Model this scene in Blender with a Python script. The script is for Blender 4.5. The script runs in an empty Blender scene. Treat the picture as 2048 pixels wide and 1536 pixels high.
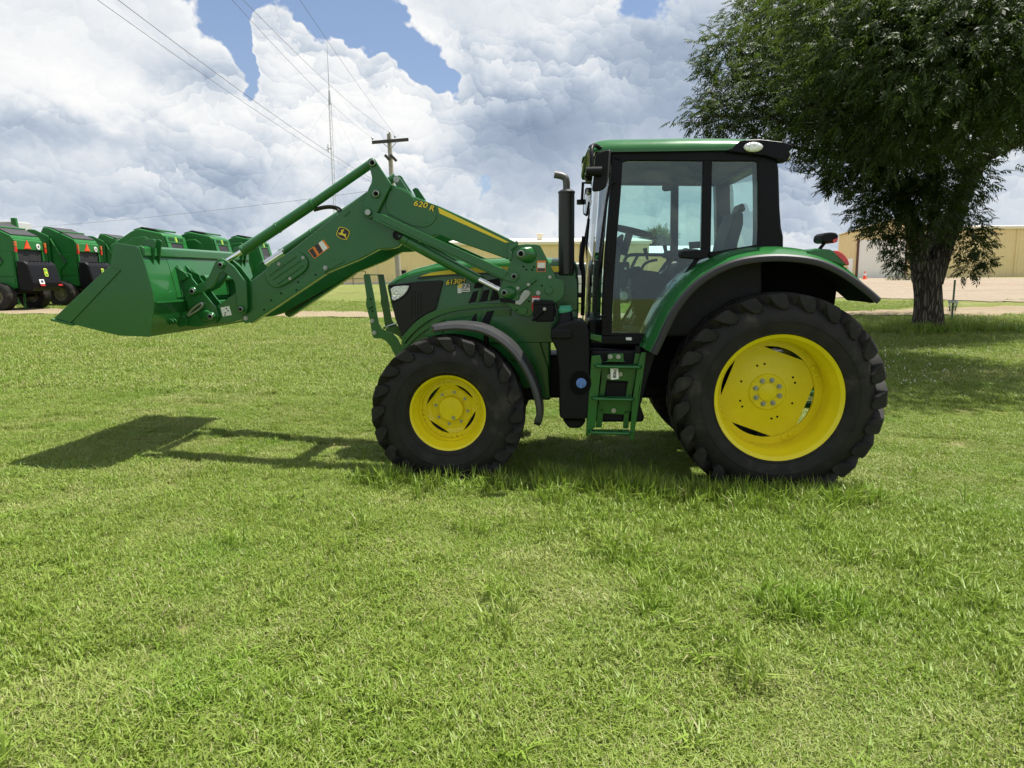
import bpy, bmesh, math, random
import numpy as np
from mathutils import Vector, Matrix

SC = bpy.context.scene
COL = SC.collection
rng = np.random.default_rng(7)
random.seed(7)
R = math.radians

# ------------------------------------------------------------------ camera
FPX, PITCH, ROLL, CAM_H = 1420.0, math.atan((768 - 550.0) / 1420.0), 0.0095, 1.76
_cp, _sp, _cr, _sr = math.cos(PITCH), math.sin(PITCH), math.cos(ROLL), math.sin(ROLL)
FWD = np.array([0, _cp, -_sp]); _up = np.array([0, _sp, _cp]); _rt = np.array([1.0, 0, 0])
RT = _cr * _rt - _sr * _up
UP = _sr * _rt + _cr * _up
cam_d = bpy.data.cameras.new('camera'); cam = bpy.data.objects.new('camera', cam_d); COL.objects.link(cam)
cam_d.sensor_width = 36.0; cam_d.lens = 36.0 * FPX / 2048.0
cam_d.clip_start = 0.05; cam_d.clip_end = 6000.0
cam.matrix_world = Matrix([[RT[i], UP[i], -FWD[i], (0, 0, CAM_H)[i]] for i in range(3)] + [[0, 0, 0, 1]])
SC.camera = cam

# ------------------------------------------------------------------ light
SUN_EL, SUN_AZ = R(70.0), R(66.0)          # azimuth from +Y (away from camera) towards +X
SUN = Vector((math.sin(SUN_AZ) * math.cos(SUN_EL), math.cos(SUN_AZ) * math.cos(SUN_EL), math.sin(SUN_EL)))
sd = bpy.data.lights.new('sun', 'SUN'); sd.energy = 5.0; sd.angle = R(0.53); sd.color = (1.0, 0.96, 0.89)
so = bpy.data.objects.new('sun', sd); COL.objects.link(so)
so.rotation_euler = SUN.to_track_quat('Z', 'Y').to_euler(); so.location = (30, 15, 60)
SC.view_settings.view_transform = 'Standard'; SC.view_settings.look = 'None'
SC.view_settings.exposure = 0.85; SC.view_settings.gamma = 1.0; SC.view_settings.use_curve_mapping = False
try:
    SC.cycles.use_denoising = True
    SC.cycles.max_bounces = 7; SC.cycles.diffuse_bounces = 3; SC.cycles.glossy_bounces = 3; SC.cycles.transparent_max_bounces = 16
    SC.cycles.caustics_reflective = False; SC.cycles.caustics_refractive = False
    SC.cycles.sample_clamp_indirect = 6.0
except Exception:
    pass

def pxray(px, py):
    return FWD + (px - 1024) / FPX * RT - (py - 768) / FPX * UP
def pxdir(px, py):
    d = pxray(px, py); d = d / np.linalg.norm(d)
    return math.atan2(d[0], d[1]), math.asin(d[2])          # azimuth, elevation
def at_depth(px, py, depth):
    """world point seen along that direction at distance 'depth' along +Y"""
    d = pxray(px, py); t = depth / d[1]
    return Vector((d[0] * t, d[1] * t, CAM_H + d[2] * t))

# ------------------------------------------------------------------ node helper
class G:
    """tiny expression builder on a node tree"""
    def __init__(s, tree): s.t = tree; s.n = tree.nodes; s.l = tree.links
    def node(s, typ, **kw):
        n = s.n.new(typ)
        for k, v in kw.items():
            if hasattr(n, k): setattr(n, k, v)
        return n
    def put(s, sock, v):
        if isinstance(v, bpy.types.NodeSocket): s.l.new(v, sock)
        elif v is not None: sock.default_value = v
    def math(s, op, a, b=None, c=None, clamp=False):
        n = s.n.new('ShaderNodeMath'); n.operation = op; n.use_clamp = clamp
        s.put(n.inputs[0], a); s.put(n.inputs[1], b); s.put(n.inputs[2], c)
        return n.outputs[0]
    def add(s, a, b): return s.math('ADD', a, b)
    def sub(s, a, b): return s.math('SUBTRACT', a, b)
    def mul(s, a, b): return s.math('MULTIPLY', a, b)
    def mad(s, a, b, c): return s.math('MULTIPLY_ADD', a, b, c)
    def sstep(s, x, a, b, lo=0.0, hi=1.0):
        n = s.n.new('ShaderNodeMapRange'); n.interpolation_type = 'SMOOTHSTEP'
        s.put(n.inputs[0], x); s.put(n.inputs[1], a); s.put(n.inputs[2], b); s.put(n.inputs[3], lo); s.put(n.inputs[4], hi)
        return n.outputs[0]
    def lin(s, x, a, b, lo=0.0, hi=1.0):
        n = s.n.new('ShaderNodeMapRange'); n.clamp = True
        s.put(n.inputs[0], x); s.put(n.inputs[1], a); s.put(n.inputs[2], b); s.put(n.inputs[3], lo); s.put(n.inputs[4], hi)
        return n.outputs[0]
    def mix(s, f, a, b):
        n = s.n.new('ShaderNodeMix'); n.data_type = 'RGBA'
        s.put(n.inputs[0], f)
        for i, v in ((6, a), (7, b)):
            if isinstance(v, (tuple, list)) and len(v) == 3: v = (*v, 1)
            s.put(n.inputs[i], v)
        return n.outputs[2]
    def vmath(s, op, a, b=None, scale=None):
        n = s.n.new('ShaderNodeVectorMath'); n.operation = op
        s.put(n.inputs[0], a)
        if b is not None: s.put(n.inputs[1], b)
        if scale is not None: s.put(n.inputs['Scale'], scale)
        return n.outputs[0]
    def noise(s, vec, scale, detail=4, rough=0.5, dist=0.0, col=False, lac=2.0):
        n = s.n.new('ShaderNodeTexNoise'); n.noise_dimensions = '3D'
        s.put(n.inputs['Vector'], vec); s.put(n.inputs['Scale'], scale); s.put(n.inputs['Detail'], detail)
        s.put(n.inputs['Roughness'], rough); s.put(n.inputs['Distortion'], dist); s.put(n.inputs['Lacunarity'], lac)
        return n.outputs['Color' if col else 'Fac']
    def voro(s, vec, scale, detail=0, rough=0.5, feature='F1', smooth=0.6, rand=1.0):
        n = s.n.new('ShaderNodeTexVoronoi'); n.feature = feature
        s.put(n.inputs['Vector'], vec); s.put(n.inputs['Scale'], scale); s.put(n.inputs['Detail'], detail)
        s.put(n.inputs['Roughness'], rough); s.put(n.inputs['Randomness'], rand)
        if feature == 'SMOOTH_F1': s.put(n.inputs['Smoothness'], smooth)
        return n.outputs['Distance']
    def ramp(s, f, stops):
        n = s.n.new('ShaderNodeValToRGB'); e = n.color_ramp.elements
        while len(e) < len(stops): e.new(0.5)
        for i, (p, c) in enumerate(stops):
            e[i].position = p; e[i].color = (*c, 1) if len(c) == 3 else c
        s.put(n.inputs[0], f); return n.outputs[0]

# ------------------------------------------------------------------ sky: Nishita blue behind broken cumulus
def build_world():
    w = bpy.data.worlds.new('World'); SC.world = w; w.use_nodes = True
    t = w.node_tree; t.nodes.clear(); g = G(t)
    sky = g.node('ShaderNodeTexSky', sky_type='NISHITA'); sky.sun_disc = False
    sky.sun_elevation = SUN_EL; sky.sun_rotation = SUN_AZ
    sky.altitude = 200; sky.air_density = 1.0; sky.dust_density = 1.5; sky.ozone_density = 1.2
    tc = g.node('ShaderNodeTexCoord'); d = tc.outputs['Generated']
    sx = g.node('ShaderNodeSeparateXYZ'); g.put(sx.inputs[0], d)
    az = g.math('ARCTAN2', sx.outputs[0], sx.outputs[1])
    el = g.math('ARCSINE', sx.outputs[2])
    # blobs are given by the direction in which that cloud (or gap) stands, with its angular half-size
    wn = g.noise(d, 11.0, 4, 0.62, col=True)
    cb = g.node('ShaderNodeCombineXYZ'); g.put(cb.inputs[0], az); g.put(cb.inputs[1], el)
    pw = g.vmath('ADD', cb.outputs[0], g.vmath('MULTIPLY_ADD', wn, (0.10, 0.10, 0.0)))
    g.put(pw.node.inputs[1].links[0].from_node.inputs[2], (-0.05, -0.05, 0.0))
    def total(lst, start):
        acc = start
        for (px, py, rx, ry, amp) in lst:
            a, e = pxdir(px, py); sx_, sy_ = FPX / rx, FPX / ry
            q = g.vmath('MULTIPLY_ADD', pw, (sx_, sy_, 0.0)); g.put(q.node.inputs[2], (-a * sx_, -e * sy_, 0.0))
            r2 = g.node('ShaderNodeVectorMath'); r2.operation = 'DOT_PRODUCT'; g.put(r2.inputs[0], q); g.put(r2.inputs[1], q)
            acc = g.mad(g.math('POWER', 0.36788, r2.outputs['Value']), amp, acc)
        return acc
    dens = total(CLOUD_DENS, CLOUD_BASE)
    dark = total(CLOUD_DARK, 0.0)
    ds = g.vmath('MULTIPLY', d, (1.0, 1.0, 1.35))
    wd = g.vmath('ADD', ds, g.vmath('SCALE', g.vmath('SUBTRACT', wn, (0.5, 0.5, 0.5)), scale=0.10))
    def cells(scale):
        n = g.node('ShaderNodeTexVoronoi'); n.feature = 'F1'; g.put(n.inputs['Vector'], wd); g.put(n.inputs['Scale'], scale)
        dv = g.vmath('SUBTRACT', wd, n.outputs['Position'])
        q = g.node('ShaderNodeVectorMath'); q.operation = 'DOT_PRODUCT'; g.put(q.inputs[0], dv); g.put(q.inputs[1], (0.35 * scale, 0.0, 0.95 * scale))
        return n.outputs['Distance'], q.outputs['Value']       # how far from the billow's heart, and how high on it
    d1, h1 = cells(8.5); d2, h2 = cells(19.0); d3, h3 = cells(44.0)
    n1 = g.noise(wd, 3.4, 5, 0.56)
    fine = g.noise(ds, 60.0, 3, 0.6)
    p0 = g.mad(d3, -0.30, g.mad(d2, -0.60, g.mad(d1, -0.85, g.mad(n1, 1.5, 0.22))))
    D = g.add(g.add(dens, g.mul(p0, 1.35)), g.mul(g.sub(fine, 0.5), 0.55))
    cov = g.sstep(D, -0.06, 0.30)
    bil = g.mad(h3, 0.10, g.mad(h2, 0.17, g.mul(h1, 0.17)))
    crease = g.mad(d2, -0.16, g.mul(d1, -0.12))
    soft = g.noise(ds, 2.1, 4, 0.55)
    relL = g.sub(g.noise(wd, 3.0, 2, 0.5), g.noise(g.vmath('ADD', wd, (0.03, 0.0, 0.07)), 3.0, 2, 0.5))
    rough_ = g.sstep(g.noise(ds, 4.0, 2, 0.5), 0.40, 0.62, 0.30, 1.05)
    bil = g.mul(bil, rough_); crease = g.mul(crease, rough_)
    lum = g.add(g.add(g.add(0.885, g.mul(relL, 0.55)), g.add(bil, crease)), g.mul(g.sub(soft, 0.5), 0.34))
    lum = g.sub(lum, g.mul(dark, 1.15))
    lum = g.add(lum, g.mul(g.sub(fine, 0.5), 0.07))
    thick = g.sstep(D, 0.05, 1.2)
    lum = g.sub(lum, g.mul(thick, 0.10))
    f = g.math('MULTIPLY_ADD', lum, 1.0, 0.0, clamp=True)
    ccol = g.ramp(f, [(0.0, (0.26, 0.33, 0.45)), (0.35, (0.40, 0.48, 0.61)), (0.62, (0.64, 0.71, 0.80)),
                      (0.85, (0.93, 0.95, 0.97)), (1.0, (1.05, 1.05, 1.04))])
    ccol = g.vmath('SCALE', ccol, scale=CLOUD_GAIN)
    blue = g.vmath('MULTIPLY', g.vmath('SCALE', sky.outputs[0], scale=SKY_STR), (0.74, 0.95, 1.24))
    # thin veil so the blue is milky, more so near the horizon
    veil = g.sstep(el, 0.0, 0.45, 0.55, 0.24)
    blue = g.mix(veil, blue, (0.32, 0.375, 0.44))
    colr = g.mix(cov, blue, ccol)
    low = g.sstep(el, -0.02, 0.07, 0.0, 1.0)
    colr = g.mix(low, (0.32, 0.355, 0.40), colr)
    bg = g.node('ShaderNodeBackground'); g.put(bg.inputs[0], colr); bg.inputs[1].default_value = 1.0
    o = g.node('ShaderNodeOutputWorld'); t.links.new(bg.outputs[0], o.inputs[0])
CLOUD_BASE, CLOUD_GAIN, SKY_STR = 0.30, 0.53, 0.058
# (direction given as photo bearing, half-widths in the same unit, amount)
CLOUD_DENS = [
    # left banks
    (60, 70, 130, 110, 0.6), (300, 60, 110, 100, 1.0), (380, 140, 80, 60, 0.8), (100, 300, 300, 110, 0.6), (380, 330, 260, 110, 0.6),
    # tower
    (560, 75, 46, 52, 1.5), (560, 170, 60, 90, 1.3), (640, 190, 80, 90, 1.3), (695, 130, 42, 46, 1.2), (735, 190, 60, 60, 1.0), (785, 165, 42, 42, 1.1), (850, 235, 60, 60, 1.2), (760, 300, 200, 90, 1.0),
    # right bank
    (900, 40, 90, 60, 0.9), (1000, 130, 120, 90, 1.0), (1200, 160, 220, 140, 0.8), (1500, 250, 260, 200, 0.6),
    # gaps
    (212, 112, 28, 30, -1.0), (450, 20, 75, 60, -1.7), (490, 120, 26, 75, -1.7), (660, 20, 110, 42, -1.8), (770, 75, 70, 48, -1.7), (850, 130, 50, 46, -1.8), (890, 170, 36, 34, -1.6),
    (250, 325, 60, 20, -0.5), (1300, 20, 130, 45, -0.55), (480, 185, 20, 20, -0.6),
]
CLOUD_DARK = [
    (120, 262, 230, 32, 0.34), (490, 350, 70, 32, 0.32), (340, 125, 110, 38, 0.16), (280, 400, 300, 40, 0.12),
    (1060, 310, 130, 100, 0.34), (1250, 250, 200, 50, 0.24), (1340, 80, 130, 90, 0.22), (1430, 170, 130, 90, 0.25), (1600, 330, 140, 90, 0.20),
    (690, 190, 150, 130, -0.20), (850, 280, 80, 80, -0.14), (1060, 110, 150, 70, -0.10), (80, 130, 160, 100, -0.16), (300, 230, 160, 40, -0.12), (300, 250, 140, 40, -0.05),
    (560, 430, 420, 30, 0.08), (1900, 400, 200, 60, 0.10),
]
build_world()
SC.world.cycles.sampling_method = 'NONE'

# ------------------------------------------------------------------ materials
MATS = {}
def mat(name, col, rough=0.5, metal=0.0, coat=0.0, spec=0.5, var=0.0, vscale=8.0, bump=0.0, bscale=60.0, emit=None, coat_r=0.08, rvar=0.0):
    if name in MATS: return MATS[name]
    m = bpy.data.materials.new(name); m.use_nodes = True; MATS[name] = m
    t = m.node_tree; g = G(t); b = t.nodes['Principled BSDF']
    b.inputs['Base Color'].default_value = (*col, 1); b.inputs['Roughness'].default_value = rough
    b.inputs['Metallic'].default_value = metal; b.inputs['Coat Weight'].default_value = coat
    b.inputs['Coat Roughness'].default_value = coat_r
    b.inputs['Specular IOR Level'].default_value = spec
    tc = t.nodes.new('ShaderNodeTexCoord')
    if var or rvar:
        n = g.noise(tc.outputs['Object'], vscale, 5, 0.6)
        if var:
            c = g.mix(g.lin(n, 0.3, 0.7), tuple(max(0, x * (1 - var)) for x in col), tuple(min(1, x * (1 + var)) for x in col))
            t.links.new(c, b.inputs['Base Color'])
        if rvar: t.links.new(g.lin(n, 0.3, 0.7, max(0.02, rough - rvar), rough + rvar), b.inputs['Roughness'])
    if bump:
        n2 = g.noise(tc.outputs['Object'], bscale, 4, 0.6)
        bn = t.nodes.new('ShaderNodeBump'); bn.inputs['Strength'].default_value = bump; bn.inputs['Distance'].default_value = 0.01
        t.links.new(n2, bn.inputs['Height']); t.links.new(bn.outputs[0], b.inputs['Normal'])
    if emit:
        b.inputs['Emission Color'].default_value = (*emit, 1); b.inputs['Emission Strength'].default_value = 1.0
    return m

GREEN = mat('green_paint', (0.015, 0.114, 0.024), 0.24, spec=0.35, coat=0.40, var=0.06, vscale=3, rvar=0.05)
YELLOW = mat('yellow_paint', (0.80, 0.66, 0.012), 0.34, spec=0.3, coat=0.12, var=0.05, vscale=5, rvar=0.05)
BLACK = mat('black_plastic', (0.008, 0.008, 0.010), 0.45, spec=0.16, var=0.2, rvar=0.08)
BLACKG = mat('black_gloss', (0.006, 0.006, 0.009), 0.25, spec=0.3)
GREY = mat('grey_plastic', (0.036, 0.036, 0.038), 0.36, var=0.1, rvar=0.06)
SILVER = mat('zinc_plate', (0.36, 0.37, 0.36), 0.36, metal=0.7, var=0.1, vscale=20)
CHROME = mat('chrome', (0.85, 0.85, 0.86), 0.10, metal=1.0)
DARKHOLE = mat('recess_shade', (0.006, 0.006, 0.006), 0.9, spec=0.1)  # near-black on flat pieces, painting the shade inside holes, slots and recesses
WHITE = mat('white_label', (0.75, 0.75, 0.73), 0.5)
ORANGE = mat('orange_label', (0.75, 0.20, 0.02), 0.5)
RED = mat('red_label', (0.55, 0.02, 0.02), 0.5)
DECALY = mat('yellow_decal', (0.80, 0.60, 0.03), 0.42)
DECALB = mat('black_decal', (0.010, 0.011, 0.016), 0.4)
INTER = mat('cab_interior', (0.014, 0.014, 0.015), 0.65, spec=0.3, var=0.15)
LINER = mat('headliner', (0.09, 0.085, 0.075), 0.8)
MATTE = mat('matte_black', (0.006, 0.006, 0.007), 0.9, spec=0.08)
FLOORM = mat('rubber_mat', (0.03, 0.032, 0.032), 0.7)

def rubber_mat():
    m = bpy.data.materials.new('tyre_rubber'); m.use_nodes = True; t = m.node_tree; g = G(t); b = t.nodes['Principled BSDF']
    tc = t.nodes.new('ShaderNodeTexCoord'); o = tc.outputs['Object']
    n = g.noise(o, 6.0, 6, 0.65); n2 = g.noise(o, 60.0, 3, 0.6)
    c = g.mix(g.lin(n, 0.35, 0.75), (0.013, 0.0125, 0.012), (0.027, 0.0255, 0.024))
    sp = g.sstep(g.noise(o, 3.0, 6, 0.7), 0.54, 0.70)
    c = g.mix(g.mul(sp, g.mul(n2, 0.7)), c, (0.10, 0.085, 0.065))
    t.links.new(c, b.inputs['Base Color']); b.inputs['Roughness'].default_value = 0.62
    b.inputs['Specular IOR Level'].default_value = 0.22
    bn = t.nodes.new('ShaderNodeBump'); bn.inputs['Strength'].default_value = 0.12; bn.inputs['Distance'].default_value = 0.004
    t.links.new(n2, bn.inputs['Height']); t.links.new(bn.outputs[0], b.inputs['Normal'])
    return m
RUBBER = rubber_mat()

def glass_mat(name, tint, refl=1.0):
    m = bpy.data.materials.new(name); m.use_nodes = True; t = m.node_tree; t.nodes.clear(); g = G(t)
    tr = t.nodes.new('ShaderNodeBsdfTransparent'); tr.inputs[0].default_value = (*tint, 1)
    gl = t.nodes.new('ShaderNodeBsdfGlossy'); gl.inputs['Roughness'].default_value = 0.02; gl.inputs['Color'].default_value = (0.9, 0.95, 0.95, 1)
    fr = t.nodes.new('ShaderNodeFresnel'); fr.inputs[0].default_value = 1.45
    mx = t.nodes.new('ShaderNodeMixShader')
    t.links.new(g.math('MULTIPLY', fr.outputs[0], refl, clamp=True), mx.inputs[0])
    t.links.new(tr.outputs[0], mx.inputs[1]); t.links.new(gl.outputs[0], mx.inputs[2])
    o = t.nodes.new('ShaderNodeOutputMaterial'); t.links.new(mx.outputs[0], o.inputs[0])
    return m
GLASS = glass_mat('tinted_glass', (0.82, 0.925, 0.90), 1.5)
LENS = mat('lamp_lens', (0.72, 0.74, 0.70), 0.12, metal=0.35, coat=0.8, var=0.35, vscale=70, bump=0.6, bscale=90)
REDLENS = mat('red_lens', (0.60, 0.025, 0.012), 0.15, coat=0.8, var=0.25, vscale=40)
MIRROR = mat('mirror_glass', (0.9, 0.9, 0.9), 0.02, metal=1.0)

# ------------------------------------------------------------------ mesh helpers
def tag(o, label=None, cat=None, group=None, kind=None):
    if label: o['label'] = label
    if cat: o['category'] = cat
    if group: o['group'] = group
    if kind: o['kind'] = kind
    return o
def empty(name, loc=(0, 0, 0), rz=0.0, label=None, cat=None, group=None):
    o = bpy.data.objects.new(name, None); COL.objects.link(o)
    o.location = loc; o.rotation_euler = (0, 0, rz); o.empty_display_size = 0.2
    return tag(o, label, cat, group)
def link(name, me, m, parent=None, bevel=0.0, seg=2, smooth=None, loc=None):
    o = bpy.data.objects.new(name, me); COL.objects.link(o)
    if m is not None and not me.materials:
        for mm in (m if isinstance(m, (list, tuple)) else [m]): me.materials.append(mm)
    elif m is not None and not isinstance(m, (list, tuple)) and me.materials[0] != m:
        o.material_slots[0].link = 'OBJECT'; o.material_slots[0].material = m
    if parent is not None: o.parent = parent
    if loc is not None: o.location = loc
    if bevel:
        b = o.modifiers.new('bevel', 'BEVEL'); b.width = bevel; b.segments = seg; b.limit_method = 'ANGLE'; b.angle_limit = R(35)
        b.harden_normals = False
    if smooth is not None:
        me.polygons.foreach_set('use_smooth', [True] * len(me.polygons))
        me.set_sharp_from_angle(angle=R(smooth))
    return o
def circ(cx, cz, r, n=20, a0=0.0):
    return [(cx + r * math.cos(a0 + 2 * math.pi * i / n), cz + r * math.sin(a0 + 2 * math.pi * i / n)) for i in range(n)]
class MB:
    def __init__(s): s.v = []; s.f = []; s.mi = []; s.cur = 0
    def add(s, v, f):
        k = len(s.v); s.v += [tuple(map(float, p)) for p in v]; s.f += [tuple(i + k for i in q) for q in f]; s.mi += [s.cur] * len(f); return s
    def prism(s, pts, y0, y1):
        n = len(pts)
        v = [(x, y0, z) for x, z in pts] + [(x, y1, z) for x, z in pts]
        f = [tuple(range(n)), tuple(range(2 * n - 1, n - 1, -1))] + [(i, i + n, (i + 1) % n + n, (i + 1) % n) for i in range(n)]
        return s.add(v, f)
    def box(s, c, d, rot=None):
        v = [Vector((sx * d[0] / 2, sy * d[1] / 2, sz * d[2] / 2)) for sx in (-1, 1) for sy in (-1, 1) for sz in (-1, 1)]
        if rot is not None: v = [rot @ q for q in v]
        v = [q + Vector(c) for q in v]
        return s.add(v, [(0, 1, 3, 2), (4, 6, 7, 5), (0, 4, 5, 1), (2, 3, 7, 6), (0, 2, 6, 4), (1, 5, 7, 3)])
    def tube(s, path, r, n=10, cap=True):
        path = [Vector(p) for p in path]; m = len(path)
        rs = r if isinstance(r, (list, tuple)) else [r] * m
        v = []; prev = None
        for i, p in enumerate(path):
            t = (path[min(i + 1, m - 1)] - path[max(i - 1, 0)]).normalized()
            if prev is None:
                a = t.cross(Vector((0, 0, 1)) if abs(t.z) < 0.9 else Vector((1, 0, 0))).normalized()
            else:
                a = (prev - t * prev.dot(t)).normalized()
            prev = a; b = t.cross(a)
            for k in range(n):
                q = 2 * math.pi * k / n
                v.append(p + (a * math.cos(q) + b * math.sin(q)) * rs[i])
        f = [(i * n + k, i * n + (k + 1) % n, (i + 1) * n + (k + 1) % n, (i + 1) * n + k) for i in range(m - 1) for k in range(n)]
        if cap: f += [tuple(range(n - 1, -1, -1)), tuple((m - 1) * n + k for k in range(n))]
        return s.add(v, f)
    def lathe(s, prof, c=(0, 0, 0), n=48, axis='y', closed=False):
        v = []; m = len(prof)
        for i in range(n):
            a = 2 * math.pi * i / n; ca, sa = math.cos(a), math.sin(a)
            for (r, h) in prof:
                if axis == 'y': v.append((c[0] + r * ca, c[1] + h, c[2] + r * sa))
                elif axis == 'z': v.append((c[0] + r * ca, c[1] + r * sa, c[2] + h))
                else: v.append((c[0] + h, c[1] + r * ca, c[2] + r * sa))
        f = []
        for i in range(n):
            j = (i + 1) % n
            for k in range(m if closed else m - 1):
                k2 = (k + 1) % m
                f.append((i * m + k, j * m + k, j * m + k2, i * m + k2))
        return s.add(v, f)
    def cyl(s, c, r, y0, y1, n=24):
        return s.prism(circ(c[0], c[1], r, n), y0, y1)
    def loft(s, secs, cap=True, closed=True):
        n = len(secs[0]); v = [p for q in secs for p in q]; m = len(secs)
        f = [(i * n + k, i * n + (k + 1) % n, (i + 1) * n + (k + 1) % n, (i + 1) * n + k) for i in range(m - 1) for k in range(n if closed else n - 1)]
        if cap and closed: f += [tuple(range(n - 1, -1, -1)), tuple((m - 1) * n + k for k in range(n))]
        return s.add(v, f)
    def mirror_y(s):
        k = len(s.v); nv = [(x, -y, z) for x, y, z in s.v]; nf = [tuple(reversed(q)) for q in s.f]; mi = list(s.mi)
        s.v += nv; s.f += [tuple(i + k for i in q) for q in nf]; s.mi += mi; return s
    def mesh(s, name):
        me = bpy.data.meshes.new(name); me.from_pydata(s.v, [], s.f)
        if any(s.mi): me.polygons.foreach_set('material_index', s.mi)
        bm = bmesh.new(); bm.from_mesh(me); bmesh.ops.recalc_face_normals(bm, faces=bm.faces); bm.to_mesh(me); bm.free()
        me.update(); return me
    def build(s, name, m, parent=None, bevel=0.0, seg=2, smooth=None, loc=None):
        return link(name, s.mesh(name), m, parent, bevel, seg, smooth, loc)

def text_mesh(body, size, shear=0.0, extrude=0.001, offset=0.0, align='CENTER'):
    c = bpy.data.curves.new('lettering', 'FONT'); c.body = body; c.size = size; c.shear = shear; c.extrude = extrude
    c.offset = offset; c.align_x = align; c.align_y = 'CENTER'; c.resolution_u = 3
    o = bpy.data.objects.new('lettering', c); COL.objects.link(o)
    dg = bpy.context.evaluated_depsgraph_get(); me = bpy.data.meshes.new_from_object(o.evaluated_get(dg))
    bpy.data.objects.remove(o); bpy.data.curves.remove(c); return me

# ------------------------------------------------------------------ terrain
_tx = np.array([-200, -60, -30, -17, -8, -4, -0.5, 2.2, 6, 14, 30, 200.0]); _tz = np.array([1.0, 0.75, 0.58, 0.45, 0.33, 0.20, 0.05, -0.02, -0.03, 0.0, 0.03, 0.1])
_ty = np.array([-50, 6, 9, 14, 20, 40, 85, 200, 6000.0]); _tzy = np.array([0, 0, 0.02, 0.07, 0.15, 0.42, 1.0, 1.3, 1.3])
_fx = np.linspace(-200, 200, 4001); _k = np.hanning(31); _k /= _k.sum()
_fz = np.convolve(np.pad(np.interp(_fx, _tx, _tz), 15, 'edge'), _k, 'valid')
def gz(x, y):
    return np.interp(x, _fx, _fz) * np.clip(1.0 - (np.asarray(y) - 15.0) / 70.0, 0.08, 1.0) + np.interp(y, _ty, _tzy)
def ground_at(px, py):
    d = pxray(px, py); t = 1.0
    lo, hi = 0.5, 4000.0
    for _ in range(60):
        m_ = (lo + hi) / 2; p = np.array([0, 0, CAM_H]) + d * m_
        if p[2] > gz(p[0], p[1]): lo = m_
        else: hi = m_
    p = np.array([0, 0, CAM_H]) + d * lo
    return Vector(p)
# ================================================================== THE SETTING
def lawn_colour(g, pos, bright=1.0):
    """shared by the soil sheet and the blades: patches of fresh, dull and straw-dry lawn"""
    big = g.noise(pos, 0.40, 4, 0.6); mid = g.noise(pos, 1.9, 4, 0.65)
    k = bright * 1.06
    c = g.mix(g.lin(mid, 0.30, 0.70), (0.162 * k, 0.212 * k, 0.038 * k), (0.245 * k, 0.266 * k, 0.072 * k))
    dry = g.sstep(g.add(g.mul(big, 0.55), g.mul(mid, 0.45)), 0.49, 0.62)
    c = g.mix(g.mul(dry, 0.80), c, (0.345 * k, 0.320 * k, 0.145 * k))
    lush = g.sstep(g.noise(pos, 0.9, 3, 0.5), 0.54, 0.68)
    return g.mix(g.mul(lush, 0.65), c, (0.110 * k, 0.205 * k, 0.020 * k))
def lawn_mat():
    m = bpy.data.materials.new('lawn_soil'); m.use_nodes = True; t = m.node_tree; g = G(t); b = t.nodes['Principled BSDF']
    geo = t.nodes.new('ShaderNodeNewGeometry'); pos = geo.outputs['Position']
    c = lawn_colour(g, pos, 0.98)
    f1 = g.noise(g.vmath('MULTIPLY', pos, (1, 0.6, 1)), 45.0, 4, 0.75)
    f2 = g.noise(pos, 7.0, 5, 0.7)
    c = g.mix(g.lin(f1, 0.38, 0.62, 0.0, 0.75), c, (0.042, 0.050, 0.014))
    c = g.mix(g.lin(f2, 0.42, 0.72, 0.0, 0.45), c, (0.27, 0.25, 0.12))
    t.links.new(c, b.inputs['Base Color']); b.inputs['Roughness'].default_value = 0.9; b.inputs['Specular IOR Level'].default_value = 0.1
    bn = t.nodes.new('ShaderNodeBump'); bn.inputs['Strength'].default_value = 0.9; bn.inputs['Distance'].default_value = 0.05
    t.links.new(f1, bn.inputs['Height']); t.links.new(bn.outputs[0], b.inputs['Normal'])
    return m
def gravel_mat(name, ca, cb, cc):
    m = bpy.data.materials.new(name); m.use_nodes = True; t = m.node_tree; g = G(t); b = t.nodes['Principled BSDF']
    geo = t.nodes.new('ShaderNodeNewGeometry'); pos = geo.outputs['Position']
    c = g.mix(g.lin(g.noise(g.vmath('MULTIPLY', pos, (0.35, 1, 1)), 1.1, 6, 0.7), 0.38, 0.62), ca, cb)
    c = g.mix(g.sstep(g.noise(g.vmath('MULTIPLY', pos, (0.12, 1, 1)), 0.7, 5, 0.65), 0.50, 0.66, 0.0, 0.9), c, cc)
    c = g.mix(g.sstep(g.noise(g.vmath('MULTIPLY', pos, (0.25, 1, 1)), 2.2, 5, 0.7), 0.52, 0.66, 0.0, 0.55), c, tuple(x * 0.55 for x in cb))
    v = g.voro(pos, 14.0, 2, 0.6)
    c = g.mix(g.lin(v, 0.1, 0.7, 0.0, 0.5), c, tuple(x * 0.45 for x in ca))
    t.links.new(c, b.inputs['Base Color']); b.inputs['Roughness'].default_value = 0.95; b.inputs['Specular IOR Level'].default_value = 0.1
    bn = t.nodes.new('ShaderNodeBump'); bn.inputs['Strength'].default_value = 1.0; bn.inputs['Distance'].default_value = 0.04
    t.links.new(v, bn.inputs['Height']); t.links.new(bn.outputs[0], b.inputs['Normal'])
    return m
def grid_sheet(name, xs, ys, m, dz=0.0):
    X, Y = np.meshgrid(xs, ys); Z = gz(X, Y) + dz
    v = np.stack([X, Y, Z], -1).reshape(-1, 3); nx, ny = len(xs), len(ys)
    i = np.arange((nx - 1) * (ny - 1)); r_, c_ = i // (nx - 1), i % (nx - 1); a = r_ * nx + c_
    f = np.stack([a, a + 1, a + nx + 1, a + nx], -1)
    me = bpy.data.meshes.new(name); me.from_pydata(v.tolist(), [], f.tolist())
    o = link(name, me, m, smooth=180); return tag(o, kind='structure')
LAWN = lawn_mat()
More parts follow.
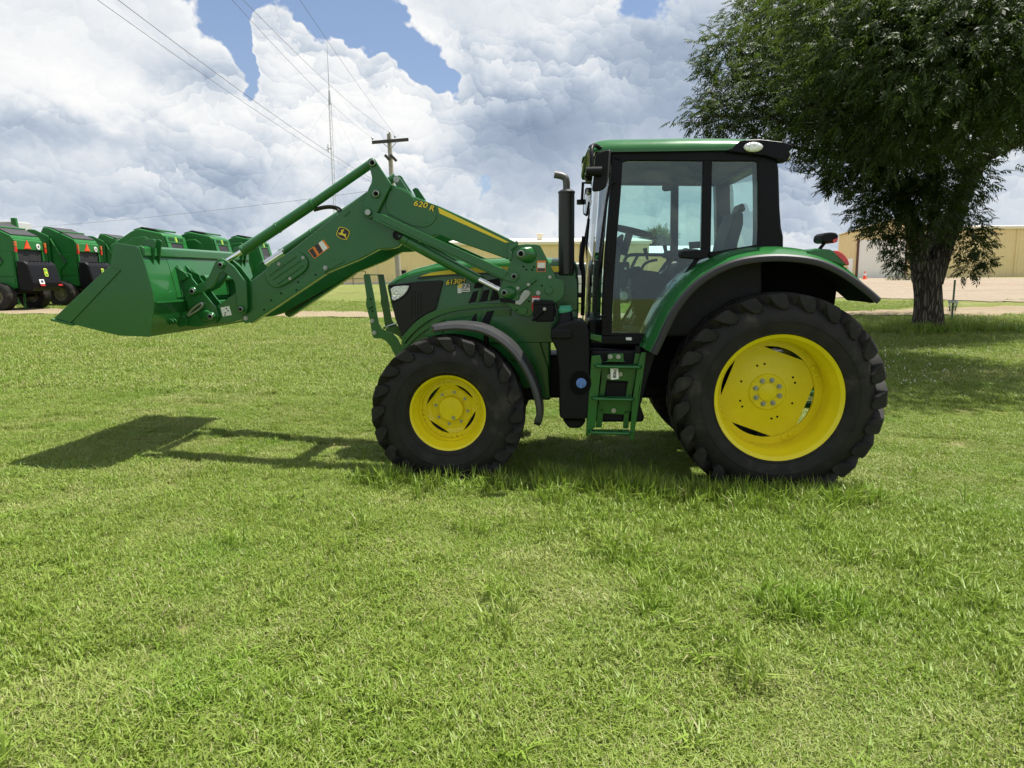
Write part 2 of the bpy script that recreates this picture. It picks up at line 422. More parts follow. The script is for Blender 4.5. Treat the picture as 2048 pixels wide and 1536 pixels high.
xs = np.unique(np.concatenate([-np.geomspace(1, 3000, 60)[::-1] , np.linspace(-30, 30, 121), np.geomspace(30, 3000, 50)]))
ys = np.unique(np.concatenate([np.linspace(-40, -2, 12), np.linspace(-2, 40, 106), np.geomspace(40, 5000, 60)]))
grid_sheet('lawn', xs, ys, LAWN)

GRAVEL = gravel_mat('gravel', (0.47, 0.395, 0.30), (0.37, 0.30, 0.22), (0.36, 0.235, 0.15))
DIRT = gravel_mat('dirt', (0.45, 0.37, 0.25), (0.37, 0.285, 0.185), (0.30, 0.235, 0.13))
def strip(name, upper, lower, m, dz, nsub=60, rows=6, jit=0.12):
    def res(pts):
        w = [ground_at(*p) for p in pts]
        d = np.concatenate([[0], np.cumsum([(w[i + 1] - w[i]).length for i in range(len(w) - 1)])])
        q = np.linspace(0, d[-1], nsub)
        return np.stack([np.interp(q, d, [p[k] for p in w]) for k in range(2)], -1)
    U, L = res(upper), res(lower); v = []
    ph = rng.uniform(0, 6, 6)
    for i in range(nsub):
        for k in range(rows):
            f = k / (rows - 1); p = U[i] * (1 - f) + L[i] * f
            if k in (0, rows - 1):
                s_ = sum(math.sin(i * w_ + ph[j]) for j, w_ in enumerate((0.35, 0.83, 1.7))) * jit + rng.normal(0, jit * 0.5)
                p = p + np.array([0, s_])
            v.append((p[0], p[1], gz(p[0], p[1]) + dz))
    f = [(i * rows + k, (i + 1) * rows + k, (i + 1) * rows + k + 1, i * rows + k + 1) for i in range(nsub - 1) for k in range(rows - 1)]
    mb = MB(); mb.add(v, f); o = mb.build(name, m, smooth=180); return tag(o, kind='structure')
strip('gravel_lot', [(1420, 556), (1690, 557), (1900, 556), (2200, 555), (2600, 553)], [(1420, 590), (1690, 596), (1850, 599), (1960, 603), (2060, 605), (2400, 604)], GRAVEL, 0.03, 120, 40, 0.25)
strip('dirt_track', [(-500, 612), (0, 618), (350, 622), (700, 626), (1000, 626), (1240, 628), (1500, 626), (1750, 623), (1900, 616), (2050, 614), (2500, 612)],
      [(-500, 623), (0, 630), (350, 634), (700, 638), (1000, 638), (1240, 638), (1500, 635), (1750, 633), (1900, 633), (2050, 631), (2500, 628)], DIRT, 0.045, 160, 8, 0.22)

# ------------------------------------------------------------------ metal-clad buildings
SIDING = mat('tan_siding', (0.78, 0.62, 0.34), 0.5, spec=0.3, var=0.05, vscale=0.6)
TRIM = mat('cream_trim', (0.78, 0.70, 0.54), 0.5)
ROOFM = mat('metal_roof', (0.62, 0.60, 0.55), 0.4, metal=0.2)
ROOFW = mat('white_roof', (0.72, 0.76, 0.76), 0.4, metal=0.1)
DOORW = mat('white_door', (0.88, 0.85, 0.80), 0.5, var=0.04)
BROWN = mat('brown_frame', (0.10, 0.035, 0.025), 0.5)
CONC = mat('concrete_base', (0.55, 0.54, 0.50), 0.9, var=0.1)
def rib_wall(x0, x1, top, z0=0.0, y=0.0, pitch=0.42, depth=0.035):
    """ribbed sheet from x0 to x1 facing -y; top is a function of x"""
    mb = MB(); n = max(1, int(round((x1 - x0) / pitch))); p = (x1 - x0) / n; pts = []
    for i in range(n):
        a = x0 + i * p
        pts += [(a, y), (a + p * 0.72, y), (a + p * 0.80, y - depth), (a + p * 0.92, y - depth)]
    pts.append((x1, y)); v = []
    for (x, yy) in pts: v += [(x, yy, z0), (x, yy, top(x))]
    mb.add(v, [(2 * i, 2 * i + 2, 2 * i + 3, 2 * i + 1) for i in range(len(pts) - 1)])
    return mb
def long_building():
    A0, B0 = at_depth(690, 570, 76), at_depth(1297, 565, 77)
    z = float(gz(A0.x + 15, 76)) - 0.05
    rz = math.atan2(B0.y - A0.y, B0.x - A0.x); L = (B0 - A0).length
    b = empty('metal_warehouse', (A0.x, A0.y, z), rz, 'long tan metal warehouse with cream eave behind the tractor hood', 'building')
    Hh = at_depth(900, 489, 76.5).z - z
    rib_wall(0, L, lambda x: Hh, 0.25).build('wall', SIDING, b)
    mb = MB(); mb.box((L / 2, 9, Hh / 2 - 0.02), (L - 0.1, 17.6, Hh - 0.1)); mb.build('wall_core', SIDING, b)
    mb = MB(); mb.box((L / 2, -0.10, 0.13), (L + 0.2, 0.2, 0.26)); mb.build('foundation', CONC, b)
    mb = MB(); mb.box((L / 2, -0.16, Hh + 0.05), (L + 0.5, 0.26, 0.34)); mb.build('eave_gutter', TRIM, b, 0.04)
    mb = MB(); Wd = 18.0
    mb.add([(-0.3, -0.2, Hh + 0.23), (L + 0.3, -0.2, Hh + 0.23), (L + 0.3, Wd / 2, Hh + 1.0), (-0.3, Wd / 2, Hh + 1.0), (L + 0.3, Wd, Hh + 0.23), (-0.3, Wd, Hh + 0.23)],
           [(0, 1, 2, 3), (3, 2, 4, 5)]); mb.build('roof', ROOFM, b)
    for px in (752, 797, 1162, 1250):
        x = (at_depth(px, 540, 76).x - A0.x)
        if 0 < x < L:
            mb = MB(); mb.box((x, -0.09, Hh / 2 + 0.1), (0.10, 0.09, Hh - 0.3)); mb.build('downspout', TRIM, b)
    x = at_depth(1081, 480, 80).x - A0.x
    mb = MB(); mb.box((x, 3.0, Hh + 0.75), (0.55, 0.5, 0.55)); mb.box((x, 3.0, Hh + 1.1), (0.75, 0.7, 0.2)); mb.build('roof_vent', TRIM, b, 0.03)
    mb = MB(); x = at_depth(807, 540, 76).x - A0.x
    mb.box((x, -0.2, 1.15), (0.5, 0.3, 0.7)); mb.box((x, -0.2, 0.55), (0.12, 0.12, 0.6)); mb.build('utility_box', BLACK, b, 0.02)
    # pipe rack against the wall
    p = at_depth(712, 560, 73.5); zz = float(gz(p.x, p.y))
    r_ = empty('pipe_rack', (p.x, p.y, zz), rz, 'low dark pipe rack standing on grass by the tan warehouse wall', 'rack')
    for k, (ax, bx, h_) in enumerate(((-1.5, 1.0, 1.35),)):
        mb = MB(); mb.tube([(ax, 0, h_), (bx, 0, h_)], 0.03, 6); mb.tube([(ax, 0, h_ * 0.45), (bx, 0, h_ * 0.45)], 0.03, 6); mb.build('rail', BLACK, r_)
        for x_ in (ax, -0.3, bx): mb = MB(); mb.tube([(x_, 0, 0), (x_, 0, h_)], 0.035, 6); mb.build('post', BLACK, r_)
long_building()
def white_roof_shed():
    A0, B0 = at_depth(1300, 560, 92), at_depth(1450, 558, 92)
    z = float(gz(A0.x, 92)); L = (B0 - A0).length
    b = empty('gabled_shed', (A0.x, A0.y, z), 0, 'tan shed with white metal roof seen through the cab glass', 'building')
    Hh = at_depth(1320, 509, 92).z - z; Hp = at_depth(1320, 491, 92).z - z
    rib_wall(0, L, lambda x: Hh).build('wall', SIDING, b)
    mb = MB(); mb.box((L / 2, 4, Hh / 2), (L - 0.05, 7.9, Hh - 0.05)); mb.build('wall_core', SIDING, b)
    for x_ in (0, L): mb = MB(); mb.add([(x_, 0, Hh), (x_, 8, Hh), (x_, 4, Hp)], [(0, 1, 2)]); mb.build('gable', SIDING, b)
    mb = MB(); mb.add([(-0.2, -0.3, Hh - 0.05), (L, -0.3, Hh - 0.05), (L, 4, Hp + 0.1), (-0.2, 4, Hp + 0.1), (L, 8.3, Hh - 0.05), (-0.2, 8.3, Hh - 0.05)], [(0, 1, 2, 3), (3, 2, 4, 5)])
    mb.build('roof', ROOFW, b)
white_roof_shed()
def right_building():
    dep = 85.0
    A0 = at_depth(1673, 555, dep); z = float(gz(A0.x, dep)) - 0.02
    X = lambda px: at_depth(px, 555, dep).x - A0.x
    Zp = lambda px, py: at_depth(px, py, dep).z - z
    b = empty('metal_workshop', (A0.x, A0.y, z), 0, 'tan metal workshop with big white overhead door behind the tree', 'building')
    xe, xp = X(1906), X(1790); he = Zp(1673, 472); hp = Zp(1790, 437)
    top = lambda x: he + (hp - he) * (1 - abs(x - xp) / xp)
    d0, d1, dh = X(1712), X(1808), Zp(1712, 480)
    m0, m1, mh = X(1693), X(1703), Zp(1695, 517)
    rib_wall(0, d0, top).build('gable_wall', SIDING, b)
    rib_wall(d0, d1, top, dh).build('gable_wall', SIDING, b)
    rib_wall(d1, xe, top).build('gable_wall', SIDING, b)
    sk = 10.4
    mb = MB(); mb.add([(0.05, 0.12, 0), (0.05 + sk, 20, 0), (0.05 + sk, 20, he - .05), (0.05, 0.12, he - .05), (xp, 0.12, hp - .05), (xp + sk, 20, hp - .05), (xe - .05, 0.12, he - .05), (xe - .05 + sk, 20, he - .05), (xe - .05, 0.12, 0), (xe - .05 + sk, 20, 0)],
                      [(0, 1, 2, 3), (6, 7, 9, 8), (0, 3, 4, 6, 8), (3, 2, 5, 4), (4, 5, 7, 6)]); mb.build('wall_core', SIDING, b)
    mb = MB()
    for (xa, xb) in ((-0.15, xp), (xp, xe + 0.15)):
        za, zb = top(max(0, xa)) + 0.05, top(min(xe, xb)) + 0.05
        mb.add([(xa, -0.2, za), (xb, -0.2, zb), (xb + sk, 20, zb), (xa + sk, 20, za), (xa, -0.2, za + 0.14), (xb, -0.2, zb + 0.14), (xb + sk, 20, zb + 0.14), (xa + sk, 20, za + 0.14)],
               [(0, 1, 5, 4), (4, 5, 6, 7), (0, 3, 2, 1), (1, 2, 6, 5), (0, 4, 7, 3)])
    mb.build('roof', SIDING, b)
    n = 13; sl = dh / n
    gd = MB(); gd.box(((d0 + d1) / 2, -0.0, dh / 2), (d1 - d0, 0.06, dh)); gdo = gd.build('overhead_door', DOORW, b)
    sm = None
    for i in range(n):
        mb = MB(); mb.box((0, 0, 0), (d1 - d0 - 0.1, 0.05, sl - 0.05))
        if sm is None: sm = mb.mesh('door_slat')
        link('door_slat', sm, DOORW, gdo, loc=((d0 + d1) / 2, -0.05, sl * (i + 0.5)))
    for x in (d0, d1):
        mb = MB(); mb.box((x, -0.07, dh / 2 + 0.1), (0.22, 0.14, dh + 0.2)); mb.build('door_jamb', BROWN, b)
    mb = MB(); mb.box(((m0 + m1) / 2, -0.08, mh / 2), (m1 - m0, 0.06, mh)); dd = mb.build('side_door', DOORW, b)
    mb = MB(); mb.tube([(m0 + 0.1, -0.12, mh * .48), (m0 + 0.1, -0.18, mh * .48), (m0 + 0.22, -0.18, mh * .48)], 0.02, 6); mb.build('handle', SILVER, dd)
    # long wing to the right
    hw = Zp(2000, 456); x2 = X(2500)
    rib_wall(xe, x2, lambda x: hw).build('wing_wall', SIDING, b)
    mb = MB(); mb.box(((xe + x2) / 2, 8, hw / 2 - 0.05), (x2 - xe - 0.1, 15.6, hw - 0.15)); mb.build('wing_core', SIDING, b)
    mb = MB(); mb.box(((xe + x2) / 2, -0.15, hw + 0.05), (x2 - xe, 0.28, 0.34)); mb.build('wing_gutter', TRIM, b, 0.03)
    mb = MB(); mb.add([(xe, -0.2, hw + .22), (x2, -0.2, hw + .22), (x2, 8, hw + 0.8), (xe, 8, hw + 0.8), (x2, 16, hw + .22), (xe, 16, hw + .22)], [(0, 1, 2, 3), (3, 2, 4, 5)]); mb.build('wing_roof', ROOFM, b)
    for px in (2026, 2170): mb = MB(); mb.box((X(px), -0.1, hw / 2), (0.14, 0.1, hw)); mb.build('downspout', SIDING, b)
    # traffic cone on the gravel
    p = ground_at(1729, 559); c = empty('traffic_cone', p, 0, 'orange traffic cone on the gravel before the white overhead door', 'cone')
    CO = mat('cone_orange', (0.85, 0.10, 0.02), 0.5)
    s_ = 1.25
    mb = MB(); mb.box((0, 0, 0.03), (0.42 * s_, 0.42 * s_, 0.05)); mb.build('base', CO, c)
    mb = MB(); mb.lathe([(0.16 * s_, 0.05), (0.105 * s_, 0.35 * s_), (0.001, 0.351 * s_)], n=16, axis='z'); mb.build('cone_body', CO, c, smooth=40)
    mb = MB(); mb.lathe([(0.107 * s_, 0.35 * s_), (0.07 * s_, 0.52 * s_), (0.001, 0.521 * s_)], n=16, axis='z'); mb.build('reflective_band', WHITE, c, smooth=40)
    mb = MB(); mb.lathe([(0.069 * s_, 0.52 * s_), (0.03 * s_, 0.72 * s_), (0.0, 0.72 * s_)], n=16, axis='z'); mb.build('cone_tip', CO, c, smooth=40)
right_building()
# ================================================================== THE TRACTOR
TH = R(3.5); TO = np.array([2.179, 6.605, 0.0])
TEX = np.array([math.cos(TH), -math.sin(TH), 0]); TEY = np.array([math.sin(TH), math.cos(TH), 0])
def P(px, py, Y):
    """photo measurement -> tractor coordinates (x rearward, z up) on the upright plane Y"""
    r = pxray(px, py); c = np.array([0, 0, CAM_H]); t = (Y - (c - TO) @ TEY) / (r @ TEY); p = c + t * r - TO
    return float(p @ TEX), float(p[2])
class Crop:
    def __init__(s, x0, y0, k): s.x0, s.y0, s.k = x0, y0, k
    def __call__(s, Y, pts): return [P(s.x0 + x / s.k, s.y0 + y / s.k, Y) for x, y in pts]
    def p3(s, x, y, Y): q = P(s.x0 + x / s.k, s.y0 + y / s.k, Y); return (q[0], Y, q[1])
cA, cB, cC, cD = Crop(80, 280, 2.8444), Crop(680, 300, 3.84), Crop(1080, 250, 3.4125), Crop(720, 560, 3.658)
cE, cF, cG, cH = Crop(1050, 560, 4.2676), Crop(1280, 460, 2.844), Crop(980, 460, 7.68), Crop(330, 420, 4.763)
cM, cQ, cS, cV = Crop(1140, 280, 9.0375), Crop(1200, 440, 6.146), Crop(1140, 660, 6.4), Crop(200, 470, 7.3125)
cU, cR, cT, cL = Crop(720, 520, 8.533), Crop(480, 460, 7.314), Crop(680, 300, 9.309), Crop(640, 440, 19.2)
T = empty('tractor', (float(TO[0]), float(TO[1]), 0.0), -TH, 'green farm tractor with front loader and yellow wheels on the lawn', 'tractor')

def plate(name, crop, Y0, Y1, pts, m, parent=T, bevel=0.004, seg=2):
    return MB().prism(crop(Y0, pts), Y0, Y1).build(name, m, parent, bevel, seg)
def both(name, crop, Y0, Y1, pts, m, parent=T, bevel=0.004):
    """near-side plate and its twin on the far side, each an object"""
    q = crop(Y0, pts); a = MB().prism(q, Y0, Y1).build(name, m, parent, bevel)
    b = MB().prism(q, -Y1, -Y0).build(name, m, parent, bevel); return a, b
def smooth_poly(pts, it=2):
    for _ in range(it):
        q = []
        for i in range(len(pts)):
            a, b = pts[i], pts[(i + 1) % len(pts)]
            q += [(a[0] * .75 + b[0] * .25, a[1] * .75 + b[1] * .25), (a[0] * .25 + b[0] * .75, a[1] * .25 + b[1] * .75)]
        pts = q
    return pts
def open_smooth(pts, it=2):
    for _ in range(it):
        q = [pts[0]]
        for a, b in zip(pts[:-1], pts[1:]):
            q += [tuple(a[k] * .75 + b[k] * .25 for k in range(len(a))), tuple(a[k] * .25 + b[k] * .75 for k in range(len(a)))]
        pts = q + [pts[-1]]
    return pts

# ---------------------------------------------------------------- wheels
def tyre_mesh(name, Rt, W, lug_h, nl, rim_r, sq, lug_w=0.40, side_drop=0.12):
    """agricultural radial: axis y, near side -y; sq = height of the axle above ground (flattened below)"""
    mb = MB(); hw = W / 2; Rc = Rt - lug_h
    prof = [(rim_r, -hw * 0.78), (rim_r + .02, -hw * 0.86), (rim_r + (Rc - rim_r) * .10, -hw * 0.93), (rim_r + (Rc - rim_r) * .11, -hw * 0.955), (rim_r + (Rc - rim_r) * .13, -hw * 0.955), (rim_r + (Rc - rim_r) * .14, -hw * 0.945), (rim_r + (Rc - rim_r) * .25, -hw * 0.99), (rim_r + (Rc - rim_r) * .42, -hw * 1.025), (rim_r + (Rc - rim_r) * .43, -hw * 1.045), (rim_r + (Rc - rim_r) * .45, -hw * 1.045), (rim_r + (Rc - rim_r) * .46, -hw * 1.027), (rim_r + (Rc - rim_r) * .55, -hw * 1.025), (rim_r + (Rc - rim_r) * .75, -hw * 0.95),
            (Rc - .040, -hw * 0.84), (Rc - .010, -hw * 0.72), (Rc + .006, -hw * .4), (Rc + .010, 0)]
    prof = prof + [(r, -h) for r, h in reversed(prof[:-1])]
    mb.lathe(prof, n=120)
    pitch = 2 * math.pi / nl
    for side in (-1, 1):
        for k in range(nl):
            th0 = k * pitch + (0 if side < 0 else pitch / 2)
            # stations: (y as fraction of hw, radius outer, radius base, advance, half-width angle)
            st = [(1.00, Rt - side_drop, Rt - side_drop - .012, -0.20, 0.07), (1.03, Rt - side_drop + .018, Rt - side_drop - .01, -0.18, 0.19), (1.015, Rt - side_drop * .5, Rt - side_drop * .62, -0.09, 0.27),
                  (0.985, Rt - .016, Rc - .05, 0.0, 0.28), (0.93, Rt - .002, Rc - .03, 0.06, 0.25), (0.70, Rt + .003, Rc - .02, 0.28, 0.22), (0.40, Rt + .006, Rc - .01, 0.60, 0.19), (0.10, Rt + .008, Rc - .01, 0.92, 0.18), (-0.04, Rt + .004, Rc - .01, 1.02, 0.10)]
            v = []
            for i, (fy, ro, rb, adv, hwid) in enumerate(st):
                c_ = th0 + adv * pitch * 1.15; hw_o = hwid * pitch * lug_w / 0.40 ; hw_b = hw_o * 1.22
                y = side * fy * hw; yb = side * (fy * hw - (0.045 if i < 4 else 0.02 if i == 4 else 0.0))
                for (a, r, yy) in ((c_ - hw_b, rb, yb), (c_ - hw_o, ro, y), (c_ + hw_o, ro, y), (c_ + hw_b, rb, yb)):
                    v.append((r * math.cos(a), yy, r * math.sin(a)))
            f = [(4 * i + q, 4 * i + q + 1, 4 * i + 5 + q, 4 * i + 4 + q) for i in range(len(st) - 1) for q in range(3)] + [(0, 1, 2, 3), tuple(4 * (len(st) - 1) + q for q in (3, 2, 1, 0))]
            mb.add(v, f)
    vv = []
    for x, y, z in mb.v:
        if z < -sq:
            d_ = -sq - z; z = -sq - d_ * 0.25; y *= 1 + d_ * 0.35
        elif z < -sq * 0.7:
            y *= 1.0 + 0.05 * (1 - (z + sq) / (sq * 0.3)) if False else 1.0
        vv.append((x, y, z))
    mb.v = vv
    me = mb.mesh(name); me.materials.append(RUBBER)
    me.polygons.foreach_set('use_smooth', [True] * len(me.polygons)); me.set_sharp_from_angle(angle=R(27)); return me
def disc_with_cuts(r, cuts, n=96, cham=0.0):
    pts = []
    for i in range(n):
        a = 2 * math.pi * i / n; rr = r
        for (ac, dist) in cuts:
            c_ = math.cos(a - ac)
            if c_ > 0.01: rr = min(rr, dist / c_)
        pts.append((rr * math.cos(a), rr * math.sin(a)))
    return pts
def bolt(mb, x, z, y, r, h=0.018, wash=True):
    if wash: mb.cyl((x, z), r * 1.45, y, y - 0.006, 14)
    mb.prism(circ(x, z, r, 6, 0.3), y - 0.004, y - h); mb.cyl((x, z), r * 0.55, y - h + .001, y - h - 0.006, 10)

def rear_wheel(loc, flip=False, shared={}):
    if 'hub' not in shared:
        a0 = [R(70), R(-20), R(-110), R(160)]
        mb = MB(); pts = disc_with_cuts(0.415, [(a, 0.342) for a in a0]); mb.prism(pts, 0.345, 0.357)
        shared['hub'] = mb.mesh('wheel')
        mb = MB(); mb.lathe([(0.508, 0.0), (0.512, 0.006), (0.508, 0.014), (0.492, 0.018), (0.484, 0.030), (0.478, 0.048), (0.466, 0.058), (0.462, 0.10), (0.456, 0.125), (0.452, 0.150), (0.450, 0.20), (0.451, 0.235), (0.454, 0.26), (0.458, 0.30),
                       (0.462, 0.36), (0.480, 0.385), (0.508, 0.40), (0.508, 0.41), (0.474, 0.40), (0.452, 0.365), (0.448, 0.31), (0.444, 0.27), (0.440, 0.24), (0.440, 0.15), (0.446, 0.115), (0.454, 0.10), (0.470, 0.045), (0.478, 0.020), (0.500, 0.004)], n=96, closed=True)
        mb.lathe([(0.444, 0.316), (0.385, 0.316), (0.385, 0.342), (0.448, 0.342), (0.448, 0.316)], n=96, closed=True)
        shared['rim'] = mb.mesh('rim')
        mb = MB(); mb.lathe([(0.32, 0.3455), (0.20, 0.338), (0.155, 0.330), (0.149, 0.322), (0.145, 0.318), (0.08, 0.318), (0.079, 0.314), (0.074, 0.309), (0.03, 0.302), (0.0, 0.300)], n=64)
        shared['plate'] = mb.mesh('hub_plate')
        mb = MB(); bolt(mb, 0, 0, 0.318, 0.0145, 0.022); shared['nut'] = mb.mesh('wheel_nut')
        mb = MB(); mb.lathe([(0.021, 0.318), (0.021, 0.309), (0.016, 0.302), (0.0, 0.301)], n=16); shared['clamp'] = mb.mesh('rim_bolt')
        mb = MB(); mb.cyl((0, 0), 0.0095, 0.3425, 0.350, 10); shared['hole'] = mb.mesh('bolt_hole')
        shared['tyre'] = tyre_mesh('tyre', 0.828, 0.46, 0.055, 23, 0.487, 0.785, side_drop=0.125)
    w = link('wheel', shared['hub'], YELLOW, T, loc=loc)
    if flip: w.rotation_euler = (0, 0, math.pi)
    link('rim', shared['rim'], YELLOW, w, smooth=24); link('hub_plate', shared['plate'], YELLOW, w, smooth=30)
    t = link('tyre', shared['tyre'], RUBBER, w, loc=(0, 0.20, 0))
    if not flip:
        for k in range(8):
            a = R(72) + k * math.pi / 4
            link('wheel_nut', shared['nut'], SILVER, w, loc=(0.104 * math.cos(a), 0, 0.104 * math.sin(a)), smooth=30)
        for k in range(4):
            for da in (-4.2, 4.2):
                a = R(25 + 90 * k + da); link('rim_bolt', shared['clamp'], YELLOW, w, loc=(0.412 * math.cos(a), 0, 0.412 * math.sin(a)), smooth=30)
        for k, (ad, rr) in enumerate(((97, .235), (112, .235), (158, .23), (213, .235), (200, .23), (282, .235), (294, .235), (335, .235), (18, .24), (30, .24))):
            link('bolt_hole', shared['hole'], DARKHOLE, w, loc=(rr * math.cos(R(ad)), -0.0035, rr * math.sin(R(ad))))
    return w
RW_N = (0.0, -1.08, 0.775)
w1 = rear_wheel(RW_N)
w2 = rear_wheel((0.0, 1.08, 0.775), True)

def front_wheel(loc, flip=False, shared={}):
    if 'hub' not in shared:
        mb = MB(); mb.lathe([(0.214, 0.246), (0.205, 0.240), (0.195, 0.225), (0.186, 0.221), (0.180, 0.224), (0.172, 0.232), (0.115, 0.236)], n=64)
        shared['hub'] = mb.mesh('wheel')
        mb = MB(); mb.lathe([(0.333, 0.0), (0.336, 0.006), (0.331, 0.014), (0.318, 0.018), (0.310, 0.03), (0.303, 0.045), (0.298, 0.06), (0.292, 0.085), (0.282, 0.10), (0.276, 0.16), (0.282, 0.20), (0.300, 0.245), (0.310, 0.29), (0.333, 0.305), (0.333, 0.312),
                        (0.300, 0.295), (0.288, 0.25), (0.268, 0.20), (0.264, 0.12), (0.270, 0.095), (0.284, 0.075), (0.292, 0.045), (0.302, 0.02), (0.324, 0.004)], n=80, closed=True)
        mb.lathe([(0.268, 0.150), (0.250, 0.146), (0.246, 0.152), (0.246, 0.185), (0.256, 0.20), (0.270, 0.20)], n=80)
        # mounting ring
        mb.lathe([(0.256, 0.196), (0.213, 0.196), (0.211, 0.214), (0.256, 0.214)], n=80, closed=True)
        shared['rim'] = mb.mesh('rim')
        # dished disc with four openings
        a0 = [R(52), R(-32), R(-124), R(142)]
        mb = MB(); n = 96; vo = []; vi = []
        outer = disc_with_cuts(0.222, [(a, 0.186) for a in a0], n)
        for i in range(n):
            a = 2 * math.pi * i / n; vo.append((outer[i][0], 0.216, outer[i][1])); vi.append((0.176 * math.cos(a), 0.236, 0.176 * math.sin(a)))
        mb.add(vo + vi, [(i, (i + 1) % n, n + (i + 1) % n, n + i) for i in range(n)])
        vb = [(x, 0.224, z) for x, y, z in vo]; mb.add(vo + vb, [(i, (i + 1) % n, n + (i + 1) % n, n + i) for i in range(n)])
        mb.lathe([(0.177, 0.2355), (0.150, 0.262), (0.142, 0.266), (0.0, 0.266)], n=64)
        shared['disc'] = mb.mesh('wheel_disc')
        mb = MB(); mb.lathe([(0.186, 0.262), (0.186, 0.252), (0.180, 0.247), (0.112, 0.247), (0.108, 0.243), (0.105, 0.20), (0.099, 0.193), (0.0, 0.189)], n=64)
        shared['cap'] = mb.mesh('hub_cap')
        mb = MB(); bolt(mb, 0, 0, 0.247, 0.0085, 0.016); shared['nut'] = mb.mesh('wheel_nut')
        mb = MB(); mb.lathe([(0.018, 0.1965), (0.018, 0.189), (0.013, 0.183), (0.0, 0.182)], n=16); shared['clamp'] = mb.mesh('rim_bolt')
        mb = MB(); mb.lathe([(0.016, 0.191), (0.016, 0.187), (0.011, 0.187), (0.011, 0.191)], n=20, closed=True); mb.prism(circ(0, 0, 0.007, 6), 0.188, 0.184); shared['plug'] = mb.mesh('drain_plug')
        shared['tyre'] = tyre_mesh('tyre', 0.634, 0.385, 0.048, 20, 0.318, 0.595, side_drop=0.115)
    w = link('wheel', shared['disc'], YELLOW, T, loc=loc, smooth=35)
    if flip: w.rotation_euler = (0, 0, math.pi)
    link('rim', shared['rim'], YELLOW, w, smooth=24); link('hub_cap', shared['cap'], YELLOW, w, smooth=30)
    link('tyre', shared['tyre'], RUBBER, w, loc=(0, 0.155, 0))
    if not flip:
        for k in range(8):
            a = R(78) + k * math.pi / 4 + 0.03
            link('wheel_nut', shared['nut'], SILVER, w, loc=(0.140 * math.cos(a), 0, 0.140 * math.sin(a)), smooth=30)
        for k in range(4):
            for da in (-5.5, 5.5):
                a = R(102 + 90 * k + da); link('rim_bolt', shared['clamp'], YELLOW, w, loc=(0.234 * math.cos(a), 0, 0.234 * math.sin(a)), smooth=30)
        link('drain_plug', shared['plug'], SILVER, w, loc=(0.02, 0.0, -0.074))
    return w
fx, fz = P(895, 827, -1.006)
front_wheel((fx, -1.006, fz)); front_wheel((fx, 1.006, fz), True)

# ---------------------------------------------------------------- chassis (dark mass under the body)
mb = MB()
mb.box((-1.35, 0, 0.83), (2.9, 0.50, 0.40)); mb.box((0.0, 0, 0.80), (0.55, 0.62, 0.55)); mb.box((-1.0, 0, 1.10), (1.5, 1.0, 0.22))
mb.build('chassis', BLACK, T, 0.03)
mb = MB(); mb.tube([(0, -0.715, 0.775), (0, 0.715, 0.775)], 0.13, 20); mb.tube([(0, -0.66, 0.775), (0, -0.60, 0.775)], 0.17, 20); mb.build('rear_axle', BLACK, T, smooth=40)
mb = MB(); mb.tube([(fx, -0.80, fz), (fx, -0.45, fz + .01), (fx, 0.45, fz + .01), (fx, 0.80, fz)], [0.10, 0.09, 0.09, 0.10], 16); mb.box((fx, 0, fz + 0.12), (0.5, 0.5, 0.22)); mb.build('front_axle', GREEN, T, smooth=40)
mb = MB(); mb.box((0.62, 0, 0.95), (0.45, 0.5, 0.5)); mb.tube([(0.3, -0.42, 0.62), (1.0, -0.40, 0.55)], 0.035); mb.tube([(0.3, 0.42, 0.62), (1.0, 0.40, 0.55)], 0.035); mb.tube([(0.35, -0.3, 1.25), (0.95, -0.42, 1.1)], 0.04)
mb.build('three_point_hitch', GREEN, T, 0.01)
# engine side frame: green casting behind the front wheel
plate('side_frame', cD, -0.345, 0.345, [(300, 430), (440, 260), (640, 190), (1000, 160), (1250, 150), (1395, 150), (1395, 600), (1390, 790), (1180, 800), (1160, 700), (1000, 640), (300, 640), (300, 480)], GREEN, bevel=0.02)
plate('lower_frame', cD, -0.30, 0.30, [(600, 560), (1395, 600), (1395, 880), (1150, 880), (1050, 860), (600, 800)], BLACK, bevel=0.02)
plate('frame_rib', cD, -0.365, -0.33, [(1100, 520), (1210, 300), (1250, 300), (1310, 420), (1380, 640), (1395, 870), (1340, 870), (1280, 640), (1240, 590), (1100, 590)], GREEN, bevel=0.012)
# ---------------------------------------------------------------- hood
def hood():
    # stations along x: (px along top line, top px y, shoulder drop, half width)
    tops = [(372, 1028, .02, .20), (400, 995, .05, .265), (440, 962, .07, .30), (560, 910, .085, .335), (740, 866, .095, .355), (1000, 838, .10, .365), (1300, 826, .10, .37), (1600, 826, .10, .37), (1795, 832, .10, .372), (1826, 880, .09, .37)]
    bots = [1060, 1200, 1330, 1480, 1480, 1480, 1480, 1480, 1480, 1480]
    secs = []
    for (x_, y_, dr, hw), yb in zip(tops, bots):
        xc, zc = cB(0.0, [(x_, y_)])[0]; xb, zb = cB(-hw, [(x_, yb)])[0]
        x0 = cB(-hw * .8, [(x_, y_)])[0][0]
        zb = min(zb, zc - dr - 0.02)
        half = [(-hw, zb), (-hw, zc - dr - .01), (-hw * .985, zc - dr * .72), (-hw * .93, zc - dr * .42), (-hw * .80, zc - dr * .20), (-hw * .45, zc - dr * .04), (0, zc)]
        full = [(x0, y, z) for y, z in half] + [(x0, -y, z) for y, z in reversed(half[:-1])]
        secs.append(full)
    mb = MB(); mb.loft(secs, cap=True, closed=True)
    return mb.build('hood', GREEN, T, 0.006, smooth=32)
HOOD = hood()
HY = -0.374
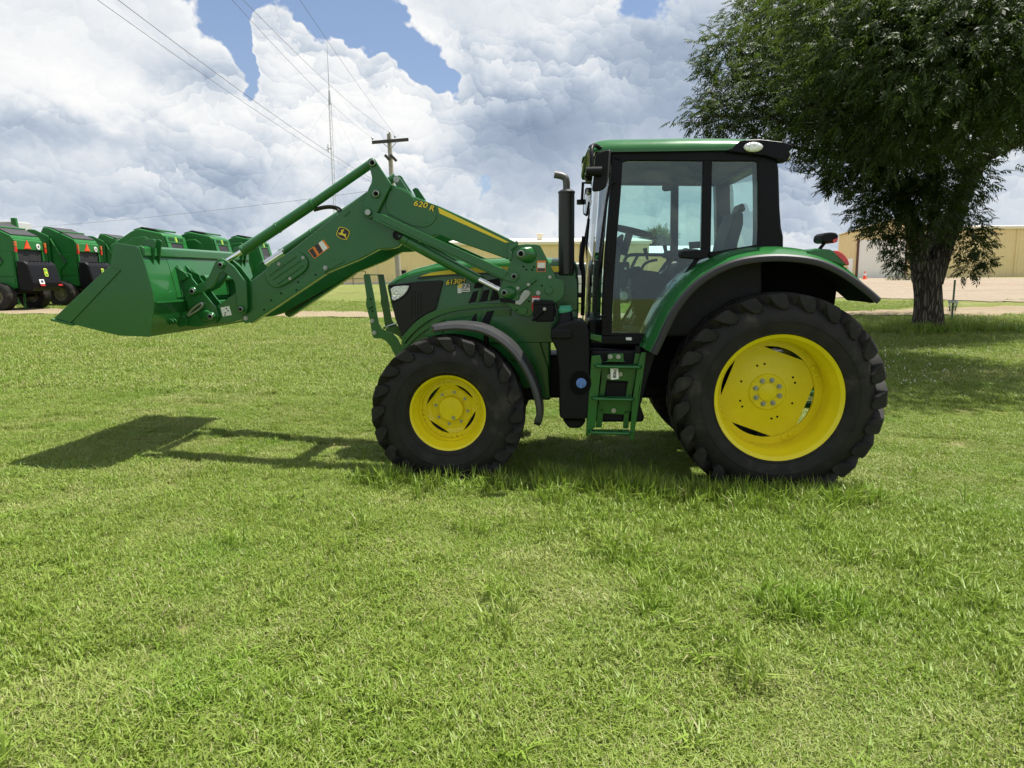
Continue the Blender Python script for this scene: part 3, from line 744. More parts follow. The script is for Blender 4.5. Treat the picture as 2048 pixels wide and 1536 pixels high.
plate('nose_grille', cU, HY - .004, HY + .05, [(490, 425), (940, 372), (1370, 345), (1405, 352), (1412, 375), (1300, 810), (1285, 845), (1000, 1000), (830, 1180), (722, 1310), (700, 1290), (650, 1130), (600, 1000), (560, 820), (545, 760), (505, 520)], BLACKG, HOOD, 0.005)
plate('grille_front', cU, HY + .045, 0.33, [(545, 470), (620, 470), (760, 1290), (722, 1310), (650, 1130), (560, 800)], BLACK, HOOD, 0.03)
for k in range(4):
    plate('grille_slot', cU, HY - .006, HY, [(880 + k * 52, 520 + k * 14), (892 + k * 52, 520 + k * 14), (892 + k * 52, 980 - k * 26), (880 + k * 52, 990 - k * 26)], BLACK, HOOD, 0)
plate('headlight', cU, HY - .009, HY + .03, smooth_poly([(512, 452), (838, 428), (836, 462), (790, 555), (690, 645), (552, 712), (538, 600)], 1), LENS, HOOD, 0.006)
plate('headlight_bezel', cU, HY - .0065, HY + .02, [(492, 420), (880, 392), (872, 470), (815, 580), (710, 672), (560, 745), (545, 720), (515, 560)], BLACK, HOOD, 0.004)
mb = MB()
for (x_, y_, r_) in ((590, 600, .020), (620, 555, .014), (560, 640, .012), (600, 660, .011), (660, 600, .012)): 
    q = cU(HY - .011, [(x_, y_)])[0]; mb.lathe([(r_, 0.003), (r_ * .8, -0.004), (r_ * .3, 0.0), (0, 0)], c=(q[0], HY - .011, q[1]), n=16)
mb.build('lamp_reflector', CHROME, HOOD, smooth=50)
plate('hood_stripe', cB, HY - .003, HY + .004, [(612, 970), (700, 942), (830, 922), (1060, 903), (1300, 893), (1785, 892), (1790, 935), (1630, 936), (1300, 938), (1060, 942), (800, 956)], DECALY, HOOD, 0)
plate('hood_seam', cB, HY - .0015, HY + .004, [(590, 985), (612, 976), (800, 962), (1060, 948), (1300, 944), (1800, 942), (1800, 950), (1300, 952), (1060, 956), (800, 970), (600, 992)], DECALB, HOOD, 0)
for q in ([(1022, 1090), (1062, 1080), (1040, 1165), (984, 1178)], [(1102, 1078), (1150, 1070), (1128, 1160), (1068, 1168)], [(1180, 1070), (1226, 1065), (1222, 1150), (1152, 1160)], [(1040, 1010), (1120, 1000), (1098, 1052), (1026, 1064)], [(1140, 998), (1225, 985), (1230, 1040), (1118, 1050)],
          [(1010, 1300), (1034, 1262), (1072, 1244), (1048, 1340), (1008, 1342)], [(1094, 1300), (1130, 1240), (1186, 1232), (1150, 1320), (1122, 1366), (1086, 1352)]):
    v = plate('hood_vent', cB, HY - .004, HY + .01, q, BLACK, HOOD, 0.003)
for q in ([(1066, 1060), (1096, 1056), (1062, 1168), (1044, 1170)], [(1156, 1052), (1180, 1050), (1148, 1160), (1130, 1162)], [(1050, 1250), (1090, 1240), (1064, 1342), (1052, 1342)]):
    plate('vent_bar', cB, HY - .010, HY + .01, q, GREEN, HOOD, 0.004)
# arched lower rib of the hood side
def ribbon(name, crop, Y0, Y1, upper, lower, m, parent, bevel=.004, it=2):
    return MB().prism(crop(Y0, open_smooth(upper, it) + list(reversed(open_smooth(lower, it)))), Y0, Y1).build(name, m, parent, bevel)
ribbon('hood_arch', cU, HY - .012, HY + .03, [(700, 1330), (820, 1190), (1000, 1000), (1290, 850), (1600, 790), (2050, 745), (2600, 735)], [(745, 1435), (880, 1270), (1080, 1090), (1320, 955), (1620, 870), (2050, 820), (2600, 800)], GREEN, HOOD)
ribbon('hood_arch', cU, HY + .004, HY + .03, [(760, 1460), (900, 1290), (1110, 1110), (1350, 985), (1640, 900), (2050, 850), (2600, 835)], [(790, 1500), (960, 1320), (1180, 1160), (1420, 1060), (1700, 990), (2100, 960), (2600, 960)], GREEN, HOOD)
plate('battery_cover', cU, HY + .004, HY + .03, [(1090, 1290), (1260, 1080), (1400, 1010), (1510, 955), (1400, 1290), (1200, 1330)], GREEN, HOOD, 0.008)
plate('rear_hood_panel', cG, HY - .006, HY + .02, [(1000, 680), (1310, 680), (1355, 780), (1360, 1080), (1350, 1250), (1030, 1250), (1000, 1100)], GREEN, HOOD, 0.012)
plate('hood_trim', cG, HY - .008, HY + .02, [(1275, 500), (1300, 520), (1350, 690), (1362, 800), (1362, 1240), (1345, 1390), (1335, 1390), (1345, 900), (1320, 680)], BLACK, HOOD, 0.003)

# lettering
def letter(body, crop, px, py, Y, size, ang, m, parent, name, shear=0.0, offset=0.0, sx=1.0, shadow=None):
    q = crop(Y, [(px, py)])[0]
    for dy, mm, off, nm in (((0.0, m, offset, name),) if shadow is None else ((0.0008, shadow, offset + 0.0035, name + '_outline'), (0.0, m, offset, name))):
        me = text_mesh(body, size, shear, 0.0008, off)
        M = Matrix.Translation((q[0], Y + dy, q[1])) @ Matrix.Rotation(ang, 4, (0, -1, 0)) @ Matrix.Rotation(R(90), 4, 'X') @ Matrix.Diagonal((sx, 1, 1, 1))
        me.transform(M); link(nm, me, mm, parent)
letter('6130', cB, 866, 1014, HY - .003, 0.060, R(6), DECALY, HOOD, 'model_number', 0.25, 0.0012, 1.10, DECALB)
letter('M', cB, 941, 1006, HY - .003, 0.052, R(6), DECALY, HOOD, 'model_number', 0.25, 0.0, 1.0, DECALB)
plate('dealer_sticker', cU, HY - .003, HY + .002, [(1665, 440), (1700, 410), (1760, 405), (1868, 410), (1880, 540), (1735, 545), (1725, 568), (1665, 565)], WHITE, HOOD, 0)
plate('sticker_sun', cU, HY - .0042, HY - .003, [(1670, 475), (1680, 430), (1720, 408), (1748, 420), (1735, 470)], DECALY, HOOD, 0)
letter('.P.K', cU, 1800, 448, HY - .0045, 0.044, R(2), DECALB, HOOD, 'sticker_lettering', 0, 0.001)
letter('EQUIPMENT', cU, 1775, 492, HY - .0045, 0.011, R(2), GREY, HOOD, 'sticker_lettering')
plate('sticker_line', cU, HY - .0042, HY - .003, [(1735, 514), (1868, 512), (1868, 524), (1735, 527)], GREY, HOOD, 0)

# ---------------------------------------------------------------- exhaust
q0, q1 = cC.p3(181, 460, -0.36), cC.p3(168, 920, -0.36)
mb = MB(); ax, az_ = q0[0], q0[2]
mb.lathe([(0.0, -0.70), (0.070, -0.70), (0.070, -0.01), (0.074, -0.008), (0.074, 0.006), (0.060, 0.016), (0.034, 0.028)], c=(ax, -0.36, az_), n=32, axis='z'); EXH = mb.build('exhaust_stack', mat('stack_black', (0.014, 0.014, 0.015), 0.38, spec=0.5), T, smooth=40)
pth = open_smooth([cC.p3(*p, -0.36) for p in ((181, 455), (181, 385), (172, 358), (145, 346), (98, 338))], 2)
mb = MB(); mb.tube(pth, 0.031, 16); mb.build('exhaust_elbow', mat('pipe_grey', (0.10, 0.10, 0.10), 0.5, metal=0.4), EXH, smooth=40)

# ---------------------------------------------------------------- front guard hoop
GP = [(58, 262), (90, 240), (165, 240), (245, 640), (275, 830), (320, 1080), (370, 1170), (450, 1212), (560, 1250), (640, 1340), (740, 1536), (900, 1800), (700, 1800), (545, 1536), (520, 1480), (450, 1390), (370, 1342), (240, 1335), (215, 1300), (190, 1180), (160, 980), (130, 800), (110, 640)]
gq = cU(-0.28, GP)
mb = MB(); mb.prism(gq, -0.28, -0.268); GUARD = mb.build('hood_guard', GREEN, T, 0.003)
mb = MB(); mb.prism(gq, 0.248, 0.26); mb.build('guard_leg', GREEN, GUARD, 0.003)
q = cU(-0.28, [(58, 262), (90, 241), (168, 241), (168, 252), (92, 254), (66, 268)])
mb = MB(); mb.prism(q, -0.268, 0.248); mb.build('guard_strap', GREEN, GUARD, 0.002)
q = cU(-0.28, [(380, 1160), (420, 1130), (440, 1145), (400, 1190)]); mb = MB(); mb.prism(q, -0.268, 0.248); mb.build('guard_crossbar', GREEN, GUARD, 0.003)
for Yo in (-0.289, 0.262):
    for (a, b_) in ((110, 640),):
        q = cU(-0.28, [(112, 640), (240, 636), (275, 830), (285, 980), (160, 980), (106, 770)]); MB().prism(q, Yo, Yo + .009).build('guard_bracket', GREEN, GUARD, 0.002)
bm_ = MB(); bolt(bm_, 0, 0, 0, 0.0135, 0.013); BOLT = bm_.mesh('bolt')
bs_ = MB(); bolt(bs_, 0, 0, 0, 0.010, 0.010); BOLTS = bs_.mesh('bolt')
HOLE = MB().cyl((0, 0), 0.0085, -0.0012, 0.004, 12).mesh('bolt_hole')  # flat dark disc laid on the surface, standing for a hole's shade
def bolts(parent, crop, Y, pts, me=None, m=SILVER):
    if m is DARKHOLE:
        for (x_, y_) in pts:
            q = crop(Y, [(x_, y_)])[0]; link('bolt_hole', HOLE, DARKHOLE, parent, loc=(q[0], Y, q[1]))
        return
    for (x_, y_) in pts:
        q = crop(Y, [(x_, y_)])[0]; link('bolt', me or BOLT, m, parent, loc=(q[0], Y, q[1]), smooth=30)
bolts(GUARD, cU, -0.282, [(208, 1037), (244, 1240)])
bolts(GUARD, cU, -0.29, [(185, 665), (172, 828), (208, 808), (215, 870)], BOLTS, DARKHOLE)
# ---------------------------------------------------------------- loader masts
AY0, AY1 = -0.50, -0.40          # arm, near side
MAST = [(300, 520), (330, 400), (350, 330), (440, 228), (560, 216), (720, 221), (770, 236), (800, 290), (1000, 690), (1020, 745), (1105, 760), (1140, 800), (1142, 980), (1100, 1060), (1000, 1130), (690, 1240), (640, 1310), (580, 1335), (480, 1320), (350, 1230), (230, 1110), (145, 1050), (120, 960), (180, 830), (280, 590)]
mq = cG(-0.565, MAST)
MASTN = MB().prism(mq, -0.565, -0.53).build('loader_mast', GREEN, T, 0.006)
MASTF = MB().prism(mq, 0.53, 0.565).build('loader_mast', GREEN, T, 0.006)
for s_ in (-1, 1):
    q = cG(-0.40, [(470, 300), (760, 300), (960, 700), (1080, 820), (1080, 1000), (600, 1230), (420, 1180), (300, 1000), (380, 700)])
    MB().prism(q, *sorted((s_ * 0.40, s_ * 0.53))).build('mast_core', GREEN, MASTN if s_ < 0 else MASTF, 0.02)
plate('mast_hood', cG, -0.585, -0.54, smooth_poly([(270, 300), (300, 250), (360, 225), (390, 170), (420, 165), (440, 215), (400, 245), (335, 290), (310, 330), (350, 380), (310, 480), (290, 480), (275, 380)], 1), GREEN, MASTN, 0.004)
def boss(parent, crop, tip, base, Y, r0, r1, h, name='pivot_boss'):
    a = crop(Y, [tip])[0]; b = crop(Y, [base])[0]; mb = MB()
    n = 28; secs = []
    for (f, rr, hh) in ((0, 1.0, 0), (.25, .97, .35), (.6, .82, .75), (.9, .70, .97), (1, .62, 1.0)):
        cx = b[0] + (a[0] - b[0]) * f * .9 + (a[0] - b[0]) * .1; cz = b[1] + (a[1] - b[1]) * f * .9 + (a[1] - b[1]) * .1
        rad = r1 + (r0 - r1) * f
        secs.append([(cx + rad * math.cos(2 * math.pi * k / n), Y - h * hh, cz + rad * math.sin(2 * math.pi * k / n)) for k in range(n)])
    mb.loft(secs); o = mb.build(name, GREEN, parent, smooth=50); return a
def pin(parent, x, z, Y, r, name='pivot_pin'):
    mb = MB(); mb.lathe([(r * 1.0, 0.0), (r * 1.0, -0.012), (r * .82, -0.014), (r * .78, 0.0), (r * .55, 0.004), (0, 0.004)], c=(x, Y, z), n=24); mb.build(name, SILVER, parent, smooth=40)
    mb = MB(); mb.cyl((x, z), r * .60, Y - .004, Y + .004, 16); mb.build('pin_bore', DARKHOLE, parent)
a = boss(MASTN, cG, (478, 368), (600, 385), -0.565, 0.045, 0.072, 0.045); pin(MASTN, a[0], a[1], -0.61, 0.030)
a = boss(MASTN, cG, (222, 962), (310, 970), -0.565, 0.036, 0.060, 0.04); pin(MASTN, a[0], a[1], -0.605, 0.024)
for (x_, y_, r_, h_) in ((902, 925, 0.036, .010), (512, 1240, 0.036, .010)):
    q = cG(-0.565, [(x_, y_)])[0]; mb = MB(); mb.lathe([(r_, 0.0), (r_, -h_), (r_ * .9, -h_ * 1.4), (0, -h_ * 1.4)], c=(q[0], -0.565, q[1]), n=28); mb.build('mast_cap', GREEN, MASTN, smooth=40)
bolts(MASTN, cG, -0.566, [(740, 965)]); bolts(MASTN, cG, -0.566, [(920, 723), (428, 893)], BOLTS)
bolts(MASTN, cG, -0.566, [(560, 610), (648, 610), (512, 562), (675, 568), (600, 1095), (410, 1230), (795, 855)], BOLTS, DARKHOLE)
plate('warning_label', cG, -0.5672, -0.566, [(724, 468), (858, 470), (852, 645), (716, 642)], ORANGE, MASTN, 0)
plate('label_picture', cG, -0.5682, -0.567, [(734, 500), (848, 502), (846, 582), (730, 580)], WHITE, MASTN, 0)
plate('label_text', cG, -0.5682, -0.567, [(730, 586), (846, 588), (842, 636), (726, 634)], GREY, MASTN, 0)
plate('danger_label', cG, -0.5672, -0.566, [(644, 1012), (768, 1014), (762, 1240), (640, 1240)], RED, MASTN, 0)
plate('label_picture', cG, -0.5682, -0.567, [(652, 1044), (760, 1046), (756, 1110), (648, 1110)], WHITE, MASTN, 0)
mb = MB(); mb.tube([cG.p3(400, 985, -0.578), cG.p3(470, 930, -0.578), cG.p3(600, 840, -0.578), cG.p3(715, 755, -0.578)], [0.004, 0.013, 0.015, 0.012], 10); mb.build('latch_spring', GREEN, MASTN, smooth=40)
bolts(MASTN, cG, -0.592, [(590, 838)], BOLTS)
LATCH = plate('mast_latch', cG, -0.590, -0.578, [(520, 932), (545, 922), (580, 925), (615, 950), (622, 985), (590, 1030), (480, 1145), (450, 1152), (390, 1140), (385, 1090), (440, 1082), (455, 1060), (470, 1010)], SILVER, MASTN, 0.004)
bolts(MASTN, cG, -0.592, [(583, 955), (530, 1014)], BOLTS)
plate('latch_strap', cG, -0.585, -0.575, [(155, 1045), (290, 1062), (388, 1088), (384, 1132), (290, 1118), (150, 1108)], BLACK, MASTN, 0.004)
# multi-coupler box with lever
CBOX = plate('coupler_box', cG, -0.68, -0.57, [(662, 1085), (690, 1075), (965, 1092), (985, 1110), (1000, 1140), (980, 1408), (700, 1415), (665, 1340)], BLACK, T, 0.010)
plate('box_lid', cG, -0.686, -0.57, [(662, 1082), (690, 1072), (968, 1090), (990, 1112), (985, 1160), (665, 1150)], BLACK, CBOX, 0.010)
mb = MB(); mb.tube([cG.p3(835, 1212, -0.70), cG.p3(780, 1270, -0.70), cG.p3(650, 1395, -0.70)], [0.017, 0.014, 0.011], 12); q = cG(-0.69, [(838, 1212)])[0]; mb.cyl(q, 0.022, -0.712, -0.68); mb.build('coupler_lever', BLACK, CBOX, smooth=40)
bolts(CBOX, cG, -0.713, [(838, 1212)], BOLTS)
mb = MB(); mb.tube([cG.p3(1000, 1200, -0.62), cG.p3(1020, 1230, -0.62), cG.p3(1010, 1330, -0.62)], 0.012, 10); mb.build('coupler_hinge', GREY, CBOX, smooth=40)

# ---------------------------------------------------------------- loader arms (near and far)
ARM_A = [(940, 1000), (955, 985), (1005, 945), (1165, 828), (1290, 735), (1700, 414), (1872, 282)]     # cA
ARM_TOP_B = [(240, 255), (390, 262), (500, 300), (540, 325), (560, 358), (640, 388), (760, 430), (1050, 562), (1345, 705)]
ARM_BOT_B = [(1318, 770), (1290, 842), (1150, 790), (950, 722), (750, 650), (690, 668), (640, 700), (480, 705), (440, 745), (400, 756), (300, 760), (150, 840)]
ARM_BOT_A = [(1620, 760), (1180, 1010), (1100, 1035), (960, 1050), (930, 1030)]
arm_pts = cA(AY0, ARM_A) + cB(AY0, ARM_TOP_B) + cB(AY0, ARM_BOT_B) + cA(AY0, ARM_BOT_A)
ARMN = MB().prism(arm_pts, AY0, AY1).build('loader_arm', GREEN, T, 0.008)
ARMF = MB().prism(arm_pts, -AY1, -AY0).build('loader_arm', GREEN, T, 0.008)
# cross tube between the arms
q = cB(-0.4, [(230, 690)])[0]; mb = MB(); mb.tube([(q[0], -0.41, q[1]), (q[0], 0.41, q[1])], 0.075, 20); mb.build('cross_tube', GREEN, T, smooth=40)
for s_, ARM in ((-1, ARMN), (1, ARMF)):
    ys = (lambda a, b: (a, b)) if s_ < 0 else (lambda a, b: (-b, -a))
    # raised elbow panel and bell crank
    MB().prism(cB(AY0, smooth_poly([(392, 275), (500, 312), (548, 345), (570, 388), (742, 466), (748, 500), (735, 540), (690, 585), (640, 598), (560, 585), (500, 560), (330, 470)], 1)), *ys(AY0 - .008, AY0 + .01)).build('elbow_plate', GREEN, ARM, 0.006)
    BC = MB().prism(cB(AY0 - .03, [(216, 100), (226, 74), (246, 62), (270, 70), (284, 95), (392, 258), (386, 292), (352, 360), (290, 485), (262, 520), (225, 528), (192, 512), (178, 478), (196, 380), (222, 298), (246, 250), (249, 215), (238, 165)]), *ys(AY0 - .05, AY0 - .012)).build('bell_crank', GREEN, ARM, 0.006)
    for (x_, y_, rr) in ((247, 98, .036), (275, 335, .040), (213, 478, .036)):
        q = cB(AY0 - .05, [(x_, y_)])[0]; mb = MB(); Yb = s_ * 1.0
        mb.lathe([(rr, 0.0), (rr, -0.018), (rr * .86, -0.024), (0, -0.024)] if s_ < 0 else [(rr, 0), (rr, 0.018), (rr * .86, 0.024), (0, 0.024)], c=(q[0], s_ * 0.55, q[1]), n=28); mb.build('crank_boss', GREEN, BC, smooth=40)
    MB().prism(cB(AY0 - .012, smooth_poly([(180, 470), (215, 310), (250, 270), (310, 290), (330, 350), (260, 520), (215, 535)], 1)), *ys(AY0 - .020, AY0)).build('crank_pad', GREEN, ARM, 0.006)
    if s_ < 0:
        for (x_, y_, rr) in ((249, 98, .026), (277, 337, .027)): q = cB(-0.574, [(x_, y_)])[0]; pin(BC, q[0], q[1], -0.574, rr)
        q = cB(-0.576, [(213, 478)])[0]; mb = MB(); mb.lathe([(0.024, 0.004), (0.024, -0.004), (0.0, -0.005)], c=(q[0], -0.576, q[1]), n=24); mb.build('pivot_pin', SILVER, BC, smooth=40)
    # rear upper knuckle behind the crank
    q = cB(AY0, [(432, 226)])[0]
    MB().prism(cB(-0.43, [(405, 215), (432, 198), (455, 205), (525, 310), (440, 290)]), *ys(-0.45, -0.42)).build('knuckle', GREEN, ARM, 0.004)
    mb = MB(); q = cB(-0.452, [(433, 226)])[0]; mb.lathe([(0.027, 0.002), (0.027, -0.004), (0.0, -0.005)] if s_ < 0 else [(0.027, -.002), (0.027, 0.004), (0, .005)], c=(q[0], s_ * 0.452, q[1]), n=24); mb.build('knuckle_washer', SILVER, ARM, smooth=40)
    # tilt cylinder
    a0, a1, a2, a3 = (cA(-0.45, [p])[0] for p in ((1035, 708), (1158, 628), (1556, 362), (1893, 128)))
    Yc = s_ * 0.45
    mb = MB(); mb.tube([(a1[0], Yc, a1[1]), (a2[0], Yc, a2[1])], 0.046, 24)
    CYL = mb.build('tilt_cylinder', GREEN, ARM, 0.004)
    mb = MB(); mb.tube([(a2[0], Yc, a2[1]), (a3[0], Yc, a3[1])], 0.039, 24); mb.build('cylinder_tube', GREEN, CYL, smooth=50)
    for f_ in (0.0, 0.49, 0.985):
        x_, z_ = a1[0] + (a2[0] - a1[0]) * f_, a1[1] + (a2[1] - a1[1]) * f_; dx, dz = (a2[0] - a1[0]), (a2[1] - a1[1]); L_ = math.hypot(dx, dz); dx, dz = dx / L_ * .012, dz / L_ * .012
        mb = MB(); mb.tube([(x_ - dx, Yc, z_ - dz), (x_ + dx, Yc, z_ + dz)], 0.0495, 24); mb.build('cylinder_collar', GREEN, CYL, 0.003)
    mb = MB(); mb.tube([(a0[0], Yc, a0[1]), (a1[0], Yc, a1[1])], 0.021, 20); mb.build('cylinder_rod', CHROME, CYL, smooth=50)
    # lift cylinder, rod and parallel bar
    b0, b1, b2 = (cB(-0.52, [p])[0] for p in ((520, 702), (1066, 996), (1262, 1095)))
    Yc = s_ * 0.52
    mb = MB(); mb.tube([(b0[0], Yc, b0[1]), (b1[0], Yc, b1[1])], 0.045, 24); LC = mb.build('lift_cylinder', GREEN, ARM, 0.004)
    mb = MB(); mb.tube([(b1[0], Yc, b1[1]), (b2[0], Yc, b2[1])], 0.024, 20); mb.build('cylinder_rod', CHROME, LC, smooth=50)
    q = cB(-0.52, [(450, 655)])[0]; mb = MB(); mb.tube([(q[0], Yc, q[1]), (b0[0], Yc, b0[1])], [0.045, 0.05], 20); mb.build('cylinder_eye', GREEN, LC, smooth=50)
    mb = MB(); mb.lathe([(0.042, .03), (0.042, -0.05), (0.036, -0.055), (0.030, -0.055), (0.030, -0.045), (0, -0.045)] if s_ < 0 else [(0.042, -.03), (0.042, 0.05), (0, 0.05)], c=(q[0], Yc, q[1]), n=24); mb.build('cylinder_pivot', BLACK if s_ < 0 else GREEN, LC, smooth=40)
    tp = [(q_[0], q_[1]) for q_ in cB(-0.548, [(560, 690), (700, 750), (900, 850), (1010, 905)])]
    mb = MB(); mb.tube([(x_, s_ * 0.552, z_ + .05) for x_, z_ in tp], 0.008, 8); mb.build('steel_line', GREEN, LC, smooth=40)
    PB = MB().prism(cB(-0.575, [(262, 476), (345, 498), (420, 540), (1295, 930), (1372, 944), (1376, 980), (1345, 1016), (1320, 1014), (1222, 986), (700, 742), (250, 540)]), *ys(-0.585, -0.545)).build('parallel_bar', GREEN, ARM, 0.006)
    MB().prism(cB(-0.586, [(345, 502), (1300, 936), (1250, 985), (305, 540)]), *ys(-0.592, -0.58)).build('bar_web', GREEN, PB, 0.004)
    if s_ < 0:
        q = cB(-0.592, [(1336, 970)])[0]; pin(PB, q[0], q[1], -0.59, 0.022)
    # parking-stand channel under the arm
    STD = MB().prism(cR(-0.485, [(45, 1290), (70, 1255), (110, 1228), (1225, 500), (1260, 492), (1300, 515), (1312, 560), (1285, 600), (1240, 630), (190, 1335), (130, 1362), (85, 1358), (55, 1330)]), *ys(-0.512, -0.502)).build('stand_channel', GREEN, ARM, 0.003)
    MB().prism(cR(-0.485, [(1240, 610), (1262, 640), (180, 1362), (150, 1348)]), *ys(-0.510, -0.41)).build('channel_flange', GREEN, STD, 0.002)
    MB().prism(cR(-0.485, [(1280, 500), (1330, 470), (1480, 432), (1525, 440), (1540, 468), (1490, 490), (1310, 585)]), *ys(-0.51, -0.44)).build('stand_foot', GREEN, STD, 0.004)
    if s_ < 0:
        bolts(STD, cR, -0.513, [(86, 1290), (1250, 552)])
        bolts(STD, cR, -0.513, [(352, 1168), (455, 1028), (600, 925), (825, 878), (1105, 655), (850, 762)], BOLTS, DARKHOLE)
    # carrier, links
    CAR = [(85, 515), (120, 528), (165, 575), (245, 612), (258, 650), (490, 935), (512, 1010), (505, 1045), (480, 1072), (330, 1116), (200, 1106), (195, 1050), (232, 960), (192, 830), (160, 725), (132, 702)]
    cq = cH(-0.53, CAR)
    C_ = MB().prism(cq, *ys(-0.535, -0.515)).build('bucket_carrier', GREEN, ARM, 0.004)
    MB().prism(cq, *ys(-0.385, -0.365)).build('carrier_plate', GREEN, C_, 0.004)
    L1 = [(292, 715), (320, 708), (385, 680), (430, 615), (478, 505), (505, 470), (545, 462), (585, 480), (598, 520), (560, 585), (528, 605), (470, 715), (440, 745), (345, 790), (300, 800), (262, 790)]
    L2 = [(500, 480), (545, 462), (590, 480), (660, 540), (775, 690), (782, 740), (788, 940), (770, 985), (735, 998), (695, 985), (688, 950), (688, 880), (668, 700), (640, 650), (560, 590), (520, 560)]
    for (a_, b_) in ((-0.562, -0.537), (-0.40, -0.378)):
        MB().prism(cH(-0.55, L1), *ys(a_, b_)).build('bucket_link', GREEN, ARM, 0.006)
        MB().prism(cH(-0.55, L2), *ys(a_ + .003 if a_ < -.5 else a_ - .026, b_ + .003 if a_ < -.5 else b_ - .026)).build('guide_link', GREEN, ARM, 0.006)
    if s_ < 0:
        for (x_, y_, rr) in ((265, 775, .030), (536, 522, .027), (728, 944, .026), (438, 1014, .030)):
            q = cH(-0.565, [(x_, y_)])[0]
            mb = MB(); mb.lathe([(rr * 1.35, 0.02), (rr * 1.3, -0.01), (rr, -0.02), (rr, -0.022), (0, -0.022)], c=(q[0], -0.555, q[1]), n=24); mb.build('pivot_boss', GREEN, C_, smooth=40)
            pin(C_, q[0], q[1], -0.578, rr * .8)
        boss(C_, cH, (440, 1016), (370, 1000), -0.535, 0.040, 0.058, 0.03)
        mb = MB(); mb.tube(open_smooth([cH.p3(215, 1000, -0.55), cH.p3(255, 945, -0.56), cH.p3(345, 880, -0.56), cH.p3(362, 900, -0.56), cH.p3(340, 935, -0.555), cH.p3(222, 1006, -0.55)], 2), 0.010, 10); mb.build('latch_handle', SILVER, C_, smooth=50)
        mb = MB(); q = cH(-0.54, [(165, 650)])[0]; mb.cyl(q, 0.026, -0.56, -0.53); mb.build('carrier_hook_pin', GREEN, C_, 0.004)
        plate('info_label', cH, -0.5032, -0.502, [(528, 930), (612, 914), (636, 1000), (550, 1014)], WHITE, ARM, 0)
        for (x_, y_) in ((575, 980), (600, 960), (585, 940), (570, 1000)):
            q = cH(-0.504, [(x_, y_)])[0]; MB().cyl(q, 0.007, -0.5042, -0.503, 10).build('label_mark', DECALB, ARM)
    # oval inspection cover with ribs
    OV = MB().prism(cR(-0.50, smooth_poly([(372, 650), (395, 560), (450, 500), (600, 405), (760, 318), (840, 305), (930, 350), (995, 430), (1010, 520), (965, 610), (830, 700), (690, 795), (560, 855), (470, 825), (400, 750)], 2)), *ys(-0.526, -0.502)).build('inspection_cover', GREEN, ARM, 0.012, 3)
    if s_ < 0:
        for (a_, b_) in (((425, 668), (820, 385)), ((480, 725), (885, 450)), ((545, 790), (925, 520))):
            mb = MB(); mb.tube([cR.p3(*a_, -0.527), cR.p3(*b_, -0.527)], 0.0075, 8); mb.build('cover_rib', GREEN, OV, smooth=50)
        bolts(OV, cR, -0.528, [(572, 498), (925, 405), (735, 710)], BOLTS)
# slots on arm
for (crop, pts) in ((cT, [(48, 1220), (60, 1195), (130, 1135), (180, 1130), (175, 1155), (80, 1240)]), (cT, [(1490, 1300), (1520, 1290), (1640, 1345), (1650, 1370), (1600, 1360), (1500, 1325)])):
    plate('arm_slot', crop, -0.5105, -0.50, pts, DARKHOLE if False else GREEN, ARMN, 0.003)
plate('loader_stripe', cB, -0.503, -0.499, [(752, 440), (1300, 708), (1270, 712), (765, 488)], DECALY, ARMN, 0)
letter('620', cB, 617, 418, -0.5105, 0.066, R(-12), DECALY, ARMN, 'loader_number', 0.15, 0.001, 1.25, DECALB)
letter('R', cB, 703, 448, -0.5105, 0.066, R(-14), DECALY, ARMN, 'loader_number', 0.15, 0.001, 1.15, DECALB)
# emblem: dark shield, pale outline, leaping deer
SH = [(740, 270), (850, 270), (1000, 320), (1130, 430), (1132, 520), (1090, 625), (1020, 762), (900, 752), (750, 700), (628, 592), (640, 480), (690, 350)]
cx_, cy_ = np.mean(SH, 0)
plate('emblem_outline', cL, -0.5115, -0.499, SH, DECALY, ARMN, 0)
plate('emblem_shield', cL, -0.5125, -0.511, [(cx_ + (x - cx_) * .90, cy_ + (y - cy_) * .90) for x, y in SH], DECALB, ARMN, 0)
plate('emblem_deer', cL, -0.5135, -0.512, [(705, 492), (735, 480), (785, 500), (815, 460), (822, 435), (800, 425), (805, 408), (845, 400), (875, 385), (905, 410), (925, 430), (885, 432), (868, 460), (872, 500), (895, 525), (945, 540), (975, 556), (982, 515), (998, 520), (1000, 560), (986, 590), (990, 640), (1010, 700), (1022, 745), (995, 715), (950, 650), (915, 605), (860, 578), (805, 572), (770, 545), (738, 528), (755, 560), (792, 590), (768, 598), (728, 550)], DECALY, ARMN, 0)
for an in ([(850, 402), (822, 372), (815, 340), (830, 365), (850, 380), (845, 340), (862, 370), (866, 398)], [(880, 390), (895, 350), (905, 375), (925, 345), (918, 390), (895, 408)]): plate('emblem_antler', cL, -0.5135, -0.512, an, DECALY, ARMN, 0)
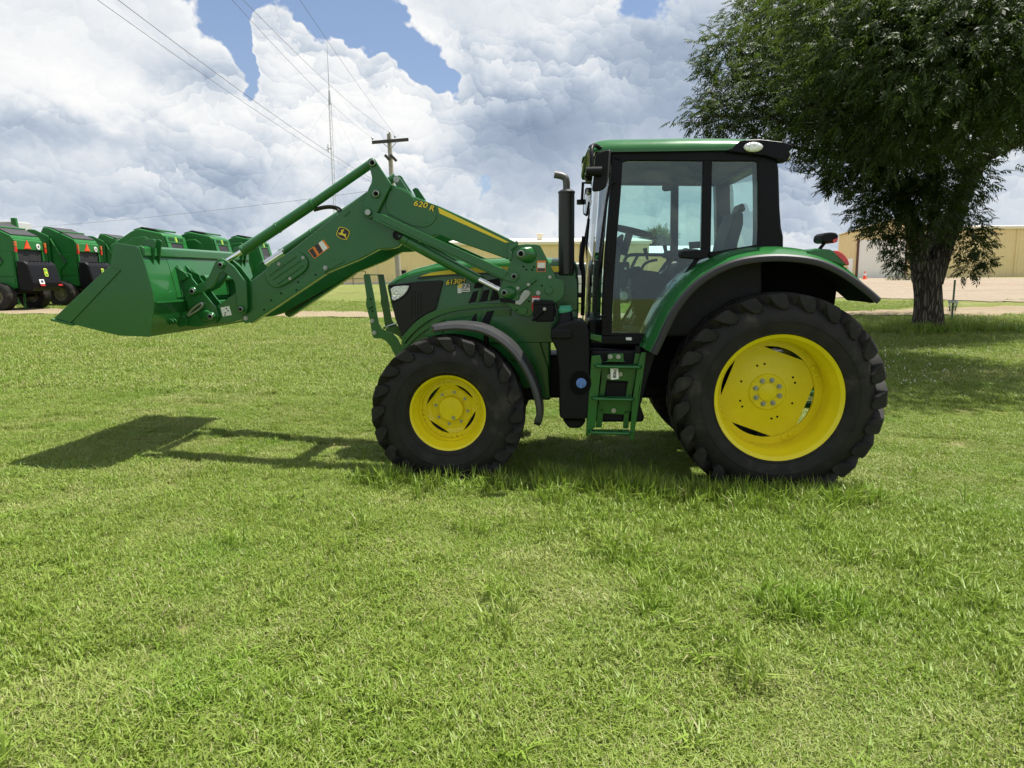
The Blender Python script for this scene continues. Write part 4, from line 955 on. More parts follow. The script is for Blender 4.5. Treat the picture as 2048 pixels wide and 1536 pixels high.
# orange caution labels on the front arm
plate('warning_label', cR, -0.5015, -0.499, [(1222, 140), (1310, 258), (1088, 422), (995, 302), (1070, 245), (1080, 252)], ORANGE, ARMN, 0)
plate('label_picture', cR, -0.5025, -0.501, [(1148, 190), (1198, 155), (1282, 262), (1222, 312)], WHITE, ARMN, 0)
plate('label_text', cR, -0.5025, -0.501, [(1088, 235), (1142, 196), (1212, 308), (1160, 352)], DECALB, ARMN, 0)
plate('label_text', cR, -0.5025, -0.501, [(1008, 302), (1062, 265), (1128, 378), (1088, 408)], DECALB, ARMN, 0)
for k in range(3):
    plate('label_line', cR, -0.5032, -0.502, [(1098 + k * 16, 238 - k * 11), (1104 + k * 16, 234 - k * 11), (1166 + k * 16, 334 - k * 11), (1160 + k * 16, 338 - k * 11)], GREY, ARMN, 0)
    plate('label_line', cR, -0.5032, -0.502, [(1018 + k * 16, 304 - k * 11), (1024 + k * 16, 300 - k * 11), (1086 + k * 16, 392 - k * 11), (1080 + k * 16, 396 - k * 11)], GREY, ARMN, 0)
# hydraulic hoses and valve by the arm
mb = MB()
mb.tube(open_smooth([cA.p3(1560, 395, -0.45), cA.p3(1600, 380, -0.46), cA.p3(1660, 374, -0.47), cA.p3(1718, 392, -0.47), cA.p3(1700, 430, -0.46)], 2), 0.011, 10)
mb.tube(open_smooth([cA.p3(1560, 402, -0.42), cA.p3(1610, 388, -0.43), cA.p3(1665, 384, -0.44), cA.p3(1705, 402, -0.44), cA.p3(1695, 440, -0.44)], 2), 0.011, 10)
mb.build('hydraulic_hose', mat('hose_rubber', (0.012, 0.012, 0.012), 0.5), ARMN, smooth=50)
plate('valve_block', cR, -0.47, -0.43, [(1540, 305), (1600, 270), (1672, 350), (1610, 390)], SILVER, ARMN, 0.004)
mb = MB(); mb.tube([cR.p3(1490, 440, -0.45), cR.p3(1560, 385, -0.45), cR.p3(1590, 360, -0.45)], [0.006, 0.010, 0.012], 10); mb.tube([cR.p3(1640, 320, -0.45), cR.p3(1755, 255, -0.45)], 0.012, 10); mb.tube([cR.p3(1600, 290, -0.45), cR.p3(1750, 190, -0.45)], 0.010, 10); mb.build('hydraulic_fitting', SILVER, ARMN, smooth=50)
mb = MB(); mb.tube([cR.p3(1530, 345, -0.455), cR.p3(1270, 500, -0.455)], 0.006, 8); mb.build('steel_line', SILVER, ARMN, smooth=50)
mb = MB(); mb.tube([cR.p3(380, 500, -0.36), cR.p3(640, 330, -0.36)], 0.026, 16); mb.tube([cR.p3(350, 470, -0.30), cR.p3(640, 280, -0.30)], 0.012, 10); mb.build('inner_cylinder_rod', CHROME, ARMN, smooth=50)

# ---------------------------------------------------------------- bucket
BW = 1.02
SIDE = [(70, 1022), (90, 1013), (390, 724), (400, 715), (425, 585), (548, 604), (565, 616), (600, 720), (642, 868), (652, 920), (640, 1010), (628, 1112), (618, 1120), (450, 1113), (430, 1106), (180, 1046)]
sq = cA(-BW, SIDE)
BK_PATH = cA(-BW, [(70, 1028), (180, 1048), (300, 1078), (440, 1112), (540, 1117), (618, 1119), (629, 1100), (640, 1010), (651, 920), (642, 868), (620, 790), (600, 720), (580, 660), (566, 618)])
mb = MB(); n = len(BK_PATH); t_ = 0.012
ctr = np.mean(BK_PATH, 0); v = []
for i, (x, z) in enumerate(BK_PATH):
    a, b = BK_PATH[max(0, i - 1)], BK_PATH[min(n - 1, i + 1)]
    d = np.array([b[0] - a[0], b[1] - a[1]]); d /= np.linalg.norm(d); nn = np.array([-d[1], d[0]])
    if nn @ (ctr - np.array([x, z])) < 0: nn = -nn
    v += [(x, -BW + .012, z), (x, BW - .012, z), (x + nn[0] * t_, BW - .012, z + nn[1] * t_), (x + nn[0] * t_, -BW + .012, z + nn[1] * t_)]
f = []
for i in range(n - 1):
    for k in range(4): f.append((4 * i + k, 4 * i + (k + 1) % 4, 4 * i + 4 + (k + 1) % 4, 4 * i + 4 + k))
f += [(0, 1, 2, 3), tuple(4 * (n - 1) + k for k in (3, 2, 1, 0))]
mb.add(v, f); BK = mb.build('bucket', GREEN, T, smooth=25)
MB().prism(sq, -BW, -BW + .012).build('bucket_side', GREEN, BK, 0.002)
MB().prism(sq, BW - .012, BW).build('bucket_side', GREEN, BK, 0.002)
edge = cA(-BW, [(64, 1026), (72, 1016), (190, 1042), (196, 1052), (186, 1056)])
MB().prism(edge, -BW - .02, BW + .02).build('cutting_edge', GREEN, BK, 0.003)
for (a_, b_) in ((-BW - .010, -BW), (BW, BW + .010)):
    MB().prism(cA(-BW, [(84, 1012), (392, 722), (462, 740), (178, 1040)]), a_, b_).build('side_cutter', GREEN, BK, 0.003)
rail = cA(-BW, [(548, 602), (566, 600), (586, 612), (592, 660), (578, 668), (562, 620)])
MB().prism(rail, -BW + .013, BW - .013).build('top_rail', GREEN, BK, 0.008)
dbl = [(x + 0.004, z) for x, z in cA(-BW, [(578, 668), (596, 722), (618, 792), (638, 866), (646, 905)])]
dq = dbl + [(x + .006, z) for x, z in reversed(dbl)]
MB().prism(dq, -0.66, 0.66).build('back_doubler', GREEN, BK, 0.002)
seam = cA(-BW, [(651, 922), (653, 930), (657, 930), (655, 920)]); MB().prism(seam, -BW + .02, BW - .02).build('weld_seam', GREEN, BK, 0.001)
hk = cV(-0.88, [(640, 80), (660, 68), (700, 56), (790, 60), (815, 72), (826, 98), (792, 460), (756, 466), (750, 500), (700, 385), (655, 305), (612, 270)])
for y_ in (-0.89, -0.80, 0.80, 0.89): MB().prism(hk, y_ - .007, y_ + .007).build('lift_lug', GREEN, BK, 0.003)
lg = cV(-0.74, smooth_poly([(885, 1185), (950, 1185), (1040, 1230), (1085, 1260), (1070, 1300), (930, 1345), (880, 1370), (860, 1340)], 1))
for y_ in (-0.74, -0.69, 0.69, 0.74): MB().prism(lg, y_ - .006, y_ + .006).build('clevis_lug', GREEN, BK, 0.003)
# hooks on the bucket back that the carrier grips
for s_ in (-1, 1):
    for y_ in (0.56, 0.34):
        q = cH(-0.53, [(85, 520), (130, 545), (215, 600), (240, 640), (130, 705), (110, 640)]); MB().prism(q, s_ * y_ - .008, s_ * y_ + .008).build('carrier_hook', GREEN, BK, 0.003)
        q = cH(-0.53, [(140, 1010), (180, 1000), (235, 1040), (225, 1100), (140, 1115), (125, 1080)]); MB().prism(q, s_ * y_ - .008, s_ * y_ + .008).build('carrier_hook', GREEN, BK, 0.003)
q = cH(-0.53, [(268, 655)])[0]; mb = MB(); mb.tube([(q[0], -0.36, q[1]), (q[0], 0.36, q[1])], 0.032, 16); mb.build('carrier_tube', GREEN, ARMN, smooth=40)
q = cH(-0.53, [(300, 960)])[0]; mb = MB(); mb.box((q[0], 0, q[1]), (0.06, 0.72, 0.16)); mb.build('carrier_crossbar', GREEN, ARMN, 0.01)
# ---------------------------------------------------------------- cab
CY = -0.80
CABBLK = mat('cab_black', (0.006, 0.006, 0.008), 0.32, spec=0.14, rvar=0.05)
# frame pillars as near/far pairs
PILA = [(487, 205), (566, 225), (552, 470), (524, 800), (502, 1100), (490, 1420), (476, 1445), (418, 1445), (425, 1200), (440, 900), (465, 600), (480, 420)]
PILB = [(1112, 240), (1176, 240), (1172, 500), (1166, 880), (1100, 880), (1104, 600)]
PILC = [(1478, 235), (1505, 200), (1560, 195), (1618, 225), (1632, 300), (1640, 560), (1650, 700), (1664, 760), (1664, 850), (1480, 850), (1486, 700), (1484, 400)]
CAB = MB().prism(cC(CY, PILA), CY, CY + .07).build('cab', CABBLK, T, 0.012)
def pair(name, pts, m=CABBLK, d0=0.0, d1=0.07, bev=0.010):
    q = cC(CY, pts); MB().prism(q, CY + d0, CY + d1).build(name, m, CAB, bev); MB().prism(q, -CY - d1, -CY - d0).build(name, m, CAB, bev)
MB().prism(cC(CY, PILA), -CY - .07, -CY).build('front_pillar', CABBLK, CAB, 0.012)
pair('door_pillar', PILB, d0=-.004, d1=.06)
pair('rear_pillar', PILC, d1=.16, bev=.02)
pair('top_rail', [(487, 160), (1290, 160), (1510, 165), (1560, 200), (1490, 262), (1470, 250), (600, 245), (560, 258), (487, 240)])
pair('sill', [(340, 1440), (770, 1440), (800, 1460), (790, 1500), (340, 1495)], d0=-.02, d1=.2)
pair('quarter_sill', [(1150, 870), (1490, 815), (1670, 845), (1660, 880), (1400, 880), (1150, 905)])
# door rear edge following the fender, and lower rail
DR = [(1160, 875), (1100, 905), (1070, 945), (960, 1100), (830, 1320), (775, 1420), (755, 1448), (470, 1440), (470, 1418), (740, 1422), (752, 1405), (810, 1305), (935, 1085), (1045, 925), (1080, 885), (1140, 850)]
pair('door_frame', DR, d0=-.006, d1=.05, bev=.006)
GL_DOOR = [(556, 240), (1112, 240), (1104, 880), (1075, 905), (935, 1090), (752, 1420), (478, 1425), (500, 1100), (524, 800), (548, 470)]
GL_Q = [(1170, 240), (1486, 240), (1488, 820), (1165, 875)]
pair('door_glass', GL_DOOR, GLASS, 0.012, 0.017, 0)
pair('quarter_glass', GL_Q, GLASS, 0.012, 0.017, 0)
# windscreen: bowed sheet between the front pillars
sec = []
wp = cC(CY, [(478, 232), (470, 420), (455, 600), (430, 900), (415, 1200), (405, 1440)])
for (x, z) in wp: sec.append([(x - 0.10 * (1 - (y / 0.76) ** 2), y, z) for y in np.linspace(-0.76, 0.76, 13)])
mb = MB(); mb.loft(sec, cap=False, closed=False); mb.build('windscreen', GLASS, CAB, smooth=60)
q = cC(CY, [(1488, 250), (1490, 840)]); mb = MB(); mb.add([(q[0][0] + .06, -.66, q[0][1]), (q[0][0] + .06, .66, q[0][1]), (q[1][0] + .07, .66, q[1][1]), (q[1][0] + .07, -.66, q[1][1])], [(0, 1, 2, 3)]); mb.build('rear_window', GLASS, CAB)
mb = MB(); mb.box((q[0][0] + .06, 0, q[0][1] + .05), (0.10, 1.5, 0.12)); mb.box((q[1][0] + .07, 0, q[1][1] - .02), (0.12, 1.5, 0.10)); mb.build('rear_crossbar', CABBLK, CAB, 0.01)
mb = MB(); qa = cC(CY, [(480, 222)])[0]; mb.box((qa[0] - .02, 0, qa[1] + .01), (0.12, 1.5, 0.10)); mb.build('front_crossbar', CABBLK, CAB, 0.01)
qb = cC(CY, [(405, 1440)])[0]; mb = MB(); mb.box((qb[0] - .02, 0, qb[1] - .1), (0.14, 1.3, 0.45)); mb.build('front_bulkhead', CABBLK, CAB, 0.02)
# wipers, hoses and grab rail in front of the cab
mb = MB(); mb.tube(open_smooth([cC.p3(520, 388, -0.85), cC.p3(490, 392, -0.86), cC.p3(470, 420, -0.87), cC.p3(430, 700, -0.88), cC.p3(400, 950, -0.88), cC.p3(372, 1260, -0.87), cC.p3(385, 1315, -0.87), cC.p3(448, 1300, -0.84)], 2), 0.011, 10); mb.build('grab_rail', BLACK, CAB, smooth=50)
for k, (pts, Yw, rr) in enumerate((([(366, 460), (340, 600), (310, 760), (290, 920)], 0.55, .012), ([(330, 640), (318, 800), (322, 920), (350, 1100)], 0.15, .012), ([(300, 760), (282, 900), (300, 1050), (290, 1300)], -0.25, .018), ([(285, 800), (270, 960), (296, 1010), (288, 1200)], 0.30, .014))):
    mb = MB(); mb.tube(open_smooth([cC.p3(*p, Yw) for p in pts], 2), rr, 8); mb.build('wiper_arm' if k < 2 else 'cab_hose', BLACK, CAB, smooth=50)
bolts(CAB, cC, -0.803, [(470, 935), (470, 985), (450, 960)], None, BLACK)
plate('serial_plate', cE, -0.826, -0.818, [(862, 490), (910, 490), (910, 515), (862, 513)], WHITE, CAB, 0)
plate('sill_corner', cE, -0.84, -0.60, [(555, 460), (655, 475), (655, 535), (555, 508)], GREEN, CAB, 0.006)
# roof
RF = [(332, 156), (345, 130), (372, 110), (420, 97), (480, 91), (1000, 83), (1300, 83), (1500, 88), (1650, 104), (1722, 134), (1726, 146), (1690, 158), (1560, 168), (1275, 170), (520, 168), (440, 164), (380, 158)]
rq = cC(-0.84, RF); n = len(rq); secs = []
mx = np.mean([p[0] for p in rq]); zb = min(p[1] for p in rq); zt = max(p[1] for p in rq)
for (f_, top, sh) in ((-0.845, .18, .975), (-0.842, .34, .985), (-0.825, .60, .993), (-0.79, .92, 1.0), (-0.72, 1.12, 1.004), (-0.5, 1.35, 1.008), (0, 1.5, 1.012), (0.5, 1.25, 1.008), (0.72, 1.0, 1.004), (0.79, .84, 1.0), (0.825, .60, .993), (0.842, .34, .985), (0.845, .18, .975)):
    secs.append([(mx + (x - mx) * sh, f_, zb + (z - zb) * top) for x, z in rq])
mb = MB(); mb.loft(secs); ROOF = mb.build('cab_roof', GREEN, T, smooth=50)
pl = [(1275, 172), (1310, 160), (1340, 130), (1366, 110), (1400, 104), (1500, 101), (1650, 118), (1727, 142), (1716, 166), (1690, 190), (1645, 240), (1600, 232), (1540, 210), (1480, 205), (1280, 180)]
for (a_, b_) in ((-0.858, -0.80), (0.80, 0.858)): MB().prism(cC(-0.84, pl), a_, b_).build('roof_corner', CABBLK, ROOF, 0.02, 3)
rr_ = cC(-0.84, [(1600, 150), (1720, 142), (1645, 240), (1560, 215)]); MB().prism(rr_, -0.80, 0.80).build('roof_rear', CABBLK, ROOF, 0.015)
lin = cC(-0.84, [(500, 172), (1560, 172), (1540, 225), (500, 222)]); MB().prism(lin, -0.74, 0.74).build('headliner', LINER, ROOF, 0.01)
def lamp(crop, c, rx, ry, Y, parent, name='work_light', m=LENS):
    q = crop(Y, [c, (c[0] + rx, c[1]), (c[0], c[1] - ry)]); ax_, bz_ = q[1][0] - q[0][0], q[2][1] - q[0][1]; n = 32
    for (k1, y1, y2, mm, nm) in ((1.12, Y + .02, Y - .004, BLACK, 'lamp_bezel'), (1.0, Y + .01, Y - .012, m, name)):
        secs = []
        for (s1, yy) in ((k1, y1), (k1, y2 + .006), (k1 * .9, y2), (k1 * .5, y2 - .004)):
            secs.append([(q[0][0] + ax_ * s1 * math.cos(2 * math.pi * i / n), yy, q[0][1] + bz_ * s1 * math.sin(2 * math.pi * i / n)) for i in range(n)])
        mb = MB(); mb.loft(secs); o = mb.build(nm, mm, parent, smooth=50)
lamp(cC, (1455, 152), 66, 34, -0.862, ROOF)
lamp(cC, (1684, 205), 24, 40, -0.80, ROOF)
plate('lamp_housing', cC, -0.82, -0.70, [(1640, 175), (1690, 160), (1715, 200), (1690, 248), (1640, 250)], BLACK, ROOF, 0.01)
# far front lamp pod
POD = [(205, 365), (230, 320), (290, 295), (362, 290), (400, 330), (405, 740), (330, 755), (290, 740), (255, 660), (250, 600), (215, 440)]
MB().prism(cM(0.72, [(205, 365), (230, 320), (290, 295), (362, 290), (420, 310), (420, 372)]), 0.62, 0.84).build('lamp_cap', GREEN, ROOF, 0.01)
MB().prism(cM(0.72, [(210, 370), (420, 372), (430, 730), (330, 755), (290, 740), (255, 660), (250, 600), (215, 440)]), 0.64, 0.82).build('lamp_pod', BLACK, ROOF, 0.012)
mb = MB(); mb.tube(open_smooth([cM.p3(218, 430, 0.63), cM.p3(245, 530, 0.63), cM.p3(295, 620, 0.63)], 1), 0.012, 8); mb.build('work_light', LENS, ROOF, smooth=40)
plate('front_lamp', cM, -0.80, -0.62, [(330, 115), (360, 85), (420, 60), (520, 62), (560, 110), (560, 180), (480, 260), (410, 290), (410, 170), (350, 185)], BLACK, ROOF, 0.012)
plate('work_light', cM, -0.815, -0.79, [(410, 170), (470, 200), (440, 290), (410, 300)], LENS, ROOF, 0.004)
# mirrors
MIR = MB().prism(cM(-1.02, smooth_poly([(455, 270), (490, 245), (560, 215), (690, 180), (735, 192), (742, 240), (705, 690), (650, 855), (560, 915), (430, 932), (402, 905), (405, 840), (430, 640)], 1)), -1.04, -0.98).build('side_mirror', BLACK, T, 0.014, 3)
plate('mirror_face', cM, -1.047, -1.03, [(700, 200), (738, 215), (700, 690), (655, 850), (640, 850), (670, 690)], GREY, MIR, 0.004)
mb = MB(); mb.tube(open_smooth([cM.p3(392, 560, -1.05), cM.p3(388, 300, -1.04), cM.p3(390, 130, -1.0), cM.p3(430, 85, -0.93), cM.p3(510, 120, -0.86), cM.p3(600, 190, -0.80)], 2), 0.016, 12); mb.build('mirror_arm', BLACK, MIR, smooth=50)
q = cM(-1.06, [(430, 560)])[0]; mb = MB(); mb.tube([(q[0] - .06, -1.055, q[1]), (q[0] + .06, -1.055, q[1] - .005)], [0.032, 0.04], 18); mb.build('mirror_knuckle', BLACK, MIR, smooth=40)
fm = [(240, 1340), (232, 1250), (270, 890), (292, 865), (385, 862), (400, 890), (330, 1360), (300, 1385)]
MIR2 = MB().prism(cM(1.05, fm), 1.02, 1.08).build('side_mirror', BLACK, T, 0.012)
fx_, fy_ = np.mean(fm, 0); MB().prism(cM(1.02, [(fx_ + (x - fx_) * .84, fy_ + (y - fy_) * .90) for x, y in fm]), 1.012, 1.02).build('mirror_glass', MIRROR, MIR2)
mb = MB(); mb.tube([cM.p3(215, 1120, 1.0), cM.p3(235, 775, 1.0), cM.p3(420, 775, 0.9)], 0.016, 10); mb.tube([cM.p3(205, 1080, 1.02), cM.p3(205, 1165, 1.02)], 0.05, 12); mb.build('mirror_arm', BLACK, MIR2, smooth=50)

# ---------------------------------------------------------------- cab interior
fl = cC(-0.75, [(420, 1432), (800, 1432), (800, 1460), (420, 1460)]); MB().prism(fl, -0.76, 0.76).build('cab_floor', FLOORM, CAB)
# through-view past the floor: inner fender boxes
for s_ in (-1, 1):
    q = cC(-0.70, [(780, 1440), (860, 1330), (980, 1130), (1110, 930), (1200, 900), (1500, 880), (1500, 1440)])
    MB().prism(q, *sorted((s_ * 0.50, s_ * 0.77))).build('inner_fender', INTER, CAB, 0.02)
SEAT = MB().prism(cC(-0.15, [(900, 980), (930, 940), (1180, 930), (1240, 880), (1290, 900), (1280, 1010), (1180, 1060), (930, 1060)]), -0.26, 0.26).build('seat', INTER, T, 0.04, 3)
MB().prism(cC(-0.15, [(1228, 900), (1250, 800), (1300, 650), (1318, 600), (1345, 592), (1372, 605), (1372, 680), (1330, 830), (1310, 930)]), -0.24, 0.24).build('backrest', mat('seat_grey', (0.040, 0.042, 0.042), 0.7, var=0.1), SEAT, 0.03, 3)
MB().prism(cC(-0.15, [(980, 1060), (1160, 1060), (1120, 1250), (1160, 1420), (940, 1420), (990, 1250)]), -0.2, 0.2).build('seat_base', INTER, SEAT, 0.02)
MB().prism(cC(-0.15, [(640, 1440), (690, 1320), (650, 1130), (660, 1010), (720, 985), (860, 1000), (905, 1060), (900, 1200), (940, 1440)]), 0.28, 0.60).build('console', INTER, SEAT, 0.03)
mb = MB(); 
for (x_, y_, x2, y2) in ((735, 890, 715, 840), (925, 900, 918, 862), (870, 890, 850, 820), (1000, 880, 990, 840), (1060, 880, 1070, 850)): mb.tube([cC.p3(x_, y_ + 30, 0.42), cC.p3(x2, y2, 0.42)], [0.012, 0.022], 10)
mb.build('control_lever', BLACK, SEAT, smooth=50)
MB().prism(cC(0.4, [(830, 905), (850, 860), (1000, 845), (1080, 850), (1090, 905), (1000, 930)]), 0.30, 0.46).build('armrest', INTER, SEAT, 0.02)
COLM = MB().prism(cC(0.0, [(500, 1440), (505, 1200), (490, 1000), (505, 850), (530, 765), (556, 745), (566, 760), (550, 860), (532, 960), (540, 1200), (548, 1440)]), -0.12, 0.12).build('steering_column', INTER, T, 0.02)
q = cC(0.0, [(615, 722)])[0]
mb = MB(); n = 40; Rw = 0.20; tilt = R(-14); path = []
for i in range(n + 1):
    a = 2 * math.pi * i / n; path.append((q[0] + Rw * math.cos(a) * math.cos(tilt), Rw * math.sin(a), q[1] + Rw * math.cos(a) * math.sin(tilt)))
mb.tube(path, 0.017, 10, cap=False)
for a in (R(90), R(210), R(330)): mb.tube([(q[0], 0, q[1] - .01), (q[0] + Rw * math.cos(a) * math.cos(tilt), Rw * math.sin(a), q[1] + Rw * math.cos(a) * math.sin(tilt))], 0.013, 8)
mb.tube([(q[0], 0, q[1]), (q[0] - .06, 0, q[1] - .22)], 0.035, 12); mb.build('steering_wheel', BLACK, COLM, smooth=50)
MB().prism(cC(-0.45, [(640, 1000), (700, 960), (760, 955), (770, 1010), (720, 1060), (660, 1050)]), 0.30, 0.44).build('gear_pod', BLACK, SEAT, 0.02)
MB().prism(cC(0.55, [(1010, 800), (1090, 795), (1094, 842), (1015, 846)]), 0.50, 0.53).build('display_screen', BLACKG, SEAT, 0.006)
MB().prism(cC(-0.3, [(905, 1090), (990, 1050), (1090, 1050), (1080, 1120), (1000, 1180), (930, 1180)]), -0.46, -0.30).build('side_console', BLACK, SEAT, 0.02)
for k_, (pts_, y_) in enumerate((([(690, 1010), (700, 960), (740, 930), (800, 920)], 0.2), ([(870, 1000), (880, 940), (930, 905), (990, 900)], -0.2), ([(980, 1000), (1010, 950), (1060, 930)], -0.4))):
    mb = MB(); mb.tube(open_smooth([cC.p3(*p_, y_) for p_ in pts_], 2), 0.013, 8); mb.build('wiring_hose', BLACK, SEAT, smooth=50)
MB().prism(cC(0.2, [(1282, 640), (1310, 560), (1330, 556), (1345, 600)]), -0.12, 0.12).build('headrest', BLACK, SEAT, 0.02)
for x_ in (0.0, 0.06, 0.12): 
    q_ = cC(0.0, [(560, 1330)])[0]; mb = MB(); mb.box((q_[0] + .02, -0.30 + x_ * 3, q_[1]), (0.07, 0.10, 0.02), Matrix.Rotation(R(-40), 3, 'Y')); mb.build('pedal', BLACK, COLM)
DH = plate('door_handle', cQ, -0.775, -0.70, [(205, 520), (360, 512), (366, 560), (340, 820), (330, 836), (205, 836)], BLACK, CAB, 0.012)
plate('handle_recess', cQ, -0.7765, -0.77, smooth_poly([(292, 560), (340, 560), (342, 640), (318, 660), (292, 640)], 1), DARKHOLE, DH, 0)
q = cQ(-0.779, [(313, 596)])[0]; MB().cyl(q, 0.011, -0.781, -0.775, 14).build('door_lock', WHITE, DH)
mb = MB(); mb.tube(open_smooth([cQ.p3(300, 600, 0.70), cQ.p3(300, 500, 0.70), cQ.p3(330, 440, 0.70), cQ.p3(400, 425, 0.70), cQ.p3(770, 428, 0.70)], 2), 0.018, 10); mb.tube([cQ.p3(460, 440, 0.70), cQ.p3(380, 600, 0.70)], 0.016, 10); mb.build('grab_bar', GREY, CAB, smooth=50)
mb = MB(); mb.tube([cQ.p3(248, 1295, -0.70), cQ.p3(380, 1060, -0.72), cQ.p3(470, 900, -0.74)], [0.014, 0.012, 0.009], 10); mb.tube([cQ.p3(236, 1300, -0.70), cQ.p3(262, 1294, -0.70)], 0.022, 10); mb.build('gas_strut', BLACK, CAB, smooth=50)
plate('door_arm', cC, -0.85, -0.79, [(962, 870), (975, 858), (1120, 850), (1148, 850), (1150, 905), (1100, 918), (975, 908), (962, 895)], BLACK, CAB, 0.012)
plate('speaker_pod', cC, -0.70, -0.45, [(1062, 262), (1080, 250), (1160, 250), (1160, 300), (1080, 302), (1062, 290)], INTER, CAB, 0.02)
plate('inside_mirror', cC, 0.1, 0.14, [(835, 415), (850, 405), (905, 408), (910, 445), (850, 452), (835, 440)], BLACK, CAB, 0.01)
plate('phone_mount', cC, 0.70, 0.73, [(905, 690), (925, 670), (925, 640), (940, 640), (945, 690), (930, 692)], BLACK, CAB, 0.004)

# ---------------------------------------------------------------- rear fenders
LIP = [(70, 700), (100, 640), (135, 560), (200, 430), (300, 310), (420, 226), (550, 172), (700, 149), (850, 148), (1000, 167), (1100, 205), (1200, 263), (1300, 338), (1366, 396)]
lp = open_smooth(cF(-1.07, LIP), 2); n = len(lp)
def normals(pts):
    out = []
    for i in range(len(pts)):
        a, b = pts[max(0, i - 1)], pts[min(len(pts) - 1, i + 1)]; d = np.array([b[0] - a[0], b[1] - a[1]]); d /= np.linalg.norm(d); out.append(np.array([-d[1], d[0]]))
    return out
nr = normals(lp)
for s_ in (-1, 1):
    secs = []
    for i in range(n):
        (x, z), q = lp[i], nr[i]; tail = max(0.0, (i / (n - 1) - 0.80) / 0.20); cr = (1 - tail * 0.85)
        secs.append([(x + q[0] * h_, s_ * y_, z + q[1] * h_) for (y_, h_) in ((1.055, -0.004), (1.045, .018 * cr), (0.98, .055 * cr), (0.90, .075 * cr), (0.80, .085 * cr), (0.52, .085 * cr), (0.52, .070 * cr), (0.80, .070 * cr), (0.90, .06 * cr), (0.98, .04 * cr), (1.035, -.012))])
    mb = MB(); mb.loft(secs); FEN = mb.build('rear_fender', GREEN, T, smooth=35)
    secs = []
    for i in range(n):
        (x, z), q = lp[i], nr[i]
        secs.append([(x + q[0] * h_, s_ * y_, z + q[1] * h_) for (y_, h_) in ((1.082, -0.040), (1.088, -0.018), (1.082, 0.002), (1.06, 0.016), (1.052, 0.012), (1.066, -0.01), (1.068, -0.04))])
    mb = MB(); mb.loft(secs); mb.build('fender_lip', mat('fender_edge', (0.022, 0.022, 0.024), 0.42, spec=0.4), FEN, smooth=40)
    secs = []
    for i in range(n):
        (x, z), q = lp[i], nr[i]; tail = max(0.0, (i / (n - 1) - 0.80) / 0.20)
        secs.append([(x + q[0] * h_, s_ * y_, z + q[1] * h_) for (y_, h_) in ((1.05, -0.03), (0.98, -0.018), (0.80, -0.012), (0.50, -0.012), (0.50, -0.034), (0.80, -0.034), (0.98, -0.04))])
    mb = MB(); mb.loft(secs); mb.build('fender_liner', MATTE, FEN, smooth=40)
    # inner wall between fender and cab
    pts = cF(-0.62, [(60, 640), (150, 470), (300, 280), (500, 180), (800, 150), (1000, 175), (1150, 290), (1130, 430), (900, 620), (300, 900), (60, 900)])
    MB().prism(pts, *sorted((s_ * 0.50, s_ * 0.53))).build('inner_wall', MATTE, FEN)
    # tail lamp and folding lamp on the fender
    tl = cF(-0.92, smooth_poly([(1078, 122), (1100, 118), (1140, 140), (1166, 180), (1168, 206), (1130, 190), (1096, 160)], 1)); MB().prism(tl, *sorted((s_ * 0.80, s_ * 1.0))).build('tail_lamp', REDLENS, FEN, 0.015)
    hb = cF(-0.92, [(930, 118), (980, 106), (1060, 112), (1100, 130), (1170, 200), (1130, 205), (1000, 170), (930, 140)]); MB().prism(hb, *sorted((s_ * 0.72, s_ * 1.0))).build('lamp_bracket', GREEN, FEN, 0.02)
    fl_ = cF(-0.85, smooth_poly([(998, 60), (1010, 25), (1050, 16), (1090, 24), (1096, 50), (1070, 76), (1010, 78)], 1)); MB().prism(fl_, *sorted((s_ * 0.78, s_ * 0.98))).build('position_lamp', BLACK, FEN, 0.012)
    MB().prism(cF(-0.85, [(1060, 60), (1090, 50), (1085, 72), (1062, 80)]), *sorted((s_ * 0.775, s_ * 0.985))).build('position_lens', REDLENS, FEN, 0.004)
    mb = MB(); mb.tube([(*(lambda q: (q[0], s_ * 0.86, q[1]))(cF(-0.85, [p])[0]),) for p in ((1050, 70), (1030, 95), (1010, 120))], 0.013, 10); mb.build('lamp_stalk', BLACK, FEN, smooth=40)
plate('fender_foot', cE, -0.90, -0.55, [(1005, 520), (1060, 500), (1105, 515), (1128, 555), (1122, 610), (1040, 870), (940, 1250), (922, 1250), (985, 860), (1020, 640)], BLACK, T, 0.012)

# ---------------------------------------------------------------- tanks and steps
TANK = plate('fuel_tank', cE, -0.93, -0.50, [(218, 490), (222, 440), (250, 415), (300, 375), (420, 345), (500, 350), (532, 380), (548, 450), (552, 560), (556, 1000), (532, 1180), (500, 1196), (325, 1192), (294, 1165), (290, 800), (268, 600)], BLACK, T, 0.035, 4)
plate('tank_shoulder', cE, -0.955, -0.90, [(226, 440), (250, 420), (385, 418), (402, 440), (400, 500), (330, 505), (224, 500)], BLACK, TANK, 0.02, 3)
mb = MB(); q = cE(-0.80, [(350, 300)])[0]; mb.lathe([(0.075, -0.10), (0.055, 0.0), (0.05, 0.035), (0.0, 0.036)], c=(q[0], -0.80, q[1]), n=28, axis='z'); mb.build('filler_neck', BLACK, TANK, smooth=40)
CAPG = mat('cap_green', (0.06, 0.33, 0.22), 0.4); CAPB = mat('cap_blue', (0.10, 0.20, 0.52), 0.4)
q = cE(-0.80, [(345, 258)])[0]; mb = MB(); mb.lathe([(0.045, -0.03), (0.058, 0.0), (0.058, 0.01), (0.052, 0.014), (0.0, 0.016)], c=(q[0], -0.80, q[1]), n=28, axis='z'); mb.box((q[0], -0.80, q[1] + .026), (0.10, 0.022, 0.024), Matrix.Rotation(R(35), 3, 'Z')); mb.build('fuel_cap', CAPG, TANK, smooth=40)
